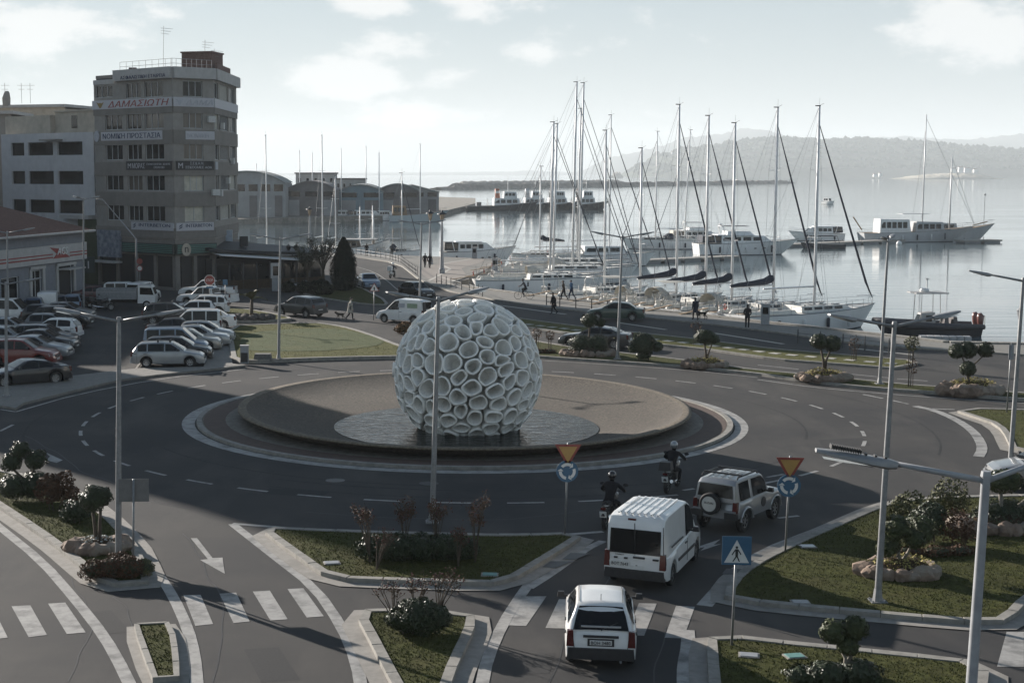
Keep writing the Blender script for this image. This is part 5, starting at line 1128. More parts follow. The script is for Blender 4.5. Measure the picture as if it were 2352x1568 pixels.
b3=bike('delivery scooter with white cargo box on the harbour bend',P(901,638),70,'scooter',CP['white'],box=False)
extra(b3,'cargo_box',MB().box((-.72,0,1.05),(.48,.46,.50)),white)
bike('scooter with white front parked on the cafe lawn edge',P(690,668),25,'scooter',CP['silver'])
for i,(px,py,h) in enumerate(((198,710,80),(214,712,84),(236,714,20))): bike(('black scooter next to the tall triple lamp','dark scooter between the triple lamp and the flatbed truck','dark motorcycle right beside the flatbed truck bed')[i],P(px,py),h,'scooter' if i<2 else 'motorcycle',group='two-wheelers by the depot corner')
# ------------------------------------------------------------------ boats
HC={}
def hull_parts(L,B,F,stern=.80,sheer=.30,rake=.10,n=16):
    key=(L,B,F,stern,sheer,rake)
    if key in HC: return HC[key]
    def hb(t): return B/2*((stern+(1-stern)*math.sin(math.pi*min(t/.45,1)/2)) if t<.45 else max(.012,1-((t-.45)/.55)**2.3))
    def zs(t): return F*(.88+.02*abs(t-.3)+sheer*t*t)
    def X(t,f): return -L/2+L*t*(1-rake*(1-f)) + (.02*L*(1-f) if t<.2 else 0)
    lev=[(.0,-.55),(.55,-.42),(.90,-.10),(.955,.08),(.985,None),(1.0,1)]
    rings=[];up=[]
    def pt(t,i):
        a,z=lev[i]; top=zs(t); zz=top*.5 if z is None else top if z==1 else z; f=max(0,(zz+.5)/(top+.5)); return (X(t,f),hb(t)*a*(1 if i>2 else 1),zz)
    ts=[k/n for k in range(n+1)]
    def band(i0,i1,mt,name):
        m=MB(); c=i1-i0+1
        for sg in (1,-1):
            vs=[]; 
            for t in ts:
                for i in range(i0,i1+1): x,y,z=pt(t,i); vs.append((x,y*sg,z))
            fs=[(a*c+k,a*c+k+1,(a+1)*c+k+1,(a+1)*c+k) for a in range(n) for k in range(c-1)]
            m.add(vs,fs)
        if i1==5: # transom
            vs=[pt(0,i) for i in range(0,6)]; m.add(vs+[(x,-y,z) for x,y,z in reversed(vs)],[tuple(range(12))])
        return (name,m.mesh(name,mt,True,40))
    out=[band(3,5,None,'hull'),band(0,2,None,'underwater_hull'),band(2,3,None,'waterline_stripe')]
    m=MB(); vs=[]
    for t in ts: x,y,z=pt(t,5); vs+=[(x,y*.97,z-.05),(x,0,z+.02),(x,-y*.97,z-.05)]
    m.add(vs,[(a*3+k,a*3+k+1,(a+1)*3+k+1,(a+1)*3+k) for a in range(n) for k in (0,1)]); out.append(('deck',m.mesh('deck',None,True)))
    m=MB()
    for sg in (1,-1): m.tube([(pt(t,5)[0],pt(t,5)[1]*sg,pt(t,5)[2]) for t in ts],.04,5)
    out.append(('rubbing_strake',m.mesh('rubbing_strake',None)))
    HC[key]=(out,hb,zs); return HC[key]
def boat(name,label,cat,pos,heading,L,B,F,group=None,hm=gel,dk=decka,stripe=boot,under=antif,z=WZ,**k):
    o=thing(name,label,cat,(pos[0],pos[1],z),R(heading),group)
    parts,hb,zs=hull_parts(L,B,F,**k)
    for nm,me in parts: link(nm,me,o,mat_={'hull':hm,'underwater_hull':under,'waterline_stripe':stripe,'deck':dk,'rubbing_strake':wire}[nm])
    return o,hb,zs
def trunk(o,x0,x1,w0,w1,z0,h,m,name='cabin',win=True,gm=glassd,nw=4,slope=.5):
    "cabin block with sloped front and side windows"
    mb=MB(); pr=[(x0,z0,w0),(x0+.08,z0+h,w0*.9),(x1-slope*1.4,z0+h*.95,w1*.86),(x1,z0,w1)]
    vs=[]
    for x,z,w in pr: vs+=[(x,-w,z),(x,w,z)]
    base=[(x0,-w0,z0),(x0,w0,z0),(x1,w1,z0),(x1,-w1,z0)]
    mb.add(vs,[(0,1,3,2),(2,3,5,4),(4,5,7,6),(0,2,4,6),(1,7,5,3)]); c=mb.build(name,m,o)
    if win:
        for sg in (1,-1):
            for k in range(nw):
                a=x0+.3+(x1-slope*1.4-x0-.5)*k/nw; b_=a+(x1-slope*1.4-x0-.5)/nw*.78
                def yy(x,f): w=w0+(w1-w0)*(x-x0)/(x1-x0); return sg*(w*(1-.11*f)+.012)
                q=MB(); q.add([(a,yy(a,.35),z0+h*.35),(b_,yy(b_,.35),z0+h*.35),(b_,yy(b_,.8),z0+h*.78),(a,yy(a,.8),z0+h*.78)],[(0,1,2,3)]); q.build('window',gm,c)
        q=MB(); f0,f1=.25,.85; xa,xb=x1-slope*1.4*f0,x1-slope*1.4*f1; q.add([(xa+.02,-w1*.85,z0+h*.95*f0+.01),(xa+.02,w1*.85,z0+h*.95*f0+.01),(xb+.02,w1*.78,z0+h*.95*f1+.02),(xb+.02,-w1*.78,z0+h*.95*f1+.02)],[(0,1,2,3)]); q.build('windscreen',gm,c)
    return c
def rig(o,mx,zd,H,L,hb,zs,rake=(0,0),cover=None,boomL=None,furl=True,sr=.085,spread=2,wires=True,bz=1.5,mr=.10):
    top=Vector((mx+rake[0],rake[1],zd+H)); base=Vector((mx,0,zd-.3))
    mast=MB().tube([base,base.lerp(top,.5),top],[mr,mr,mr*.72],8).build('mast',alu,o,True)
    MB().box(top+Vector((-.15,0,.05)),(.5,.08,.08)).build('masthead',dplast,mast); MB().cyl(top,top+Vector((.02,0,.7)),.012,n=4).build('aerial',wire,mast)
    MB().tube([top+Vector((.1,0,.1)),top+Vector((.45,0,.25))],.012,4).build('wind_vane',dplast,mast)
    for k in range(spread):
        f=(k+1)/(spread+1)+.02; c=base.lerp(top,f); s=.85-.18*k
        MB().tube([c+Vector((-.2,-s,.06)),c,c+Vector((-.2,s,.06))],.022,5).build('spreader',alu,mast)
    if wires:
        bow=Vector((L/2-.25,0,zs(1))); st=Vector((-L/2+.15,0,zs(0)))
        hh=base.lerp(top,.92)
        if furl:
            MB().tube([bow+Vector((0,0,.5)),bow.lerp(hh,.12),bow.lerp(hh,.7),hh],[.05,sr,sr*.7,.03],7).build('furled_genoa',navy,o,True)
        MB().cyl(bow,hh,.014,n=4).build('forestay',wire,o); MB().cyl(st,top,.014,n=4).build('backstay',wire,o)
        for sg in (1,-1):
            b_=hb(.52)*sg; sp=[base.lerp(top,(k+1)/(spread+1)+.02)+Vector((-.2,sg*(.85-.18*k),.06)) for k in range(spread)]
            MB().tube([Vector((mx-.2,b_*.95,zs(.5)))]+sp+[base.lerp(top,.96)],.013,4).build('shroud',wire,o)
            MB().cyl(Vector((mx-.45,b_*.95,zs(.5))),base.lerp(top,.45),.012,n=4).build('shroud',wire,o)
    bl=boomL or L*.36
    a,b_=Vector((mx-.15,0,zd+bz)),Vector((mx-bl,0,zd+bz-.05))
    bm=MB().tube([a,b_],.075,7).build('boom',alu,o,True)
    if cover:
        pts=[a.lerp(b_,f)+Vector((0,0,dz)) for f,dz in ((0,.55),(.06,.50),(.2,.30),(.5,.20),(.8,.15),(1.0,.08))]
        MB().tube(pts,[.20,.27,.22,.17,.14,.09],8,flat=1.35).build('sail_cover',cover,bm,True)
    MB().cyl(b_,top,.008,n=4).build('topping_lift',wire,bm)
    return mast
def rails(o,L,hb,zs,h=.62,t0=.06,t1=.97,n=9):
    for sg in (1,-1):
        m=MB(); tops=[]
        for k in range(n):
            t=t0+(t1-t0)*k/(n-1); x=-L/2+L*t; y=hb(t)*sg*.94; z=zs(t); m.cyl((x,y,z),(x,y,z+h),.016,n=4); tops.append((x,y,z+h))
        m.tube(tops,.010,4); m.tube([(x,y,z-h*.45) for x,y,z in tops],.008,4); m.build('guard_rail',chrome,o)
    x=L/2; m=MB(); z=zs(1); m.tube([(x-1.3,hb(.9)*.9,z+.62),(x-.4,.35,z+.68),(x+.1,0,z+.66),(x-.4,-.35,z+.68),(x-1.3,-hb(.9)*.9,z+.62)],.02,5); m.build('pulpit',chrome,o)
    x=-L/2; m=MB(); z=zs(0); w=hb(0)*.92; m.tube([(x+1.2,w,z+.65),(x+.1,w,z+.7),(x+.05,w*.3,z+.7)],.02,5); m.tube([(x+1.2,-w,z+.65),(x+.1,-w,z+.7),(x+.05,-w*.3,z+.7)],.02,5)
    for y in (w,-w,w*.3,-w*.3): m.cyl((x+.1,y,z),(x+.1,y,z+.7),.018,n=4)
    m.build('pushpit',chrome,o)
def fenders(o,L,hb,zs,n=4,side=(-1,1)):
    for sg in side:
        for k in range(n):
            t=.2+.5*k/max(1,n-1); x=-L/2+L*t; y=(hb(t)+.12)*sg; MB().tube([(x,y,zs(t)*.75),(x,y,zs(t)*.70),(x,y,zs(t)*.25),(x,y,zs(t)*.2)],[.05,.13,.13,.05],8).build('fender',white if k%2 else navy,o,True)
CREAM=mat('sprayhood_cream',(.48,.46,.41),.9,var=.12,bump=.2); SRED=mat('life_ring_red',(.40,.06,.03),.7,var=.1)
def sailboat(label,pos,heading,L,H,group='sailing yachts moored along the quay',cover=None,hood=None,full=True,rk=(0,0),zoff=0.0,hm=gel,gang=True,sr=.085,bimini=None,furl=True,mr=.10,arch=False):
    B=L*.30; F=(1.15+L*.036) if full else (.95+L*.03)
    o,hb,zs=boat('sailing_yacht',label,'sailboat',(0,0),heading,L,B,F,group,hm=hm,stern=.82,sheer=.26,rake=.12)
    mx=.06*L; a=R(heading); o.location=(pos[0]-mx*math.cos(a),pos[1]-mx*math.sin(a),WZ)
    zt=zs(.55); trunk(o,-.10*L,.30*L,B*.30,B*.16,zt-.05,.48,decka,nw=4 if full else 2,slope=.5)
    # cockpit
    MB().box((-.30*L,0,zs(.2)+.02),(.30*L,B*.42,.06)).build('cockpit_floor',teak,o)
    for sg in (1,-1): MB().box((-.30*L,sg*B*.27,zs(.2)+.16),(.34*L,.22,.30),taper=.9).build('coaming',decka,o)
    if full:
        for y in ((-.55,.55) if L>12 else (0,)):
            q=[(-.36*L,y+.42*math.cos(k*math.pi/6),zs(.2)+.85+.42*math.sin(k*math.pi/6)) for k in range(13)]; w_=MB().tube(q,.02,4,cap=False).cyl((-.36*L,y,zs(.2)+.05),(-.36*L,y,zs(.2)+.85),.07,n=6); w_.build('steering_wheel',chrome,o)
        rails(o,L,hb,zs)
        fenders(o,L,hb,zs,4)
        for k in range(4): MB().box((-.06*L+.09*L*k,0,zt+.44),(.42,.45,.05)).build('deck_hatch',glassd,o)
        for sg in (1,-1): MB().cyl((-.08*L,sg*B*.30,zt+.45),(-.08*L,sg*B*.30,zt+.60),.08,n=8).build('winch',chrome,o)
        MB().box((-L/2+.25,0,zs(0)*.42),(.6,B*.5,.10)).build('swim_platform',decka,o)
        q=[(-L/2+.1,B*.30+.16*math.cos(k*.785),zs(0)+.55+.22*math.sin(k*.785)) for k in range(9)]; MB().tube(q,.05,5,cap=False).build('horseshoe_buoy',SRED if L>13.2 else CREAM,o)
        MB().tube([(-L/2+.2,-B*.33,zs(0)+.3),(-L/2+.1,-B*.33,zs(0)+1.5)],.02,4).build('flag_staff',wire,o)
    if hood:
        m=MB(); vs=[]
        for x,hh,ww in ((-.16*L,1.02,.31),(-.11*L,1.08,.30),(-.05*L,.60,.28)):
            for k in range(9): q=k/8*math.pi; vs.append((x,B*ww*math.cos(q),zt+.05+hh*math.sin(q)**.6))
        m.add(vs,[(i*9+k,i*9+k+1,(i+1)*9+k+1,(i+1)*9+k) for i in range(2) for k in range(8)]); m.build('sprayhood',hood,o,True)
    if bimini:
        m=MB(); vs=[]
        for x in (-.40*L,-.30*L,-.20*L):
            for k in range(7): y=-B*.34+B*.68*k/6; vs.append((x,y,zs(.2)+2.0+.14*math.cos((k-3)/3*1.4)))
        m.add(vs,[(i*7+k,i*7+k+1,(i+1)*7+k+1,(i+1)*7+k) for i in range(2) for k in range(6)]); bi=m.build('bimini',bimini,o,True)
        m=MB()
        for x in (-.40*L,-.20*L):
            m.tube([(-.30*L,B*.36,zs(.2)+.2),(x,B*.34,zs(.2)+1.98)],.018,4); m.tube([(-.30*L,-B*.36,zs(.2)+.2),(x,-B*.34,zs(.2)+1.98)],.018,4)
        m.build('bimini_frame',chrome,bi)
    if arch:
        MB().tube([(-L/2+.5,B*.36,zs(0)),(-L/2+.2,B*.36,zs(0)+1.7),(-L/2+.15,B*.25,zs(0)+2.05),(-L/2+.15,-B*.25,zs(0)+2.05),(-L/2+.2,-B*.36,zs(0)+1.7),(-L/2+.5,-B*.36,zs(0))],.045,6).build('stern_arch',white,o,True)
    if gang: MB().box((-L/2-1.2,.0,zs(0)+.18),(2.8,.34,.06),ry=R(-8)).build('gangplank',teak,o)
    rig(o,mx,zt+.4,H,L,hb,zs,rake=rk,cover=cover,furl=furl,sr=sr,mr=mr,wires=full)
    return o
def mast_on(px,py,zdeck): return P(px,py,zdeck)
# yachts stern-to along the quay, nearest first
qd=arclen(qp)
def quay_mast(px,back,heading):
    "slide along the quay until the mast of a stern-to boat stands at picture column px"
    best=None; a=R(heading)
    for k in range(600):
        s=qd[-1]*k/600; q=sample(qp,s,qd); m_=q+Vector((math.cos(a),math.sin(a),0))*back
        dep=m_.y*math.cos(TH)+(CAMH-.5)*math.sin(TH); d=abs(PX0+FPX*m_.x/dep-px)
        if best is None or d<best[0]: best=(d,m_)
    return best[1]
def Hm(pos,ytop,zb): return max(6,Q(920,ytop,pos.y).z-zb)
for i,(px,yt,L,hd,lab,cov,hood,bim,gg,fr) in enumerate((
 (1870,236,14.2,24,'large white sloop nearest on the quay with its long bow over open water',None,None,None,False,.10),
 (1775,238,12.6,27,'white sloop second from the near end with a sloping dark sail cover',navy,None,None,True,.10),
 (1680,273,11.8,28,'white sloop third from the near end behind the man with the dog',navy,CREAM,None,True,.09),
 (1620,257,12.2,29,'white sloop fourth from the near end with thick dark boom cover',navy,None,CREAM,True,.09),
 (1553,232,12.4,30,'white sloop fifth from the near end with dark cover and forked boom end',navy,CREAM,None,True,.09),
 (1470,330,10.2,31,'low white yacht with cream hood beside the green saloon',None,CREAM,CREAM,True,.07),
 (1388,291,11.6,30,'white yacht with white stern arch behind the walking couple',None,None,None,True,.05))):
    m_=quay_mast(px,L*.56+1.3,hd); sailboat(lab,m_,hd,L,Hm(m_,yt,.9),cover=cov,hood=hood,bimini=bim,gang=gg,sr=fr,arch=(i in(5,6)),rk=(-.1,0),mr=.115)
# yachts on the right side of the mole
GM='yachts moored along the mole'
for px,Y,yt,L,hd,lab,cov,hood in ((1263,157,275,14.5,3,'long white yacht nearest the mole corner with three grey fenders',None,None),(1271,161.5,278,13.5,3,'white yacht just behind the long one at the mole corner',None,CREAM),(1315,171,185,16.5,2,'big white yacht with the tallest left-hand mast',None,None),(1331,176,187,16.5,2,'big white yacht with the tallest right-hand mast of the close trio',None,CREAM),(1326,186,245,15,2,'white yacht with slightly shorter mast between the tall pair',None,None)):
    x=(px-PX0)/FPX*(Y*math.cos(TH)+1); p=Vector((x,Y,0)); sailboat(lab,p,hd,L,Hm(p,yt,.9),group=GM,cover=cov,hood=hood,rk=(.25,0),sr=.05,mr=.13)
p=Q(1240,567,205); sailboat('small sloop with dark boom cover behind the mole yachts',p,182,9.5,Hm(p,380,.6),group=GM,cover=navy,gang=False,sr=.05)
p=Q(1399,574,203); o=sailboat('motor sailer with white domed wheelhouse and green waterline',p,8,15,Hm(p,262,.8),group=GM,gang=False,sr=.08); trunk(o,-.2*15,.22*15,1.7,1.2,1.6,1.25,gel,'wheelhouse',nw=3)
# pontoon yachts
GP='boats along the pontoon'
p=Q(1505,552,250); sailboat('white yacht with big dark sprayhood on the pontoon',p,182,13,Hm(p,302,.6),group=GP,hood=navy,gang=False,sr=.05)
p=Q(1572,556,256); sailboat('white yacht with slender raked mast on the pontoon',p,178,12,Hm(p,298,.6),group=GP,gang=False,sr=.05,rk=(-.6,0))
# far marina sailboats along the pier
GF='sailing boats moored along the far pier'
for px,yt,L,lab in ((590,375,10,'small sailboat with the shortest mast at the left end of the far pier'),(689,346,12,'white sailboat in front of the brown warehouse'),(718,350,11,'white sailboat in front of the flat-roofed office'),(784,341,12,'white sailboat in front of the lower white office'),(841,335,13,'white sailboat in front of the teal shed mural'),(871,349,11,'white sailboat in front of the dark mural shed'),):
    p=Q(px,497,407+rnd.uniform(-3,3)); sailboat(lab,p,-88+rnd.uniform(-4,4),L,Hm(p,yt,.4),group=GF,full=False,gang=False,sr=.06,mr=.13,cover=navy if px in(689,784) else None)
p=Q(965,495,398); sailboat('ketch with red hull stripe next to the timber work boat',p,20,14,Hm(p,331,.4),group=GF,full=False,gang=False,sr=.07,mr=.14)
GN='sailing boats behind the cafe'
for px,yt,L,lab in ((613,313,13,'tall-masted sailboat hidden behind the cafe roof'),(741,313,13,'tall-masted sailboat behind the bare tree'),(771,405,10,'sailboat with short dark mast behind the bare tree'),(827,474,7,'dinghy-sized sailboat beside the canopied caique'),(856,471,8,'small sailboat right of the canopied caique')):
    p=Q(px,592,222+rnd.uniform(0,5)); sailboat(lab,p,80+rnd.uniform(-6,6),L,Hm(p,yt,.2),group=GN,full=False,gang=False,sr=.07,mr=.10)
p=Q(923,580,216); sailboat('little sailing cruiser with dark hood moored bow-right behind the mole',p,8,6.6,Hm(p,400,.2),group=GN,hood=navy,gang=False,sr=.06,mr=.08)
# motor yachts
def motoryacht(label,pos,heading,L,fly=True,canvas=None,group=None,hm=gel,Fk=1.0):
    B=L*.29; F=(1.2+L*.03)*Fk; o,hb,zs=boat('motor_yacht',label,'motorboat',pos,heading,L,B,F,group,hm=hm,stern=.92,sheer=.35,rake=.20)
    z=zs(.4); c=trunk(o,-.28*L,.24*L,B*.42,B*.24,z-.05,1.25,gel,nw=4,slope=1.1)
    MB().box((-.02*L-.12*L,0,z+1.26),(.36*L,B*.80,.14),taper=.94).build('hardtop',gel,o)
    for sg in (1,-1):
        MB().box((-.34*L,sg*B*.40,z+.65),(.10,.08,1.2),ry=R(-14)).build('roof_support',gel,o)
        for k in range(4): t=.45+.09*k; MB().box((-L/2+L*t,sg*(hb(t)*.985),zs(t)*.55),(.34,.06,.14)).build('porthole',glassd,o)
    if canvas: 
        MB().box((-.36*L,0,z+.66),(.20*L,B*.78,1.12),taper=.93).build('aft_canopy',canvas,o)
        for sg in (1,-1): MB().box((-.36*L,sg*B*.385,z+.70),(.15*L,.03,.62)).build('canopy_window',curt,o)
    if fly:
        trunk(o,-.22*L,.04*L,B*.36,B*.28,z+1.3,.55,gel,'flybridge',win=False,slope=.4)
        MB().tube([(-.24*L,B*.34,z+1.3),(-.26*L,B*.30,z+2.6),(-.26*L,-B*.30,z+2.6),(-.24*L,-B*.34,z+1.3)],.07,6).build('radar_arch',gel,o,True)
        MB().ico((-.26*L,0,z+2.85),.28,2,(1,1,.6)).build('radar_dome',white,o); MB().cyl((-.26*L,.4,z+2.6),(-.3*L,.4,z+4.8),.02,n=4).build('aerial',wire,o)
        MB().box((-.12*L,0,z+2.62),(.22*L,B*.62,.06)).build('bimini',navy,o)
    rails(o,L,hb,zs,.6,.45,.97,7); fenders(o,L,hb,zs,3)
    return o
motoryacht('white motor yacht with smoked canopy moored at the mole',Vector(((1096-PX0)/FPX*207,204,0)),4,10.5,False,dplast,GM,Fk=1.45)
motoryacht('large white flybridge motor yacht lying at the pontoon',Vector(((1705-PX0)/FPX*236,233,0)),3,16.5,True,navy,GP,Fk=1.15)
motoryacht('white motor boat under a torn dark tarpaulin on the pontoon',Vector(((1865-PX0)/FPX*283,281,0)),184,10.5,False,navy,GP)
motoryacht('smaller white cruiser behind the large flybridge yacht',Vector(((1610-PX0)/FPX*262,262,0)),6,12,True,CREAM,GP)
motoryacht('white flybridge cruiser at the left end of the far pier',Vector(((628-PX0)/FPX*400,398,0)),2,15,True,None,'motor boats along the far pier')
motoryacht('low white motor cruiser in front of the grey arched warehouse',Vector(((690-PX0)/FPX*402,400,0)),2,11,False,None,'motor boats along the far pier')
for px,L,lab in ((735,12,'white hull moored below the white harbour office'),(795,13,'white hull moored below the teal shed'),(850,13,'white hull with blue canopy moored below the mural shed'),(892,9,'short white hull next to the timber work boat')): motoryacht(lab,Vector(((px-PX0)/FPX*404,401,0)),2,L,False,navy if px==850 else None,'motor boats along the far pier')
# timber work boat, caique, gulet
tim=mat('timber_superstructure',(.26,.17,.09),.8,var=.25,scale=3)
def workboat(name,label,pos,heading,L,hm,house,group=None,masts=(),B=.26,F=1.9,cat='boat',sheer=.75):
    o,hb,zs=boat(name,label,cat,pos,heading,L,L*B,F,group,hm=hm,dk=teak,stern=.7,sheer=sheer,rake=.22)
    for (x0,x1,w,h,m,nw) in house: trunk(o,x0*L,x1*L,L*B*w,L*B*w*.8,zs(.3)-.1,h,m,'deckhouse',nw=nw,slope=.25)
    for x,h in masts:
        MB().tube([(x*L,0,zs(.5)-.2),(x*L,0,zs(.5)+h)],[.16,.09],8).build('mast',alu,o,True); MB().cyl((x*L,0,zs(.5)+h*.97),(L*.5,0,zs(1)+.3),.03,n=4).build('forestay',wire,o)
        for sg in (1,-1): MB().cyl((x*L,0,zs(.5)+h*.9),(x*L-1,sg*hb(.5),zs(.5)),.02,n=4).build('shroud',wire,o)
    rails(o,L,hb,zs,.8,.1,.95,9)
    return o,hb,zs
workboat('work_boat','pale blue wooden fishing boat with brown wheelhouse at the end of the far pier',Vector(((962-PX0)/FPX*394,391,0)),4,16,mat('hull_pale_blue',(.42,.48,.50),.5,var=.08),[(-.44,-.2,.34,2.6,tim,3)])
g,hb,zs=workboat('gulet','hazy white gulet with long deckhouse and bowsprit beyond the pontoon',Vector(((2092-PX0)/FPX*280,277,0)),2,21.5,gelg,[(-.36,-.08,.34,2.6,gel,5),(-.04,.22,.30,2.1,gelg,4)],None,((.04,21.5),(.28,14)),sheer=.6)
MB().tube([(10.4,0,3.0),(13.2,0,3.7)],.10,7).build('bowsprit',teak,g); MB().box((-1.0,0,5.2),(5.0,3.4,.08)).build('awning',gelg,g); MB().tube([(-10.5,0,2.2),(-12.2,0,4.6)],.12,6).build('gangway',teak,g); fenders(g,21.5,hb,zs,5,(-1,))
workboat('gulet','second hazy gulet showing only its flared bow behind the first one',Vector(((2180-PX0)/FPX*287,284,0)),3,15,gelg,[(-.3,.0,.3,1.6,gelg,3)])
c_,hb,zs=workboat('caique','canopied wooden caique moored behind the mole next to the cypress',Vector(((832-PX0)/FPX*219,217,0)),-4,8.5,gel,[(-.3,.0,.3,1.2,tan,2)],None,((.2,5),))
MB().box((-.5,0,3.1),(5.6,2.6,.10)).build('canopy',wlight,c_)
for sx in (-3,2):
    for sy in (-1.1,1.1): MB().cyl((sx,sy,1.4),(sx,sy,3.08),.03,n=5).build('canopy_post',chrome,c_)
# tugs
orange=mat('funnel_orange',(.32,.10,.05),.6,var=.1); tugh=mat('tug_hull',(.025,.028,.034),.6,var=.2)
def tug(label,px,Y,L,heading,fun,group='tugboats moored off the pier'):
    o,hb,zs=boat('tugboat',label,'tugboat',((px-PX0)/FPX*Y,Y),heading,L,L*.32,1.7,group,hm=tugh,dk=shd,stern=.85,sheer=.9,rake=.12)
    z=zs(.5); trunk(o,-.12*L,.24*L,L*.11,L*.09,z-.2,2.6,white,'deckhouse',nw=4,slope=.2); trunk(o,.02*L,.20*L,L*.085,L*.07,z+2.35,2.3,white,'wheelhouse',nw=3,slope=.15)
    f=MB().tube([(-.06*L,0,z+2.2),(-.07*L,0,z+5.6)],[.9,.75],10); fo=f.build('funnel',fun,o,True); MB().tube([(-.063*L,0,z+4.0),(-.066*L,0,z+4.8)],[.86,.82],10).build('funnel_band',white,fo)
    m=MB().tube([(.08*L,0,z+4.5),(.08*L,0,z+10)],[.16,.07],6); m.build('mast',white,o); MB().box((.08*L,0,z+7.4),(.2,2.0,.12)).build('crosstree',white,o); MB().box((.08*L,0,z+8.4),(.15,1.2,.1)).build('crosstree',white,o)
    MB().box((-.32*L,0,z+.35),(1.6,1.4,1.3)).build('tow_winch',shd,o); MB().tube([(-.2*L,-1.4,z),(-.2*L,0,z+2.2),(-.2*L,1.4,z)],.12,6).build('tow_arch',white,o)
    rails(o,L,hb,zs,.9,.1,.9,10)
    for k in range(6):
        t=.15+.14*k
        for sg in (1,-1): MB().cyl((-L/2+L*t,sg*(hb(t)+.02),zs(t)*.6),(-L/2+L*t,sg*(hb(t)+.28),zs(t)*.6),.5,n=10).build('tyre_fender',black,o)
    return o
tug('biggest dark tugboat with orange banded funnel and tall mast',1152,512,25,3,orange)
tug('white-topped tugboat second from left in the tug line',1218,520,19,5,gelg)
tug('tugboat with pale deckhouse third from left in the tug line',1272,524,18,4,shg)
tug('low dark tugboat at the right end of the tug line',1335,526,19,2,tugh)
# rigid inflatable with twin red outboards
rb,hb,zs=boat('inflatable_boat','dark rigid inflatable with radar frame and two red outboard engines','inflatable',((2112-PX0)/FPX*117.5,115.6),183,8.2,2.7,.75,hm=tugh,dk=shd,stern=.9,sheer=.7,rake=.14,stripe=tugh,under=tugh)
tubem=mat('inflatable_tube',(.05,.05,.058),.6,var=.1)
for sg in (1,-1): MB().tube([(-4.2,sg*1.2,.75),(-1,sg*1.32,.78),(1.8,sg*1.2,.92),(3.2,sg*.7,1.1),(4.15,0,1.25)],[.20,.29,.29,.27,.2],9).build('inflated_tube',tubem,rb,True)
trunk(rb,-.6,.9,.55,.4,.75,1.1,wlight,'console',nw=1,slope=.3)
m=MB()
for x in (-.9,.7):
    for sy in (-.75,.75): m.cyl((x,sy,.8),(x*.9,sy*.9,3.3),.03,n=5)
m.build('tower_frame',chrome,rb); MB().box((-.1,0,3.36),(2.6,1.9,.08)).build('tower_roof',wlight,rb); MB().lathe([(.35,0),(.38,.12),(.3,.28),(0,.32)],12,(.2,0,3.42)).build('radar_dome',white,rb); MB().tube([(.0,.0,3.4),(.0,0,4.3),(0,0,4.5)],[.05,.05,.14],7).build('light_mast',white,rb)
for x in (-1.5,-2.2): MB().box((x,.0,1.1),(.35,1.1,.75),taper=.8).build('seat',shd,rb)
ored=mat('outboard_red',(.16,.06,.05),.35,var=.1,coat=.5)
for sy in (-.45,.45): MB().tube([(-4.25,sy,.55),(-4.2,sy,1.0),(-4.2,sy,1.5),(-4.1,sy,1.75)],[.16,.24,.30,.16],8,flat=1.0).build('outboard_engine',ored,rb,True)
MB().tube([(-4.3,1.0,.9),(-4.3,1.0,1.6),(-4.3,-1.0,1.6),(-4.3,-1.0,.9)],.025,5).build('stern_rail',chrome,rb)
# pontoons and floating dock
pont=two_scale(mat('pontoon_concrete',(.36,.34,.31),.85,var=.1,scale=1),(.24,.225,.2),.4,.5,.7,.6)
def pontoon(label,pa,pb,w,nseg,name='pontoon'):
    a,c=P(*pa,WZ+.5),P(*pb,WZ+.5); d=c-a; an=math.atan2(d.y,d.x); o=thing(name,label,'pontoon',((a.x+c.x)/2,(a.y+c.y)/2,WZ),an); l=d.length/nseg
    for k in range(nseg):
        x=-d.length/2+l*(k+.5); s=MB().box((x,0,.38),(l-.12,w,.28)).build('deck_segment',pont,o); MB().box((x,0,.08),(l-.8,w*.9,.5)).build('float',shg,s)
        MB().cyl((x,w*.42,.5),(x,w*.42,.85),.07,n=7).build('cleat_post',galv,s)
    return o
pontoon('pale floating pontoon in front of the dark-hooded yacht',(1415,599),(1690,587),2.4,6)
pontoon('long pale pontoon leading out to the gulet',(1790,561),(2130,547),2.6,8)
pontoon('dark floating barge section at the outer end of the pontoon',(2202,551),(2291,550),3.2,2)
fd=P(2172,776,WZ+.3); o=thing('floating_dock','small floating dock of pale plastic cubes beside the quay wall','dock',(fd.x,fd.y,WZ),R(-12))
for k in range(7):
    for j in range(2): MB().box((-1.6+.53*k,j*.53,.22),(.5,.5,.42),taper=.92).build('dock_cube',mat('dock_cube_grey',(.36,.365,.37),.7,var=.1),o)
ib=boat('inflatable_boat','dark inflatable tender with folded frame moored by the pontoon','inflatable',((1880-PX0)/FPX*254,252),182,7.5,2.6,.8,hm=tubem,dk=shd,stripe=tubem,under=tubem,stern=.9,sheer=.4,rake=.1)[0]
MB().tube([(-2.6,1.1,.9),(-2.2,1.0,2.1),(2.0,1.0,2.1),(2.6,1.1,.9)],.06,5).build('frame',tubem,ib); MB().tube([(-2.6,-1.1,.9),(-2.2,-1.0,2.1),(2.0,-1.0,2.1),(2.6,-1.1,.9)],.06,5).build('frame',tubem,ib)
sb=boat('motor_launch','small white launch crossing the bay with a wake behind it','motorboat',((1893-PX0)/FPX*622,618),-60,6.5,2.4,1.1,stern=.9,sheer=.4,rake=.15)[0]; trunk(sb,-2.2,1.0,.9,.7,1.0,1.7,white,nw=2,slope=.4)
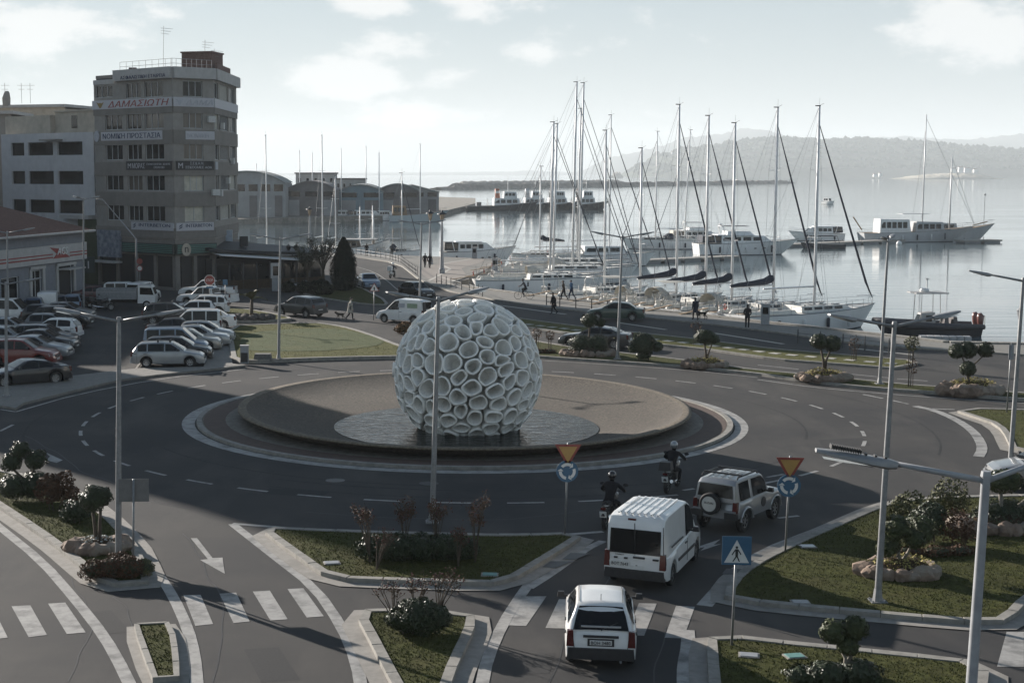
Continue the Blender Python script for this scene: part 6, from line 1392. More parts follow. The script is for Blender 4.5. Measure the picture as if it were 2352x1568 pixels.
for k,(px,py,s) in enumerate(((1250,590,.3),(1690,587,.45),(2065,562,.5))):
    c=P(px,py,WZ); o=thing('mooring_buoy',('white mooring buoy near the mole yachts','white mooring buoy below the flybridge yacht','white mooring buoy in front of the gulet')[k],'buoy',(c.x,c.y,WZ),group='mooring buoys'); MB().ico((0,0,s*.4),s,2).build('float',white,o,True); MB().cyl((0,0,s),(0,0,s*2.2),.05,n=5).build('pole',wire,o)
p=P(2230,556,WZ); o=thing('channel_marker','thin channel marker pole standing in the hazy water on the right','marker',((2247-PX0)/FPX*290,288,WZ)); MB().tube([(0,0,-1),(0,0,8.5)],[.07,.05],6).build('pole',pgrey,o); MB().ico((0,0,8.6),.22,1).build('top_mark',pgrey,o)
# ------------------------------------------------------------------ street furniture
LEAN=Vector((.024,0,1))
def lamp(label,base,H=7.35,ang=0.0,arm=1.15,head=.78,group='double-armed street lamps',heads=(0,180),m=galv,tilt=.12,plate_=True,big=False):
    o=thing('street_lamp',label,'street lamp',(base[0],base[1],.1),0,group)
    top=LEAN*(H-.1)
    MB().tube([(0,0,0),top*.45,top],[.095,.080,.058],10).build('pole',m,o,True,40)
    if plate_:
        b_=MB().box((0,0,.02),(.42,.42,.04)).build('base_plate',m,o); MB().tube([(0,0,.04),(0,0,.35)],[.14,.10],8).build('base_collar',m,o)
        for sx in (-.16,.16):
            for sy in (-.16,.16): MB().cyl((sx,sy,.04),(sx,sy,.08),.025,n=6).build('bolt',m,b_)
    for k,a in enumerate(heads):
        d=Vector((math.cos(R(a+ang)),math.sin(R(a+ang)),0)); s=Vector((-d.y,d.x,0)); e=top+d*arm+Vector((0,0,arm*tilt))
        MB().tube([top+Vector((0,0,-.08)),e],[.042,.036],8).build('arm',m,o,True)
        u=(d+Vector((0,0,tilt*1.6))).normalized(); w=u.cross(s)*-1; w=Vector((0,0,1))-u*u.z; w.normalize()
        m_=MB(); L_=head; pr=[(0,.05,.06),(.12,.09,.085),(.35*L_,.15,.075),(.75*L_,.15,.055),(L_,.08,.03)]; vs=[]
        for x,hw,h in pr:
            c=e+u*(x-.05)
            vs+=[c+s*hw-w*h*.6,c+s*hw*1.0+w*h*.1,c+s*hw*.7+w*h*.55,c-s*hw*.7+w*h*.55,c-s*hw+w*h*.1,c-s*hw-w*h*.6,c-w*h*(1.1)]
        m_.add(vs,[(i*7+q,i*7+(q+1)%7,(i+1)*7+(q+1)%7,(i+1)*7+q) for i in range(4) for q in range(7)]+[tuple(range(7)),tuple(28+q for q in range(7))])
        hd=m_.build('lamp_head',lampm,o,True,45)
        m_=MB(); m_.add([e+u*(x)+s*y-w*.085 for x,y in ((.25*L_,.11),(.85*L_,.09),(.85*L_,-.09),(.25*L_,-.11))],[(0,1,2,3)]); m_.build('lens',lensm,hd)
        if big:
            for q in range(13): c=e+u*(L_*(.42+.03*q))+w*.075; MB().slab([c+s*.10-w*.02,c-s*.10-w*.02,c-s*.09+w*.035,c+s*.09+w*.035],u,.008).build('cooling_fin',dplast,hd)
            for q in range(3): c=e+u*(L_*(.10+.12*q))+w*.06; MB().slab([c+s*.05-w*.01,c-s*.05-w*.01,c-s*.05+w*.012,c+s*.05+w*.012],u,.03).build('latch',dplast,hd)
    MB().cyl(top-LEAN*.02,top+Vector((0,0,.05)),.07,.06,n=10).build('pole_cap',m,o)
    return o
lampm=mat('lamp_housing',(.26,.265,.27),.5,.3,var=.1); lensm=mat('lamp_lens',(.45,.46,.44),.2,var=.08)
lamp('double street lamp on the near left island beside the round topiary',P(272,1312),7.2,-8)
lamp('double street lamp rising in front of the sphere from the rose bushes',P(993,1206),7.3,30)
lamp('double street lamp on the dry lawn left of the roundabout',P(640,831),7.4,6)
lamp('double street lamp on the median right of the sphere',P(1418,829),7.5,-12)
lamp('double street lamp on the right grass island beside the three-ball topiary',P(2015,1390),7.4,14)
lamp('double street lamp on the far median at the right',P(2020,886),7.7,64)
lamp('double street lamp at the right picture edge',P(2318,1100),7.4,-16)
q=P(2264,1090,7.35); lamp('nearest street lamp with large ribbed head at the lower right',(q.x-.17,q.y),7.35,172,1.15,1.05,heads=(0,215),m=pgrey,tilt=.10,big=True)
lamp('lower double street lamp by the pavement at the left edge',P(15,914),5.8,-10)
lamp('double street lamp standing among the parked cars at the far left',P(18,770),7.2,10)
lamp('double street lamp beside the white delivery van',P(963,733),7.4,8)
lamp('tall lamp with three rounded heads by the depot corner',P(192,717),9.2,20,.75,.6,heads=(0,120,240))
b=P(315,674); o=thing('street_lamp','single curved-arm street lamp in front of the shopfront','street lamp',(b.x,b.y,0),0,'double-armed street lamps')
MB().tube([(0,0,0),(0,0,5.1),(-.3,0,5.5),(-2.3,-.3,8.0),(-2.8,-.4,8.6)],[.10,.08,.06,.05,.045],8).build('pole',pgrey,o,True); MB().tube([(-2.7,-.4,8.55),(-3.0,-.4,8.8),(-3.6,-.4,8.85)],[.07,.14,.05],8,flat=.5).build('lamp_head',lampm,o,True)
def lantern(label,px,py,H,group='old-style lantern posts'):
    c=P(px,py); o=thing('lantern_post',label,'street lamp',(c.x,c.y,0),0,group)
    MB().lathe([(.34,0),(.34,.5),(.24,.6),(.20,1.6),(.14,H*.6),(.10,H-1.2)],12).build('column',pgrey,o,True,40)
    h=MB().lathe([(.08,H-1.2),(.14,H-1.1),(.30,H-.35),(.30,H-.32)],8).build('lantern_glass',mat('lantern_amber_glass',(.42,.33,.24),.25,var=.1),o)
    MB().lathe([(.55,H-.34),(.50,H-.26),(.12,H-.05),(.05,H+.12),(.0,H+.15)],12).build('lantern_roof',dplast,o)
    for k in range(6): a=k*math.pi/3; MB().cyl((.14*math.cos(a),.14*math.sin(a),H-1.12),(.31*math.cos(a),.31*math.sin(a),H-.34),.018,n=4).build('lantern_rib',dplast,h)
    for z in (H*.55,H*.66): MB().lathe([(.12,z),(.17,z+.06),(.12,z+.12)],10).build('ring',pgrey,o)
lantern('tall lantern post with wide cap on the mole',1015,628,7.0)
lantern('thinner lantern post just behind the wide-capped one on the mole',988,606,6.6)
lantern('lantern post behind the bare tree near the cafe',712,578,6.4)
c=P(672,655); o=thing('lantern_post','twin-globe lantern post at the cafe terrace','street lamp',(c.x,c.y,0),0,'old-style lantern posts'); MB().cyl((0,0,0),(0,0,3.4),.07,n=8).build('column',dplast,o); MB().tube([(-.35,0,3.5),(0,0,3.3),(.35,0,3.5)],.03,6).build('cross_arm',dplast,o)
for sx in (-.38,.38): MB().lathe([(.10,3.5),(.22,3.75),(.24,3.95),(.05,4.1),(0,4.2)],8,(sx,0,0)).build('lantern',dplast,o)
# ---- signs
syel=mat('sign_yellow',(.38,.22,.06),.5,var=.06); sred=mat('sign_red_border',(.22,.035,.026),.5,var=.06); sblu=mat('sign_blue',(.03,.10,.18),.5,var=.06); swh=mat('sign_face_white',(.62,.62,.6),.5,var=.04)
def ring2(mb,pts0,pts1,y): n=len(pts0); mb.add([(x,y,z) for x,z in pts0]+[(x,y,z) for x,z in pts1],[(k,(k+1)%n,(k+1)%n+n,k+n) for k in range(n)]); return mb
def tri(c,r,up=True): 
    s=1 if up else -1
    return [(r*math.sin(2*math.pi*k/3)*s,c+s*r*math.cos(2*math.pi*k/3)) for k in range(3)]
def plate_(o,nm,pts,y0,y1,m,parent=None): return MB().slab([(x,y0,z) for x,z in pts],(0,-1,0),y0-y1).build(nm,m,parent or o)
def post(name,label,cat,px,py,H,rz=0,group=None,r=.032):
    c=P(px,py); o=thing(name,label,cat,(c.x,c.y,.1),R(rz),group); MB().tube([(0,0,-.1),LEAN*H],[r,r],8).build('post',galv,o,True); return o
def give_way(label,px,py,rz):
    o=post('road_sign',label,'road sign',px,py,2.9,rz,'give way and roundabout signs'); dx=LEAN.x*2.6
    t=plate_(o,'give_way_plate',[(x+dx,z) for x,z in tri(2.62,.47,False)],-.04,-.055,sred); plate_(o,'yellow_field',[(x+dx,z) for x,z in tri(2.62,.33,False)],-.056,-.060,syel,t)
    cz=2.02; dx=LEAN.x*2.0; circ=lambda r,n=24:[(r*math.cos(2*math.pi*k/n)+dx,cz+r*math.sin(2*math.pi*k/n)) for k in range(n)]
    d=plate_(o,'roundabout_plate',circ(.34),-.040,-.055,sblu)
    for k in range(3):
        a0=R(60+120*k); pr=[(.26*math.cos(a0+q*.28)+dx,cz+.26*math.sin(a0+q*.28)) for q in range(6)]; pi=[(.17*math.cos(a0+q*.28)+dx,cz+.17*math.sin(a0+q*.28)) for q in range(6)]
        m_=MB(); m_.add([(x,-.060,z) for x,z in pr]+[(x,-.060,z) for x,z in pi],[(q,q+1,q+7,q+6) for q in range(5)]); a1=a0-.05; m_.add([(.31*math.cos(a1)+dx,-.060,cz+.31*math.sin(a1)),(.12*math.cos(a1)+dx,-.060,cz+.12*math.sin(a1)),(.215*math.cos(a1-.35)+dx,-.060,cz+.215*math.sin(a1-.35))],[(0,1,2)]); m_.build('white_arrow',swh,d)
give_way('give way and roundabout signs at the tip of the centre island',1297,1236,0)
give_way('give way and roundabout signs on the right grass island',1803,1276,-6)
o=post('road_sign','blue pedestrian crossing sign beside the white hatchback','road sign',1680,1492,2.6,-4); dx=LEAN.x*2.3
sq=plate_(o,'blue_plate',[(dx-.34,1.98),(dx+.34,1.98),(dx+.34,2.66),(dx-.34,2.66)],-.04,-.055,sblu); plate_(o,'white_triangle',[(x+dx,z) for x,z in ((-.29,2.03),(.29,2.03),(0,2.58))],-.056,-.060,swh,sq)
m_=MB(); 
for pts in ([(-.03,2.16),(.03,2.16),(.035,2.36),(-.035,2.36)],[(-.035,2.17),(.0,2.17),(-.07,2.06),(-.10,2.06)],[(.0,2.17),(.035,2.17),(.08,2.06),(.05,2.06)],[(-.035,2.36),(-.035,2.31),(-.10,2.21),(-.12,2.23)],[(.035,2.36),(.035,2.31),(.09,2.22),(.11,2.24)]): m_.add([(x+dx,-.063,z) for x,z in pts],[tuple(range(4))])
m_.add([(dx+.033*math.cos(k*.785),-.063,2.40+.033*math.sin(k*.785)) for k in range(8)],[tuple(range(8))]); f=m_.build('walking_figure',ink,sq); f['kind']='stuff'
o=post('road_sign','back of a grey two-plate road sign beside the left lamp','road sign',306,1316,2.6,4); plate_(o,'sign_back',[(x+.06,z) for x,z in ((-.42,1.95),(.42,1.95),(.42,2.6),(-.42,2.6))],.05,.035,mat('sign_back_grey',(.16,.155,.15),.6,var=.1)); 
for z in (2.1,2.45): MB().box((.06,.055,z),(.6,.03,.04)).build('bracket',galv,o)
o=post('road_sign','white warning triangle on a post in front of the cypress bend','road sign',858,735,2.5,0); t=plate_(o,'triangle_plate',[(x+.06,z) for x,z in tri(2.35,.46)],-.04,-.05,sred); plate_(o,'white_field',[(x+.06,z) for x,z in tri(2.35,.36)],-.053,-.056,swh,t); plate_(o,'symbol',[(.02,2.2),(.10,2.2),(.11,2.45),(.01,2.45)],-.06,-.063,ink,t)
o=post('stop_sign','red octagonal stop sign behind the white pickup','road sign',481,722,2.9,0); oc=lambda r:[(r*math.cos(R(22.5+45*k))+.06,2.65+r*math.sin(R(22.5+45*k))) for k in range(8)]; t=plate_(o,'octagon_plate',oc(.45),-.04,-.05,swh); p3_=plate_(o,'red_field',oc(.40),-.053,-.056,sred,t)
me=text_mesh('STOP',.55,.2,.006); me.materials.append(swh); me.transform(Matrix.Translation((.06,-.065,2.65))@Matrix.Rotation(R(90),4,'X')); link('lettering',me,p3_); plate_(o,'blue_plate',[(-.3,2.0),(.42,2.0),(.3,2.15),(-.18,2.15)],-.04,-.05,sblu)
o=post('road_sign','small blue sign on a thin post right of the stop sign','road sign',517,716,2.5); plate_(o,'blue_plate',[(-.15,2.1),(.25,2.1),(.25,2.55),(-.15,2.55)],-.04,-.05,sblu)
o=post('road_sign','red ringed speed sign on the post by the shopfront','road sign',321,678,2.6); c8=lambda r,z:[(r*math.cos(k*.524)+.05,z+r*math.sin(k*.524)) for k in range(12)]; t=plate_(o,'round_plate',c8(.3,2.4),-.04,-.05,sred); plate_(o,'white_field',c8(.21,2.4),-.053,-.056,swh,t); plate_(o,'red_plate',c8(.28,3.05),-.04,-.05,sred)
o=post('road_sign','tall bare sign pole at the right edge of the far median','road sign',2312,952,3.3); plate_(o,'sign_back',[(-.02,2.5),(.22,2.5),(.22,3.2),(-.02,3.2)],.05,.035,pgrey)
o=post('road_sign','narrow sign pole with lantern top behind the bare one at the right','road sign',2328,915,4.0); MB().lathe([(.06,3.9),(.14,4.3),(.16,4.35),(.02,4.5)],8,(.1,0,0)).build('cap',pgrey,o)
# ---- cabinets, pedestals, railings
c=P(562,838); o=thing('control_cabinet','grey electrical cabinet on the corner of the dry lawn','cabinet',(c.x,c.y,.12)); MB().box((0,0,.5),(.46,.36,1.0)).build('body',pgrey,o); MB().box((0,-.19,.35),(.40,.02,.55)).build('door',dplast,o); MB().box((0,0,1.03),(.52,.42,.06)).build('lid',wlight,o)
c=P(604,832); o=thing('concrete_block','dark concrete block beside the lawn lamp','block',(c.x,c.y,.12)); MB().box((0,0,.2),(1.1,.7,.42),taper=.85).build('block',mat('dark_concrete',(.13,.125,.12),.9,var=.2,bump=.3),o)
for i,(px,py,lab) in enumerate(((1757,745,'tall grey power pedestal on the quay beside the standing man'),(1137,624,'grey power pedestal at the corner of the mole'),(1090,594,'grey power pedestal in front of the mole motor yacht'))):
    c=P(px,py); o=thing('power_pedestal',lab,'pedestal',(c.x,c.y,0),R(-10),'power pedestals on the quay'); MB().box((0,0,.75),(.62,.4,1.5)).build('body',pgrey,o); MB().box((0,-.21,1.05),(.4,.03,.5)).build('panel',glassd,o); MB().box((0,0,1.53),(.68,.46,.06)).build('lid',wlight,o)
railm=mat('railing_dark',(.035,.037,.042),.5,var=.15)
def railing(label,pxs,step=1.9,h=.85):
    pts=resample(PL(pxs),step,False); c=pts[0]; o=thing('railing',label,'railing',(c.x,c.y,.1),0,'dark railings along the harbour road')
    for p in pts: MB().tube([p-c,p-c+Vector((0,0,h)),p-c+Vector((0,0,h+.12))],[.045,.04,.02],6).build('post',railm,o)
    for a,b_ in zip(pts,pts[1:]):
        for z in (.28,.68): MB().cyl(a-c+Vector((0,0,z)),b_-c+Vector((0,0,z)),.018,n=5).build('rail',railm,o)
railing('dark railing along the outside of the road bend',[(818,586),(846,590),(893,597),(920,605),(942,622),(958,634)])
railing('dark railing between the bend and the mole corner',[(1003,652),(1021,657),(1041,663),(1060,668)])
railing('short dark railing behind the sphere lamp head',[(1078,672),(1098,679),(1108,683)])
railing('dark railing beside the man walking towards the quay',[(1255,703),(1298,709),(1330,712),(1395,720)])
railing('dark railing along the promenade on the right',[(1832,792),(1925,802),(1990,810),(2098,822)])
# grass covers
for px,py,m_,lab in ((1855,1255,swh,'white access cover in the right lawn'),(1125,1320,mat('cover_teal',(.12,.26,.24),.6,var=.1),'teal access cover in the centre island lawn'),(1825,1507,MATS['cover_teal'],'green access cover in the lower right lawn'),(1838,1383,pgrey,'grey access cover at the tip of the right lawn'),(1720,1505,pgrey,'grey access cover beside the pedestrian sign'),(762,1293,pgrey,'dark access cover in the left part of the centre island')):
    c=P(px,py,.12); o=thing('access_cover',lab,'cover',(c.x,c.y,.10),R(rnd.uniform(-20,20)),'access covers set in the lawns'); MB().box((0,0,.03),(.42,.30,.06),taper=.94).build('lid',m_,o); MB().box((0,0,.02),(.48,.36,.05)).build('frame',gutter,o)
# ------------------------------------------------------------------ plants
def leaves(mb,pts,size,rg,flat=.5):
    for p,n_ in pts:
        n_=(n_+Vector((rg.uniform(-1,1),rg.uniform(-1,1),rg.uniform(-1,1)))*flat)
        if n_.length<1e-3: n_=Vector((0,0,1))
        n_.normalize(); a=Vector((rg.uniform(-1,1),rg.uniform(-1,1),rg.uniform(-1,1))); u=n_.cross(a)
        if u.length<1e-3: continue
        u.normalize(); v=n_.cross(u); s=size*rg.uniform(.6,1.35)
        b=len(mb.v); mb.v+=[tuple(p-u*s*.45),tuple(p+v*s*.8),tuple(p+u*s*.45),tuple(p-v*s*.8)]; mb.f.append((b,b+1,b+2,b+3)); mb.m.append(mb.cm)
    return mb
def ball_pts(c,r,n,rg,sq=(1,1,1),shell=.72):
    out=[]; c=Vector(c)
    ph=[(rg.uniform(0,6),rg.uniform(2,5),rg.uniform(.04,.10)) for _ in range(3)]
    for _ in range(n):
        d=Vector((rg.gauss(0,1),rg.gauss(0,1),rg.gauss(0,1))).normalized(); k=(shell+(1-shell)*rg.random()**.6)
        w=1+sum(a*math.sin(f*(d.x+d.z*1.3)+p+f*d.y) for p,f,a in ph)
        out.append((c+Vector((d.x*sq[0],d.y*sq[1],d.z*sq[2]))*r*k*w,d))
    return out
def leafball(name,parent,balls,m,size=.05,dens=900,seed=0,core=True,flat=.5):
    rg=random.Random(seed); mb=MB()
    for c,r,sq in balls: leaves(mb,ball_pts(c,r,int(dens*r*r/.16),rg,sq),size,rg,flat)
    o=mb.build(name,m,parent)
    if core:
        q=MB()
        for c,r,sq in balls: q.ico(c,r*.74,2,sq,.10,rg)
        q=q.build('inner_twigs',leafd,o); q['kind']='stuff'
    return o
def rocks(o,rx,ry,n,rg,h=.35,cover=leafy,cm=.5,size=.06,dens=700,nm='flower_cover'):
    n=int(n*1.5)
    for k in range(n):
        a=2*math.pi*k/n+rg.uniform(-.1,.1); MB().ico((rx*math.cos(a),ry*math.sin(a),h*.35*rg.uniform(.8,1.2)),h*rg.uniform(.55,.95),2,(rg.uniform(.9,1.3),rg.uniform(.8,1.1),rg.uniform(.65,.95)),.16,rg).build('rock',rock,o)
    MB().ico((0,0,h*.35),rx*.9,2,(1,ry/rx,.40),.05,rg).build('soil_mound',soil,o)
    mb=MB(); leaves(mb,[(Vector((p.x*1.0,p.y*ry/rx,abs(p.z)*.45+h*.35)),n_) for p,n_ in ball_pts((0,0,0),rx*1.0,int(dens*rx*rx),rg,(1,1,1),.8)],size,rg,.7); mb.build(nm,cover,o)['kind']='stuff'
def topiary(label,px,py,balls,trunk_,planter=None,hedge=None,group='clipped topiary trees',m=leafm,size=.055,dens=1000,seed=1,z=.12,cat='topiary'):
    c=P(px,py,z); rg=random.Random(seed); o=thing('topiary_tree',label,cat,(c.x,c.y,z),0,group)
    for pts,r0,r1 in trunk_: MB().tube(pts,[r0+(r1-r0)*k/(len(pts)-1) for k in range(len(pts))],7).build('trunk',bark if m is leafd else barkp,o,True)
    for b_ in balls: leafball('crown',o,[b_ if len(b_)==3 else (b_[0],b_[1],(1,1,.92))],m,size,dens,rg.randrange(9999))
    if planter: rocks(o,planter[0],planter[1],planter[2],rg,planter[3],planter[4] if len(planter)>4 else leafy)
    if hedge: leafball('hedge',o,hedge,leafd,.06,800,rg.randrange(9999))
    return o
topiary('single round topiary in a rock planter with silver flowers on the left island',226,1262,[((-.12,0,1.55),.42,(1.05,1,.95)),((.12,.05,1.62),.34)],[([(-.06,0,.3),(-.1,0,.8),(-.15,0,1.25)],.06,.04),([(.05,0,.3),(.06,0,.8),(.1,0,1.25)],.06,.04)],(.72,.55,11,.34,silverl),m=leafd,seed=3,dens=1500)
topiary('dark three-ball topiary above a hedge at the left edge',66,1150,[((-.55,0,1.35),.36),((-.25,.1,1.75),.33),((.30,0,1.45),.38)],[([(0,0,.2),(-.2,0,.8),(-.5,0,1.1)],.07,.04),([(0,0,.2),(.1,0,.8),(.25,0,1.2)],.07,.04)],None,[((-.5,0,.5),.55,(1,1,.8)),((.2,.1,.55),.6,(1.1,1,.8)),((.7,0,.5),.45,(1,1,.8))],m=leafd,seed=4,dens=1500)
topiary('three-ball topiary in a rock planter on the right grass island',2066,1318,[((-.10,0,1.30),.40),((.35,-.1,1.02),.30),((-.35,0,.80),.34),((.72,.5,1.12),.42)],[([(0,0,.2),(-.05,0,.6),(-.1,0,1.0)],.06,.04),([(0,0,.3),(.2,0,.6),(.32,0,.85)],.05,.03)],(.95,.62,12,.36,leafy),m=leafm,seed=5,dens=1400)
topiary('round-headed topiary with forked trunk at the right edge',2308,1216,[((-.15,0,1.55),.52,(1.3,1,.75)),((1.0,0,1.5),.4)],[([(0,0,.2),(-.15,0,.7),(-.2,0,1.3)],.09,.06),([(0,0,.5),(.5,0,.85),(1.0,0,1.3)],.07,.05)],(1.35,.7,14,.42,leafd),[((0,.2,.45),.75,(1.3,.8,.7))],m=leafm,seed=6,dens=1000)
topiary('two-ball topiary above a low hedge on the lower right island',1940,1560,[((-.30,0,1.08),.29),((.22,.1,1.15),.31),((.05,0,.78),.25)],[([(0,0,.1),(.0,0,.5),(-.2,0,.85)],.05,.03),([(0,0,.3),(.15,0,.6),(.2,0,.9)],.05,.03)],None,[((-.45,-.1,.18),.45,(1.1,1,.6)),((.3,0,.18),.5,(1.1,1,.6)),((-1.0,0,.1),.35,(1,1,.6))],m=leafm,seed=7,dens=1700)
topiary('tall topiary and hedge in a stone ring behind the dark coupe',1350,816,[((.1,0,2.15),.48,(1.15,1,.9)),((.75,.1,2.0),.3)],[([(0,0,.4),(.05,0,1.1),(.1,0,1.8)],.07,.05)],(1.45,.8,14,.38,leafd),[((-.4,0,.75),.7,(1.1,.9,.75)),((.5,0,.72),.75,(1.1,.9,.75))],m=leafd,seed=8,dens=900,size=.08)
topiary('rounded dark shrub on short stems on the median right of the lamp',1478,828,[((0,0,1.0),.72,(1,.9,.95)),((-.65,0,.75),.3),((.8,0,.85),.35)],[([(-.3,0,0),(-.2,0,.6)],.05,.04),([(.3,0,0),(.2,0,.6)],.05,.04)],None,[((0,0,.3),.35,(1.3,1,.6))],m=leafd,seed=9,dens=900,size=.08)
topiary('flat-topped topiary over yellow flowers on the median',1622,842,[((-.1,0,1.75),.55,(1.15,1,.75)),((.35,0,1.62),.4,(1,1,.75))],[([(0,0,.4),(-.05,0,.9),(-.15,0,1.4)],.07,.05),([(0,0,.4),(.15,0,.9),(.3,0,1.3)],.06,.04)],(1.05,.65,13,.38,leafy),m=leafd,seed=10,dens=900,size=.08)
topiary('two-headed topiary over yellow flowers on the far right median',1893,873,[((-.35,0,2.1),.48),((.40,.05,2.0),.48)],[([(0,0,.4),(-.08,0,1.1),(-.25,0,1.75)],.08,.05),([(0,0,.4),(.08,0,1.1),(.3,0,1.65)],.08,.05)],(1.15,.7,13,.42,leafy),m=leafd,seed=11,dens=900,size=.08)
topiary('three-headed topiary over a rock bed at the right of the median',2232,902,[((-.85,0,2.15),.42),((-.25,.1,2.2),.48),((.60,0,2.2),.42),((-.25,0,1.25),.42)],[([(-.2,0,.4),(-.25,0,1.2),(-.6,0,1.9)],.08,.04),([(-.25,0,1.2),(.2,0,1.6),(.55,0,1.95)],.05,.03)],(1.35,.75,15,.48,leafy),m=leafd,seed=12,dens=900,size=.08)
def bush(label,px,py,balls,m,size=.06,dens=700,seed=1,group='shrubs on the islands',stems=6,name='shrub',z=.12,core=True,sh=.5):
    c=P(px,py,z); o=thing(name,label,'shrub',(c.x,c.y,z),0,group); rg=random.Random(seed); mb=MB()
    for k in range(stems): b_=rg.choice(balls); x,y=rg.uniform(-.15,.15),rg.uniform(-.1,.1); mb.tube([(b_[0][0]*.5+x,b_[0][1]*.5+y,0),(b_[0][0]+x,b_[0][1]+y,b_[0][2])],[.02,.01],5)
    s=mb.build('stems',bark,o); s['kind']='stuff'
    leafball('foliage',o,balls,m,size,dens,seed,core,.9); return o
bush('bronze-leaved shrub between the topiary pair on the left island',128,1172,[((-.2,0,.75),.48,(1,1,1)),((.25,0,.9),.40,(1,1,1.1)),((.45,0,.55),.40,(1,1,.8))],leafb,.07,600,31,core=False)
bush('dark low shrub beside the bronze one on the left island',175,1200,[((0,0,.4),.45,(1.1,1,.8))],leafd,.06,800,32)
bush('brown heather-like hedge at the tip of the left island',262,1326,[((-.55,0,.22),.36,(1.2,1,.75)),((-.05,.05,.28),.40,(1.2,1,.75)),((.40,0,.30),.40,(1.1,1,.8)),((.1,.4,.32),.40,(1,1,.8))],leafb,.045,1300,33)
bush('yellow-green tuft at the kerb of the left island',335,1322,[((0,0,.25),.26,(1,1,1))],leafo,.05,900,34)
bush('dark hedge along the middle of the centre island',960,1286,[((-1.3,.1,.35),.45,(1.2,1,.8)),((-.6,0,.38),.5,(1.2,1,.8)),((.1,.05,.36),.5,(1.2,1,.8)),((.8,0,.40),.5,(1.2,1,.8)),((1.35,.1,.35),.42,(1.1,1,.8))],leafd,.055,1100,35)
bush('dense dark bush on the small front island',960,1455,[((0,0,.45),.55,(1.1,1,.85)),((-.42,.1,.34),.38,(1,1,.8)),((.42,.05,.40),.42,(1,1,.8))],leafd,.05,1500,36)
bush('rounded dark shrub behind the three-ball topiary on the right island',2135,1245,[((0,0,.75),.48,(1,1,1)),((-.2,.4,.55),.4,(1,1,.9))],leafd,.06,1100,37)
bush('airy olive shrub at the top of the right island',2180,1195,[((0,0,.9),.55,(1,1,1)),((.3,.1,.6),.4,(1,1,1)),((-.35,0,.6),.4,(1,1,1))],leafo,.07,330,38,core=False)
bush('reddish shrub left of the airy olive one on the right island',2090,1205,[((0,0,.6),.5,(1,1,1)),((-.3,.1,.5),.35,(1,1,1))],leafo,.07,360,39,core=False)
bush('brown twiggy shrub beside the nearest lamp pole on the right island',2195,1252,[((0,0,.6),.5,(1,1,1.1)),((.25,0,.35),.35,(1.2,1,.7))],leafb,.06,420,40,core=False)
bush('low flowering ground cover in front of the round dark shrub',2130,1275,[((-.5,0,.12),.3,(1.5,1,.5)),((.3,0,.12),.32,(1.6,1,.5)),((1.0,.1,.12),.3,(1.5,1,.5))],leafb,.05,700,41)
bush('dry orange hedge in front of the white delivery van',975,763,[((-1.4,0,.3),.5,(1.4,1,.8)),((-.3,-.3,.32),.55,(1.4,1,.8)),((.8,-.7,.30),.5,(1.4,1,.8))],mat('leaf_dry_orange',(.17,.10,.05),.8,var=.3,scale=6,spec=.1),.09,600,42)
bush('small bare sapling on the median beside the sphere',1233,806,[((0,0,1.1),.32,(1,1,1.2))],leafb,.07,250,43,core=False); bush('second bare sapling on the median beside the sphere',1263,808,[((0,0,1.05),.30,(1,1,1.1))],leafb,.07,250,44,core=False)
bush('thin bare sapling near the right median lamp',2092,888,[((0,0,1.1),.35,(1,1,1.3))],leafb,.06,160,45,core=False); bush('pale bare shrub on the chequered median',1962,826,[((0,0,1.0),.35,(1,1,1.3))],leafb,.07,160,46,core=False); bush('round small tree on the chequered median near its end',2093,842,[((0,0,1.35),.42,(1,1,1.1))],leafo,.07,500,47,core=False); bush('reddish bare sapling on the chequered median',1598,790,[((0,0,1.2),.4,(1,1,1))],leafb,.07,120,48,core=False)
bush('low flower bed around the saplings beside the sphere',1248,810,[((-.3,0,.1),.3,(1.6,1,.5)),((.4,0,.1),.3,(1.6,1,.5))],leafb,.07,400,49)
# rose bushes: many thin stems with sparse leaves and hips
hip=mat('rose_hip',(.10,.02,.02),.5,var=.2)
def rose(label,px,py,H,W_,seed,dens=1.0,lean=0.0):
    c=P(px,py,.12); o=thing('rose_bush',label,'rose bush',(c.x,c.y,.12),0,'rose bushes on the islands'); rg=random.Random(seed); st=MB(); lv=[]; hp=MB()
    for k in range(9):
        a=rg.uniform(0,6.28); r=W_*rg.uniform(.3,1); e=Vector((math.cos(a)*r+lean,math.sin(a)*r*.6,H*rg.uniform(.78,1.05))); m1_=Vector((e.x*.35,e.y*.35,e.z*.5))
        st.tube([(0,0,0),m1_,e],[.022,.014,.006],5)
        for _ in range(4):
            f=rg.uniform(.45,1); b0=m1_.lerp(e,f); e2=b0+Vector((rg.uniform(-.22,.22),rg.uniform(-.2,.2),rg.uniform(.08,.28))); st.tube([b0,e2],[.008,.004],4)
            for _ in range(int(11*dens)): q=b0.lerp(e2,rg.random())+Vector((rg.gauss(0,.05),rg.gauss(0,.05),rg.gauss(0,.05))); lv.append((q,Vector((0,0,1))))
            if rg.random()<.6: hp.ico(e2,.022,1)
    s=st.build('stems',bark,o); s['kind']='stuff'; leaves(MB(),[],.03,rg); mb=MB(); leaves(mb,lv,.038,rg,1.2); mb.build('leaves',leafb,o); h_=hp.build('hips',hip,o); h_['kind']='stuff'
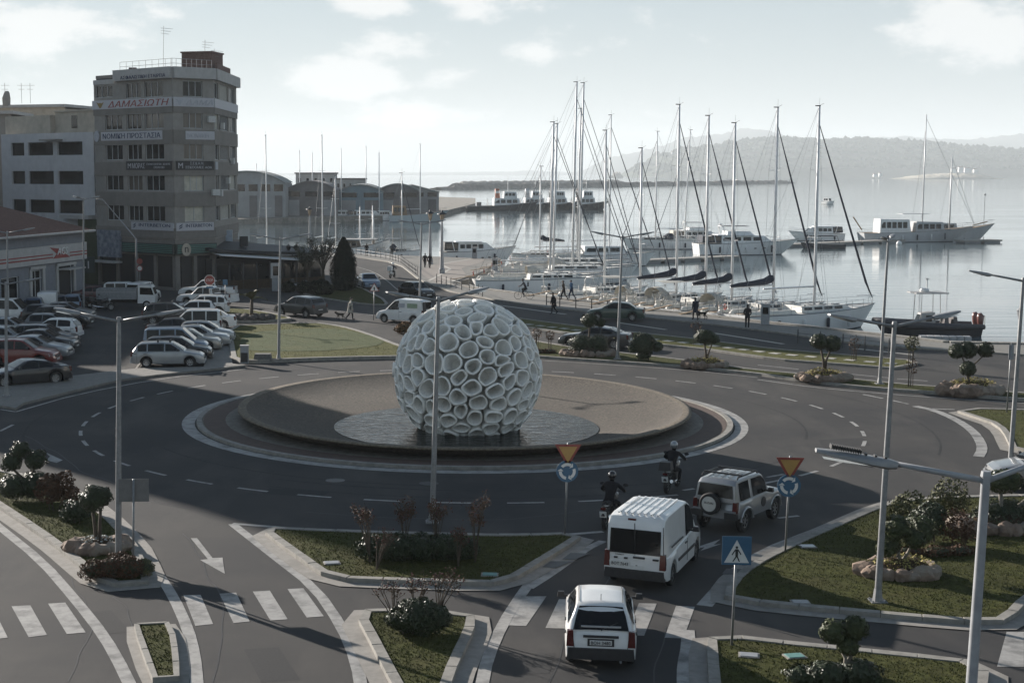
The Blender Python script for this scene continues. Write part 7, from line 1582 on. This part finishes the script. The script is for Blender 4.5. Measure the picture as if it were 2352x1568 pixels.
for i,(px,py,H,w,l,lab,d) in enumerate(((850,1292,1.55,.42,-.15,'leftmost tall rose bush on the centre island',1.3),(865,1308,1.05,.35,.25,'short branching rose bush in front on the centre island',.5),(930,1280,1.60,.35,0,'second tall rose bush on the centre island',1.6),(1003,1284,1.65,.40,.1,'tall rose bush wrapped round the lamp pole',1.5),(1092,1290,1.75,.32,.05,'rightmost tall rose bush on the centre island',1.7),(1052,1300,1.0,.3,.1,'low rose bush between the lamp and the rightmost rose',.8),(905,1437,1.05,.38,-.2,'left bare rose bush on the small front island',.4),(955,1425,1.0,.3,0,'middle bare rose bush on the small front island',.5),(1005,1430,1.2,.38,.25,'right bare rose bush on the small front island',.7))): rose(lab,px,py,H,w,60+i,d,l)
# palm in a rock ring
c=P(578,733,.18); o=thing('palm_tree','small palm in a ring of dark rocks behind the dry lawn','palm',(c.x,c.y,.18)); rg=random.Random(5)
MB().tube([(0,0,0),(0,0,.6),(.03,0,1.5)],[.16,.14,.12],8).build('trunk',bark,o,True)
for k in range(16):
    a=k*2.4; el=R(20+55*((k*.37)%1)); mb=MB(); d=Vector((math.cos(a),math.sin(a),0)); pts=[Vector((.03,0,1.5))+d*(l*math.cos(el))+Vector((0,0,l*math.sin(el)-.5*l*l*.6)) for l in (0,.35,.75,1.1,1.35)]
    s=Vector((-d.y,d.x,0)); vs=[];
    for p,w in zip(pts,(.03,.20,.26,.18,.03)): vs+=[p+s*w+Vector((0,0,.05)),p,p-s*w+Vector((0,0,.05))]
    mb.add(vs,[(i*3+q,i*3+q+1,(i+1)*3+q+1,(i+1)*3+q) for i in range(4) for q in (0,1)]); mb.build('frond',leafo,o)
for k in range(13): a=2*math.pi*k/13; MB().ico((1.45*math.cos(a),.7*math.sin(a),.15),.34,2,(1.2,1,.8),.12,rg).build('rock',mat('dark_rock',(.085,.075,.07),.9,var=.3,bump=.5),o)
MB().ico((0,0,.0),1.2,2,(1,.5,.22),.05,rg).build('soil_mound',soil,o)
# cypress and bare tree by the cafe
c=P(790,668); o=thing('cypress_tree','dense dark cypress beside the harbour bend','tree',(c.x,c.y,0)); rg=random.Random(9)
MB().tube([(0,0,0),(0,0,4.6)],[.16,.03],7).build('trunk',bark,o); mb=MB(); pts=[]
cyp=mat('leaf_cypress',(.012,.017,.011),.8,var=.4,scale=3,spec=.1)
prof=[(0.1,1.0),(.8,1.22),(2.0,1.28),(3.0,1.12),(3.8,.8),(4.6,.42),(5.15,.1)]
for _ in range(9000):
    z=rg.uniform(.1,5.1); a=rg.uniform(0,6.28); r=interp(prof,z)*(1+.12*math.sin(3*a+z*2.1)+.08*math.sin(7*a-z*3))*(.7+.3*rg.random()**.5); pts.append((Vector((r*math.cos(a),r*.9*math.sin(a),z+rg.uniform(-.1,.1))),Vector((math.cos(a),math.sin(a),.8))))
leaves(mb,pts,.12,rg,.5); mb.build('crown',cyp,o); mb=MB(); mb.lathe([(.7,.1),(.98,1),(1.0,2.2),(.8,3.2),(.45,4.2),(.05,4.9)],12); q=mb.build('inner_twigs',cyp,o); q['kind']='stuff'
def tree(label,px,py,H,W_,seed,m,nb=11,lf=70,size=.10,name='tree',z=.08):
    c=P(px,py,z); o=thing('deciduous_tree',label,'tree',(c.x,c.y,z)); rg=random.Random(seed); tr=MB(); lv=[]
    tr.tube([(0,0,0),(.05,0,H*.2),(0,.05,H*.42)],[.17,.14,.11],8); tr.build('trunk',bark,o,True); br=MB()
    for k in range(nb):
        a=k*2.4+rg.uniform(-.4,.4); b0=Vector((0,0,H*rg.uniform(.25,.42))); e=Vector((math.cos(a)*W_*rg.uniform(.5,1),math.sin(a)*W_*rg.uniform(.5,1),H*rg.uniform(.6,.98))); m1_=b0.lerp(e,.5)+Vector((0,0,H*.05)); br.tube([b0,m1_,e],[.07,.04,.012],5)
        for _ in range(9):
            f=rg.uniform(.3,1); s0=(b0.lerp(m1_,f*2) if f<.5 else m1_.lerp(e,f*2-1)); e2=s0+Vector((rg.gauss(0,.4),rg.gauss(0,.4),rg.gauss(.25,.3))); br.tube([s0,e2],[.018,.006],4)
            for _ in range(lf//9): q=s0.lerp(e2,rg.random()); lv.append((q+Vector((rg.gauss(0,.16),rg.gauss(0,.16),rg.gauss(0,.16))),Vector((0,0,1))))
    b_=br.build('limbs',bark,o); b_['kind']='stuff'; mb=MB(); leaves(mb,lv,size,rg,1.2); mb.build('crown',m,o); return o
tree('sparse grey tree behind the cafe terrace',742,664,5.6,2.0,14,mat('leaf_grey',(.05,.052,.04),.8,var=.3,spec=.1),13,150,.10)
tree('second sparse tree at the corner of the cafe',705,658,4.2,1.4,15,leafd,10,160,.10)
for i,(px,py,r) in enumerate(((735,675,.9),(700,672,.7),(660,668,.6))): bush(('dark shrub on the lawn beside the cypress','dark shrub at the cafe corner','low shrub beside the phone kiosk')[i],px,py,[((0,0,r*.6),r,(1.1,1,.9)),((r*.7,0,r*.5),r*.7,(1,1,.9))],cyp,.12,420,80+i,group='shrubs by the cafe')
# ------------------------------------------------------------------ people and dogs
def skin_mesh(verts,edges,rad,root,sub=2):
    me=bpy.data.meshes.new('figure'); me.from_pydata(verts,edges,[]); o=bpy.data.objects.new('figure_tmp',me); col.objects.link(o)
    md=o.modifiers.new('s','SKIN'); md.use_smooth_shade=True
    for i,v in enumerate(me.skin_vertices[0].data): r=rad[i]; v.radius=(r,r) if not hasattr(r,'__len__') else r; v.use_root=(i==root)
    ms=o.modifiers.new('d','SUBSURF'); ms.levels=sub; ms.render_levels=sub
    dg=bpy.context.evaluated_depsgraph_get(); out=bpy.data.meshes.new_from_object(o.evaluated_get(dg)); bpy.data.objects.remove(o); bpy.data.meshes.remove(me); return out
POSE={}
def figure(kind):
    "one continuous body; material slots: skin, top, trousers, shoes"
    if kind in POSE: return POSE[kind]
    J={}
    hip=.92
    if kind=='ride': hip=.86
    J['pelvis']=(0,0,hip); sp=(.05,0,hip+.28) if kind!='stand' else (0,0,hip+.28)
    tl=.02 if kind=='stand' else .06
    if kind in('ride','cycle'): tl=.22
    J['waist']=(tl*.4,0,hip+.16); J['chest']=(tl,0,hip+.38); J['neck']=(tl*1.25,0,hip+.55); J['head']=(tl*1.35+.02,0,hip+.66); J['crown']=(tl*1.35+.02,0,hip+.80)
    for s,n in ((1,'l'),(-1,'r')):
        J['hip'+n]=(0,s*.10,hip-.04); J['sh'+n]=(tl*1.1,s*.19,hip+.47)
        if kind=='walk':
            k=s; J['knee'+n]=(.14*k+.06,s*.10,hip-.46); J['ank'+n]=(.26*k-.05 if k>0 else -.36,s*.09,.09 if k>0 else .14); J['toe'+n]=(.26*k+.14 if k>0 else -.20,s*.10,.04 if k>0 else .05)
            J['elb'+n]=(tl-.10*k-.04,s*.25,hip+.20); J['wri'+n]=(tl-.06*k+.06,s*.24,hip-.03); J['hand'+n]=(tl-.04*k+.10,s*.23,hip-.12)
        elif kind=='stand':
            J['knee'+n]=(.02,s*.10,hip-.44); J['ank'+n]=(-.01,s*.10,.08); J['toe'+n]=(.16,s*.12,.04); 
            J['elb'+n]=(-.02,s*.26,hip+.19); J['wri'+n]=(.14,s*.17,hip+.08); J['hand'+n]=(.20,s*.10,hip+.08)
        elif kind=='ride':
            J['knee'+n]=(.34,s*.24,hip-.14); J['ank'+n]=(.12,s*.24,.36); J['toe'+n]=(.30,s*.24,.32)
            J['elb'+n]=(tl+.20,s*.36,hip+.26); J['wri'+n]=(tl+.38,s*.34,hip+.19); J['hand'+n]=(tl+.46,s*.33,hip+.17)
        else:
            k=s; J['knee'+n]=(.36,s*.11,hip-.22+.14*k); J['ank'+n]=(.16+.05*k,s*.11,hip-.58+.18*k); J['toe'+n]=(.32+.05*k,s*.11,hip-.62+.18*k)
            J['elb'+n]=(tl+.18,s*.27,hip+.25); J['wri'+n]=(tl+.36,s*.25,hip+.14); J['hand'+n]=(tl+.44,s*.24,hip+.12)
    B=[('pelvis','waist',2),('waist','chest',1),('chest','neck',1),('neck','head',0),('head','crown',0)]
    for n in 'lr': B+=[('pelvis','hip'+n,2),('hip'+n,'knee'+n,2),('knee'+n,'ank'+n,2),('ank'+n,'toe'+n,3),('chest','sh'+n,1),('sh'+n,'elb'+n,1),('elb'+n,'wri'+n,1),('wri'+n,'hand'+n,0)]
    RD={'pelvis':(.15,.12),'waist':(.145,.115),'chest':(.165,.125),'neck':.062,'head':(.085,.095),'crown':(.07,.075),'hip':.105,'knee':.068,'ank':.048,'toe':.045,'sh':.078,'elb':.056,'wri':.040,'hand':.042}
    names=list(J); idx={n:i for i,n in enumerate(names)}
    rad=[RD[n] if n in RD else RD[n[:-1]] for n in names]
    me=skin_mesh([J[n] for n in names],[(idx[a],idx[b_]) for a,b_,_ in B],rad,idx['pelvis'])
    hd=Vector(J['head']); hmid=(hd+Vector(J['crown']))/2
    # nose, and separate fingers and thumb grown from each hand
    ex=[('nose',[hmid+Vector((.075,0,.0)),hmid+Vector((.105,0,-.02))],[.016,.010])]
    for n,s in (('l',1),('r',-1)):
        w,h=Vector(J['wri'+n]),Vector(J['hand'+n]); d=(h-w).normalized(); side=Vector((0,1,0)) if abs(d.y)<.8 else Vector((1,0,0)); side=(side-d*side.dot(d)).normalized(); dn=d.cross(side)
        for k,l in enumerate((.055,.07,.075,.06)): b0=h+side*(.026-.0175*k); ex.append(('f',[b0,b0+d*l*.6+dn*.008,b0+d*l*.95+dn*.03],[.011,.010,.008]))
        b0=w.lerp(h,.6)+side*.035; ex.append(('f',[b0,b0+side*.03+d*.03,b0+side*.03+d*.06],[.013,.011,.009]))
    bm=bmesh.new(); bm.from_mesh(me); bm.faces.ensure_lookup_table()
    segs=[(Vector(J[a]),Vector(J[b_]),m,max(RD[a][0] if a in RD and hasattr(RD[a],'__len__') else RD.get(a,RD.get(a[:-1],.06)) if not hasattr(RD.get(a,0),'__len__') else .1,.03)) for a,b_,m in B]
    for f in bm.faces:
        c=f.calc_center_median(); best=None
        for a,b_,m,r in segs:
            t=max(0,min(1,(c-a).dot(b_-a)/(b_-a).length_squared)); d=(c-(a+(b_-a)*t)).length/r
            if best is None or d<best[0]: best=(d,m)
        f.material_index=best[1]; f.smooth=True
    tmp=MB()
    for _,pts,rr in ex: tmp.tube(pts,rr,6)
    b0=[bm.verts.new(v) for v in tmp.v]
    for f in tmp.f:
        q=bm.faces.new([b0[i] for i in f]); q.material_index=0; q.smooth=True
    bm.to_mesh(me); bm.free()
    for _ in range(4): me.materials.append(None)
    # hair cap, eyes and mouth
    hair=MB(); vs=[];n=12
    for i in range(7):
        th=i/6*R(115)
        for k in range(n): a=2*math.pi*k/n; fr=1 if math.cos(a)<.3 else .72; t2=th*fr; vs.append((hmid.x-.012+.098*math.sin(t2)*math.cos(a),hmid.y+.090*math.sin(t2)*math.sin(a),hmid.z+.005+.108*math.cos(t2)))
    hair.add(vs,[(i*n+k,i*n+(k+1)%n,(i+1)*n+(k+1)%n,(i+1)*n+k) for i in range(6) for k in range(n)]); hme=hair.mesh('hair',None,True)
    eye=MB(); 
    for s in (1,-1): eye.ico(hmid+Vector((.078,s*.030,.005)),.009,1)
    eye.box(hmid+Vector((.083,0,-.045)),(.01,.04,.008)); eme=eye.mesh('eyes',None)
    hel=MB().ico(hmid+Vector((-.005,0,.01)),.145,3,(1.08,.95,1.0)).mesh('helmet',None,True); vis=MB(); vs=[(hmid.x+.155*math.cos(a)*math.cos(b_),hmid.y+.145*math.sin(a)*math.cos(b_),hmid.z+.012+.15*math.sin(b_)) for b_ in (-.25,.05,.35) for a in np.linspace(-1.1,1.1,9)]; vis.add(vs,[(i*9+k,i*9+k+1,(i+1)*9+k+1,(i+1)*9+k) for i in range(2) for k in range(8)]); vme=vis.mesh('visor',None,True)
    coat=MB(); w0=Vector(J['waist']); 
    coat.tube([Vector((tl*.9,0,hip+.40)),w0,Vector((0,0,hip-.10)),Vector((-.02,0,hip-.34))],[.185,.175,.20,.23],14,cap=False,flat=.9); cme=coat.mesh('coat',None,True)
    POSE[kind]=(me,hme,eme,hel,vme,cme); return POSE[kind]
hairm=mat('hair_dark',(.025,.02,.016),.8,var=.2)
def person(label,pos,heading,kind,top,trous,helmet=None,coat=None,sc=1.0,z=0.0,hairc=None,group=None,bag=None):
    me,hme,eme,hel,vme,cme=figure(kind); o=thing('person',label,'person',(pos[0],pos[1],z),R(heading),group,sc)
    b=bpy.data.objects.new('body',me); col.objects.link(b); b.parent=o
    for i,m in enumerate((skin,top,trous,black)): b.material_slots[i].link='OBJECT'; b.material_slots[i].material=m
    if helmet: h=link('helmet',hel,b,mat_=helmet); link('visor',vme,h,mat_=glassd)
    else: link('hair',hme,b,mat_=hairc or hairm)
    link('eyes',eme,b,mat_=ink)
    if coat: link('coat',cme,b,mat_=coat)
    if bag: MB().box((-.17,0,1.25),(.12,.28,.38),taper=.85).build('backpack',bag,b)
    return o
kn=cloth('black',(.018,.018,.021)); nv=cloth('navy',(.022,.028,.045)); bl=cloth('blue',(.045,.10,.18)); gy=cloth('grey',(.09,.09,.095)); be=cloth('beige',(.36,.34,.30)); br_=cloth('brown',(.06,.045,.035)); dn=cloth('denim',(.03,.04,.065))
def walker(label,px,py,h,kind,top,tr,**k): return person(label,P(px,py),h,kind,top,tr,**k)
walker('person in a long pale coat walking a small dog across the road',804,735,8,'walk',be,kn,coat=be,sc=1.0)
walker('person in dark clothes striding across the road near the quay railing',1272,721,-165,'walk',kn,kn,coat=kn)
walker('person in dark jacket walking beside the one in blue on the quay',1295,689,155,'walk',br_,kn)
walker('person in a blue jacket walking along the quay',1313,688,150,'walk',bl,dn)
walker('person in dark coat holding the lead of a black dog on the promenade',1597,735,100,'walk',nv,kn,coat=nv)
walker('person in dark jacket standing with folded hands near the big sloop',1716,755,60,'stand',kn,kn,sc=1.02)
walker('left one of two dark-clad people walking on the mole',976,615,75,'walk',kn,kn)
walker('right one of two dark-clad people walking on the mole',987,616,80,'walk',kn,kn)
walker('person standing on the mole beside the canopied caique',842,588,90,'stand',kn,kn)
walker('person standing on the mole behind the little sailing cruiser',868+32,589,85,'stand',gy,kn)
walker('person in black half hidden behind the sphere top',1019,738,170,'walk',kn,kn)
def on_bike(b_,label,top,tr,hel,dx=-.18,dz=0.0,sc=1.0):
    a=b_.rotation_euler.z; p=b_.location; return person(label,(p.x+math.cos(a)*dx,p.y+math.sin(a)*dx),math.degrees(a),'ride',top,tr,helmet=hel,z=dz,sc=sc)
on_bike(b1,'rider in black with a grey helmet on the motorcycle beside the off-roader',kn,kn,CP['silver'])
on_bike(b2,'rider in black with a black helmet on the motorcycle behind the van',kn,kn,CP['black'])
on_bike(b3,'scooter rider in dark clothes with a white helmet on the bend',nv,kn,CP['white'],dx=-.12,dz=-.08)
# bicycle and cyclist
c=P(1203,687); bi=thing('bicycle','bicycle ridden along the quay edge','bicycle',(c.x,c.y,0),R(172))
for x in (.52,-.52): 
    w=MB().tube([(x+.34*math.cos(k*math.pi/12),0,.34+.34*math.sin(k*math.pi/12)) for k in range(25)],.020,5,cap=False).build('wheel',black,bi)
    m_=MB(); 
    for k in range(8): a=k*math.pi/4; m_.cyl((x,0,.34),(x+.33*math.cos(a),0,.34+.33*math.sin(a)),.003,n=3)
    m_.cyl((x,-.04,.34),(x,.04,.34),.03,n=8); m_.build('spokes',chrome,w)['kind']='stuff'
MB().tube([(-.52,0,.34),(-.16,0,.82),(.38,0,.84),(-.02,0,.32),(-.52,0,.34)],.018,5).tube([(-.02,0,.32),(-.20,0,.92)],.016,5).build('frame',railm,bi); MB().tube([(.52,0,.34),(.36,0,.95)],.018,5).build('fork',railm,bi); MB().tube([(.42,.27,1.02),(.38,0,1.0),(.42,-.27,1.02)],.014,5).build('handlebar',chrome,bi); MB().box((-.22,0,.95),(.25,.14,.06),taper=.8).build('saddle',black,bi); MB().cyl((-.02,-.08,.32),(-.02,.08,.32),.07,n=10).build('crank',chrome,bi)
person('cyclist in grey riding along the quay edge',(c.x+.2,c.y-.02),172,'cycle',gy,kn,z=.10,bag=kn)
# dogs
def dog(label,px,py,h,m,sc=1.0,fluffy=False):
    c=P(px,py); o=thing('dog',label,'dog',(c.x,c.y,0),R(h),None,sc)
    V={'hip':(-.26,0,.50),'mid':(0,0,.48),'chest':(.24,0,.47),'neck':(.36,0,.58),'head':(.46,0,.68),'muz':(.60,0,.65),'tail':(-.36,0,.55),'tail2':(-.52,0,.70)}
    E=[('hip','mid'),('mid','chest'),('chest','neck'),('neck','head'),('head','muz'),('hip','tail'),('tail','tail2')]; r={'hip':.10,'mid':.095,'chest':.125,'neck':.075,'head':.075,'muz':.035,'tail':.03,'tail2':.018}
    for s,n in ((1,'l'),(-1,'r')):
        V['th'+n]=(-.24,s*.08,.42);V['kn'+n]=(-.18+.05*s,s*.08,.32);V['hk'+n]=(-.32+.08*s,s*.08,.18);V['hp'+n]=(-.30+.08*s,s*.08,.04);V['hf'+n]=(-.24+.08*s,s*.08,.025)
        V['shd'+n]=(.24,s*.085,.40);V['el'+n]=(.20-.06*s,s*.085,.28);V['wr'+n]=(.25-.10*s,s*.085,.14);V['fp'+n]=(.25-.10*s,s*.085,.03);V['ear'+n]=(.42,s*.06,.75);V['ear2'+n]=(.40,s*.07,.82)
        E+=[('hip','th'+n),('th'+n,'kn'+n),('kn'+n,'hk'+n),('hk'+n,'hp'+n),('hp'+n,'hf'+n),('chest','shd'+n),('shd'+n,'el'+n),('el'+n,'wr'+n),('wr'+n,'fp'+n),('head','ear'+n),('ear'+n,'ear2'+n)]
        r.update({'th'+n:.075,'kn'+n:.05,'hk'+n:.03,'hp'+n:.026,'hf'+n:.026,'shd'+n:.06,'el'+n:.04,'wr'+n:.028,'fp'+n:.028,'ear'+n:.025,'ear2'+n:.012})
    ns=list(V); me=skin_mesh([V[n] for n in ns],[(ns.index(a),ns.index(b_)) for a,b_ in E],[r[n]*(1.3 if fluffy and n in('hip','mid','chest','neck') else 1) for n in ns],0); me.materials.append(m); me.shade_smooth(); link('body',me,o)
    MB().tube([(.37,.075*math.cos(k*.785),.60+.075*math.sin(k*.785)) for k in range(9)],.012,4,cap=False).build('collar',signr,o); return o
dog('black dog with raised tail on a lead on the promenade',1612,733,168,cloth('fur_black',(.015,.015,.016)),1.0)
dog('small shaggy brown dog walked across the road',782,733,185,cloth('fur_brown',(.05,.042,.034)),.8,True)
# ------------------------------------------------------------------ haze
hz=MB(); hz.box((0,6200,180-1.4-1),(20000,13600,362)); 
hm=bpy.data.materials.new('haze'); hm.use_nodes=True; t=hm.node_tree; t.nodes.clear()
pv=N(t,'ShaderNodeVolumePrincipled'); pv.inputs['Color'].default_value=(.90,.96,1.0,1); pv.inputs['Density'].default_value=.000125; pv.inputs['Anisotropy'].default_value=.08
om=N(t,'ShaderNodeOutputMaterial'); t.links.new(pv.outputs[0],om.inputs['Volume'])
o=hz.build('haze',hm); o['kind']='stuff'
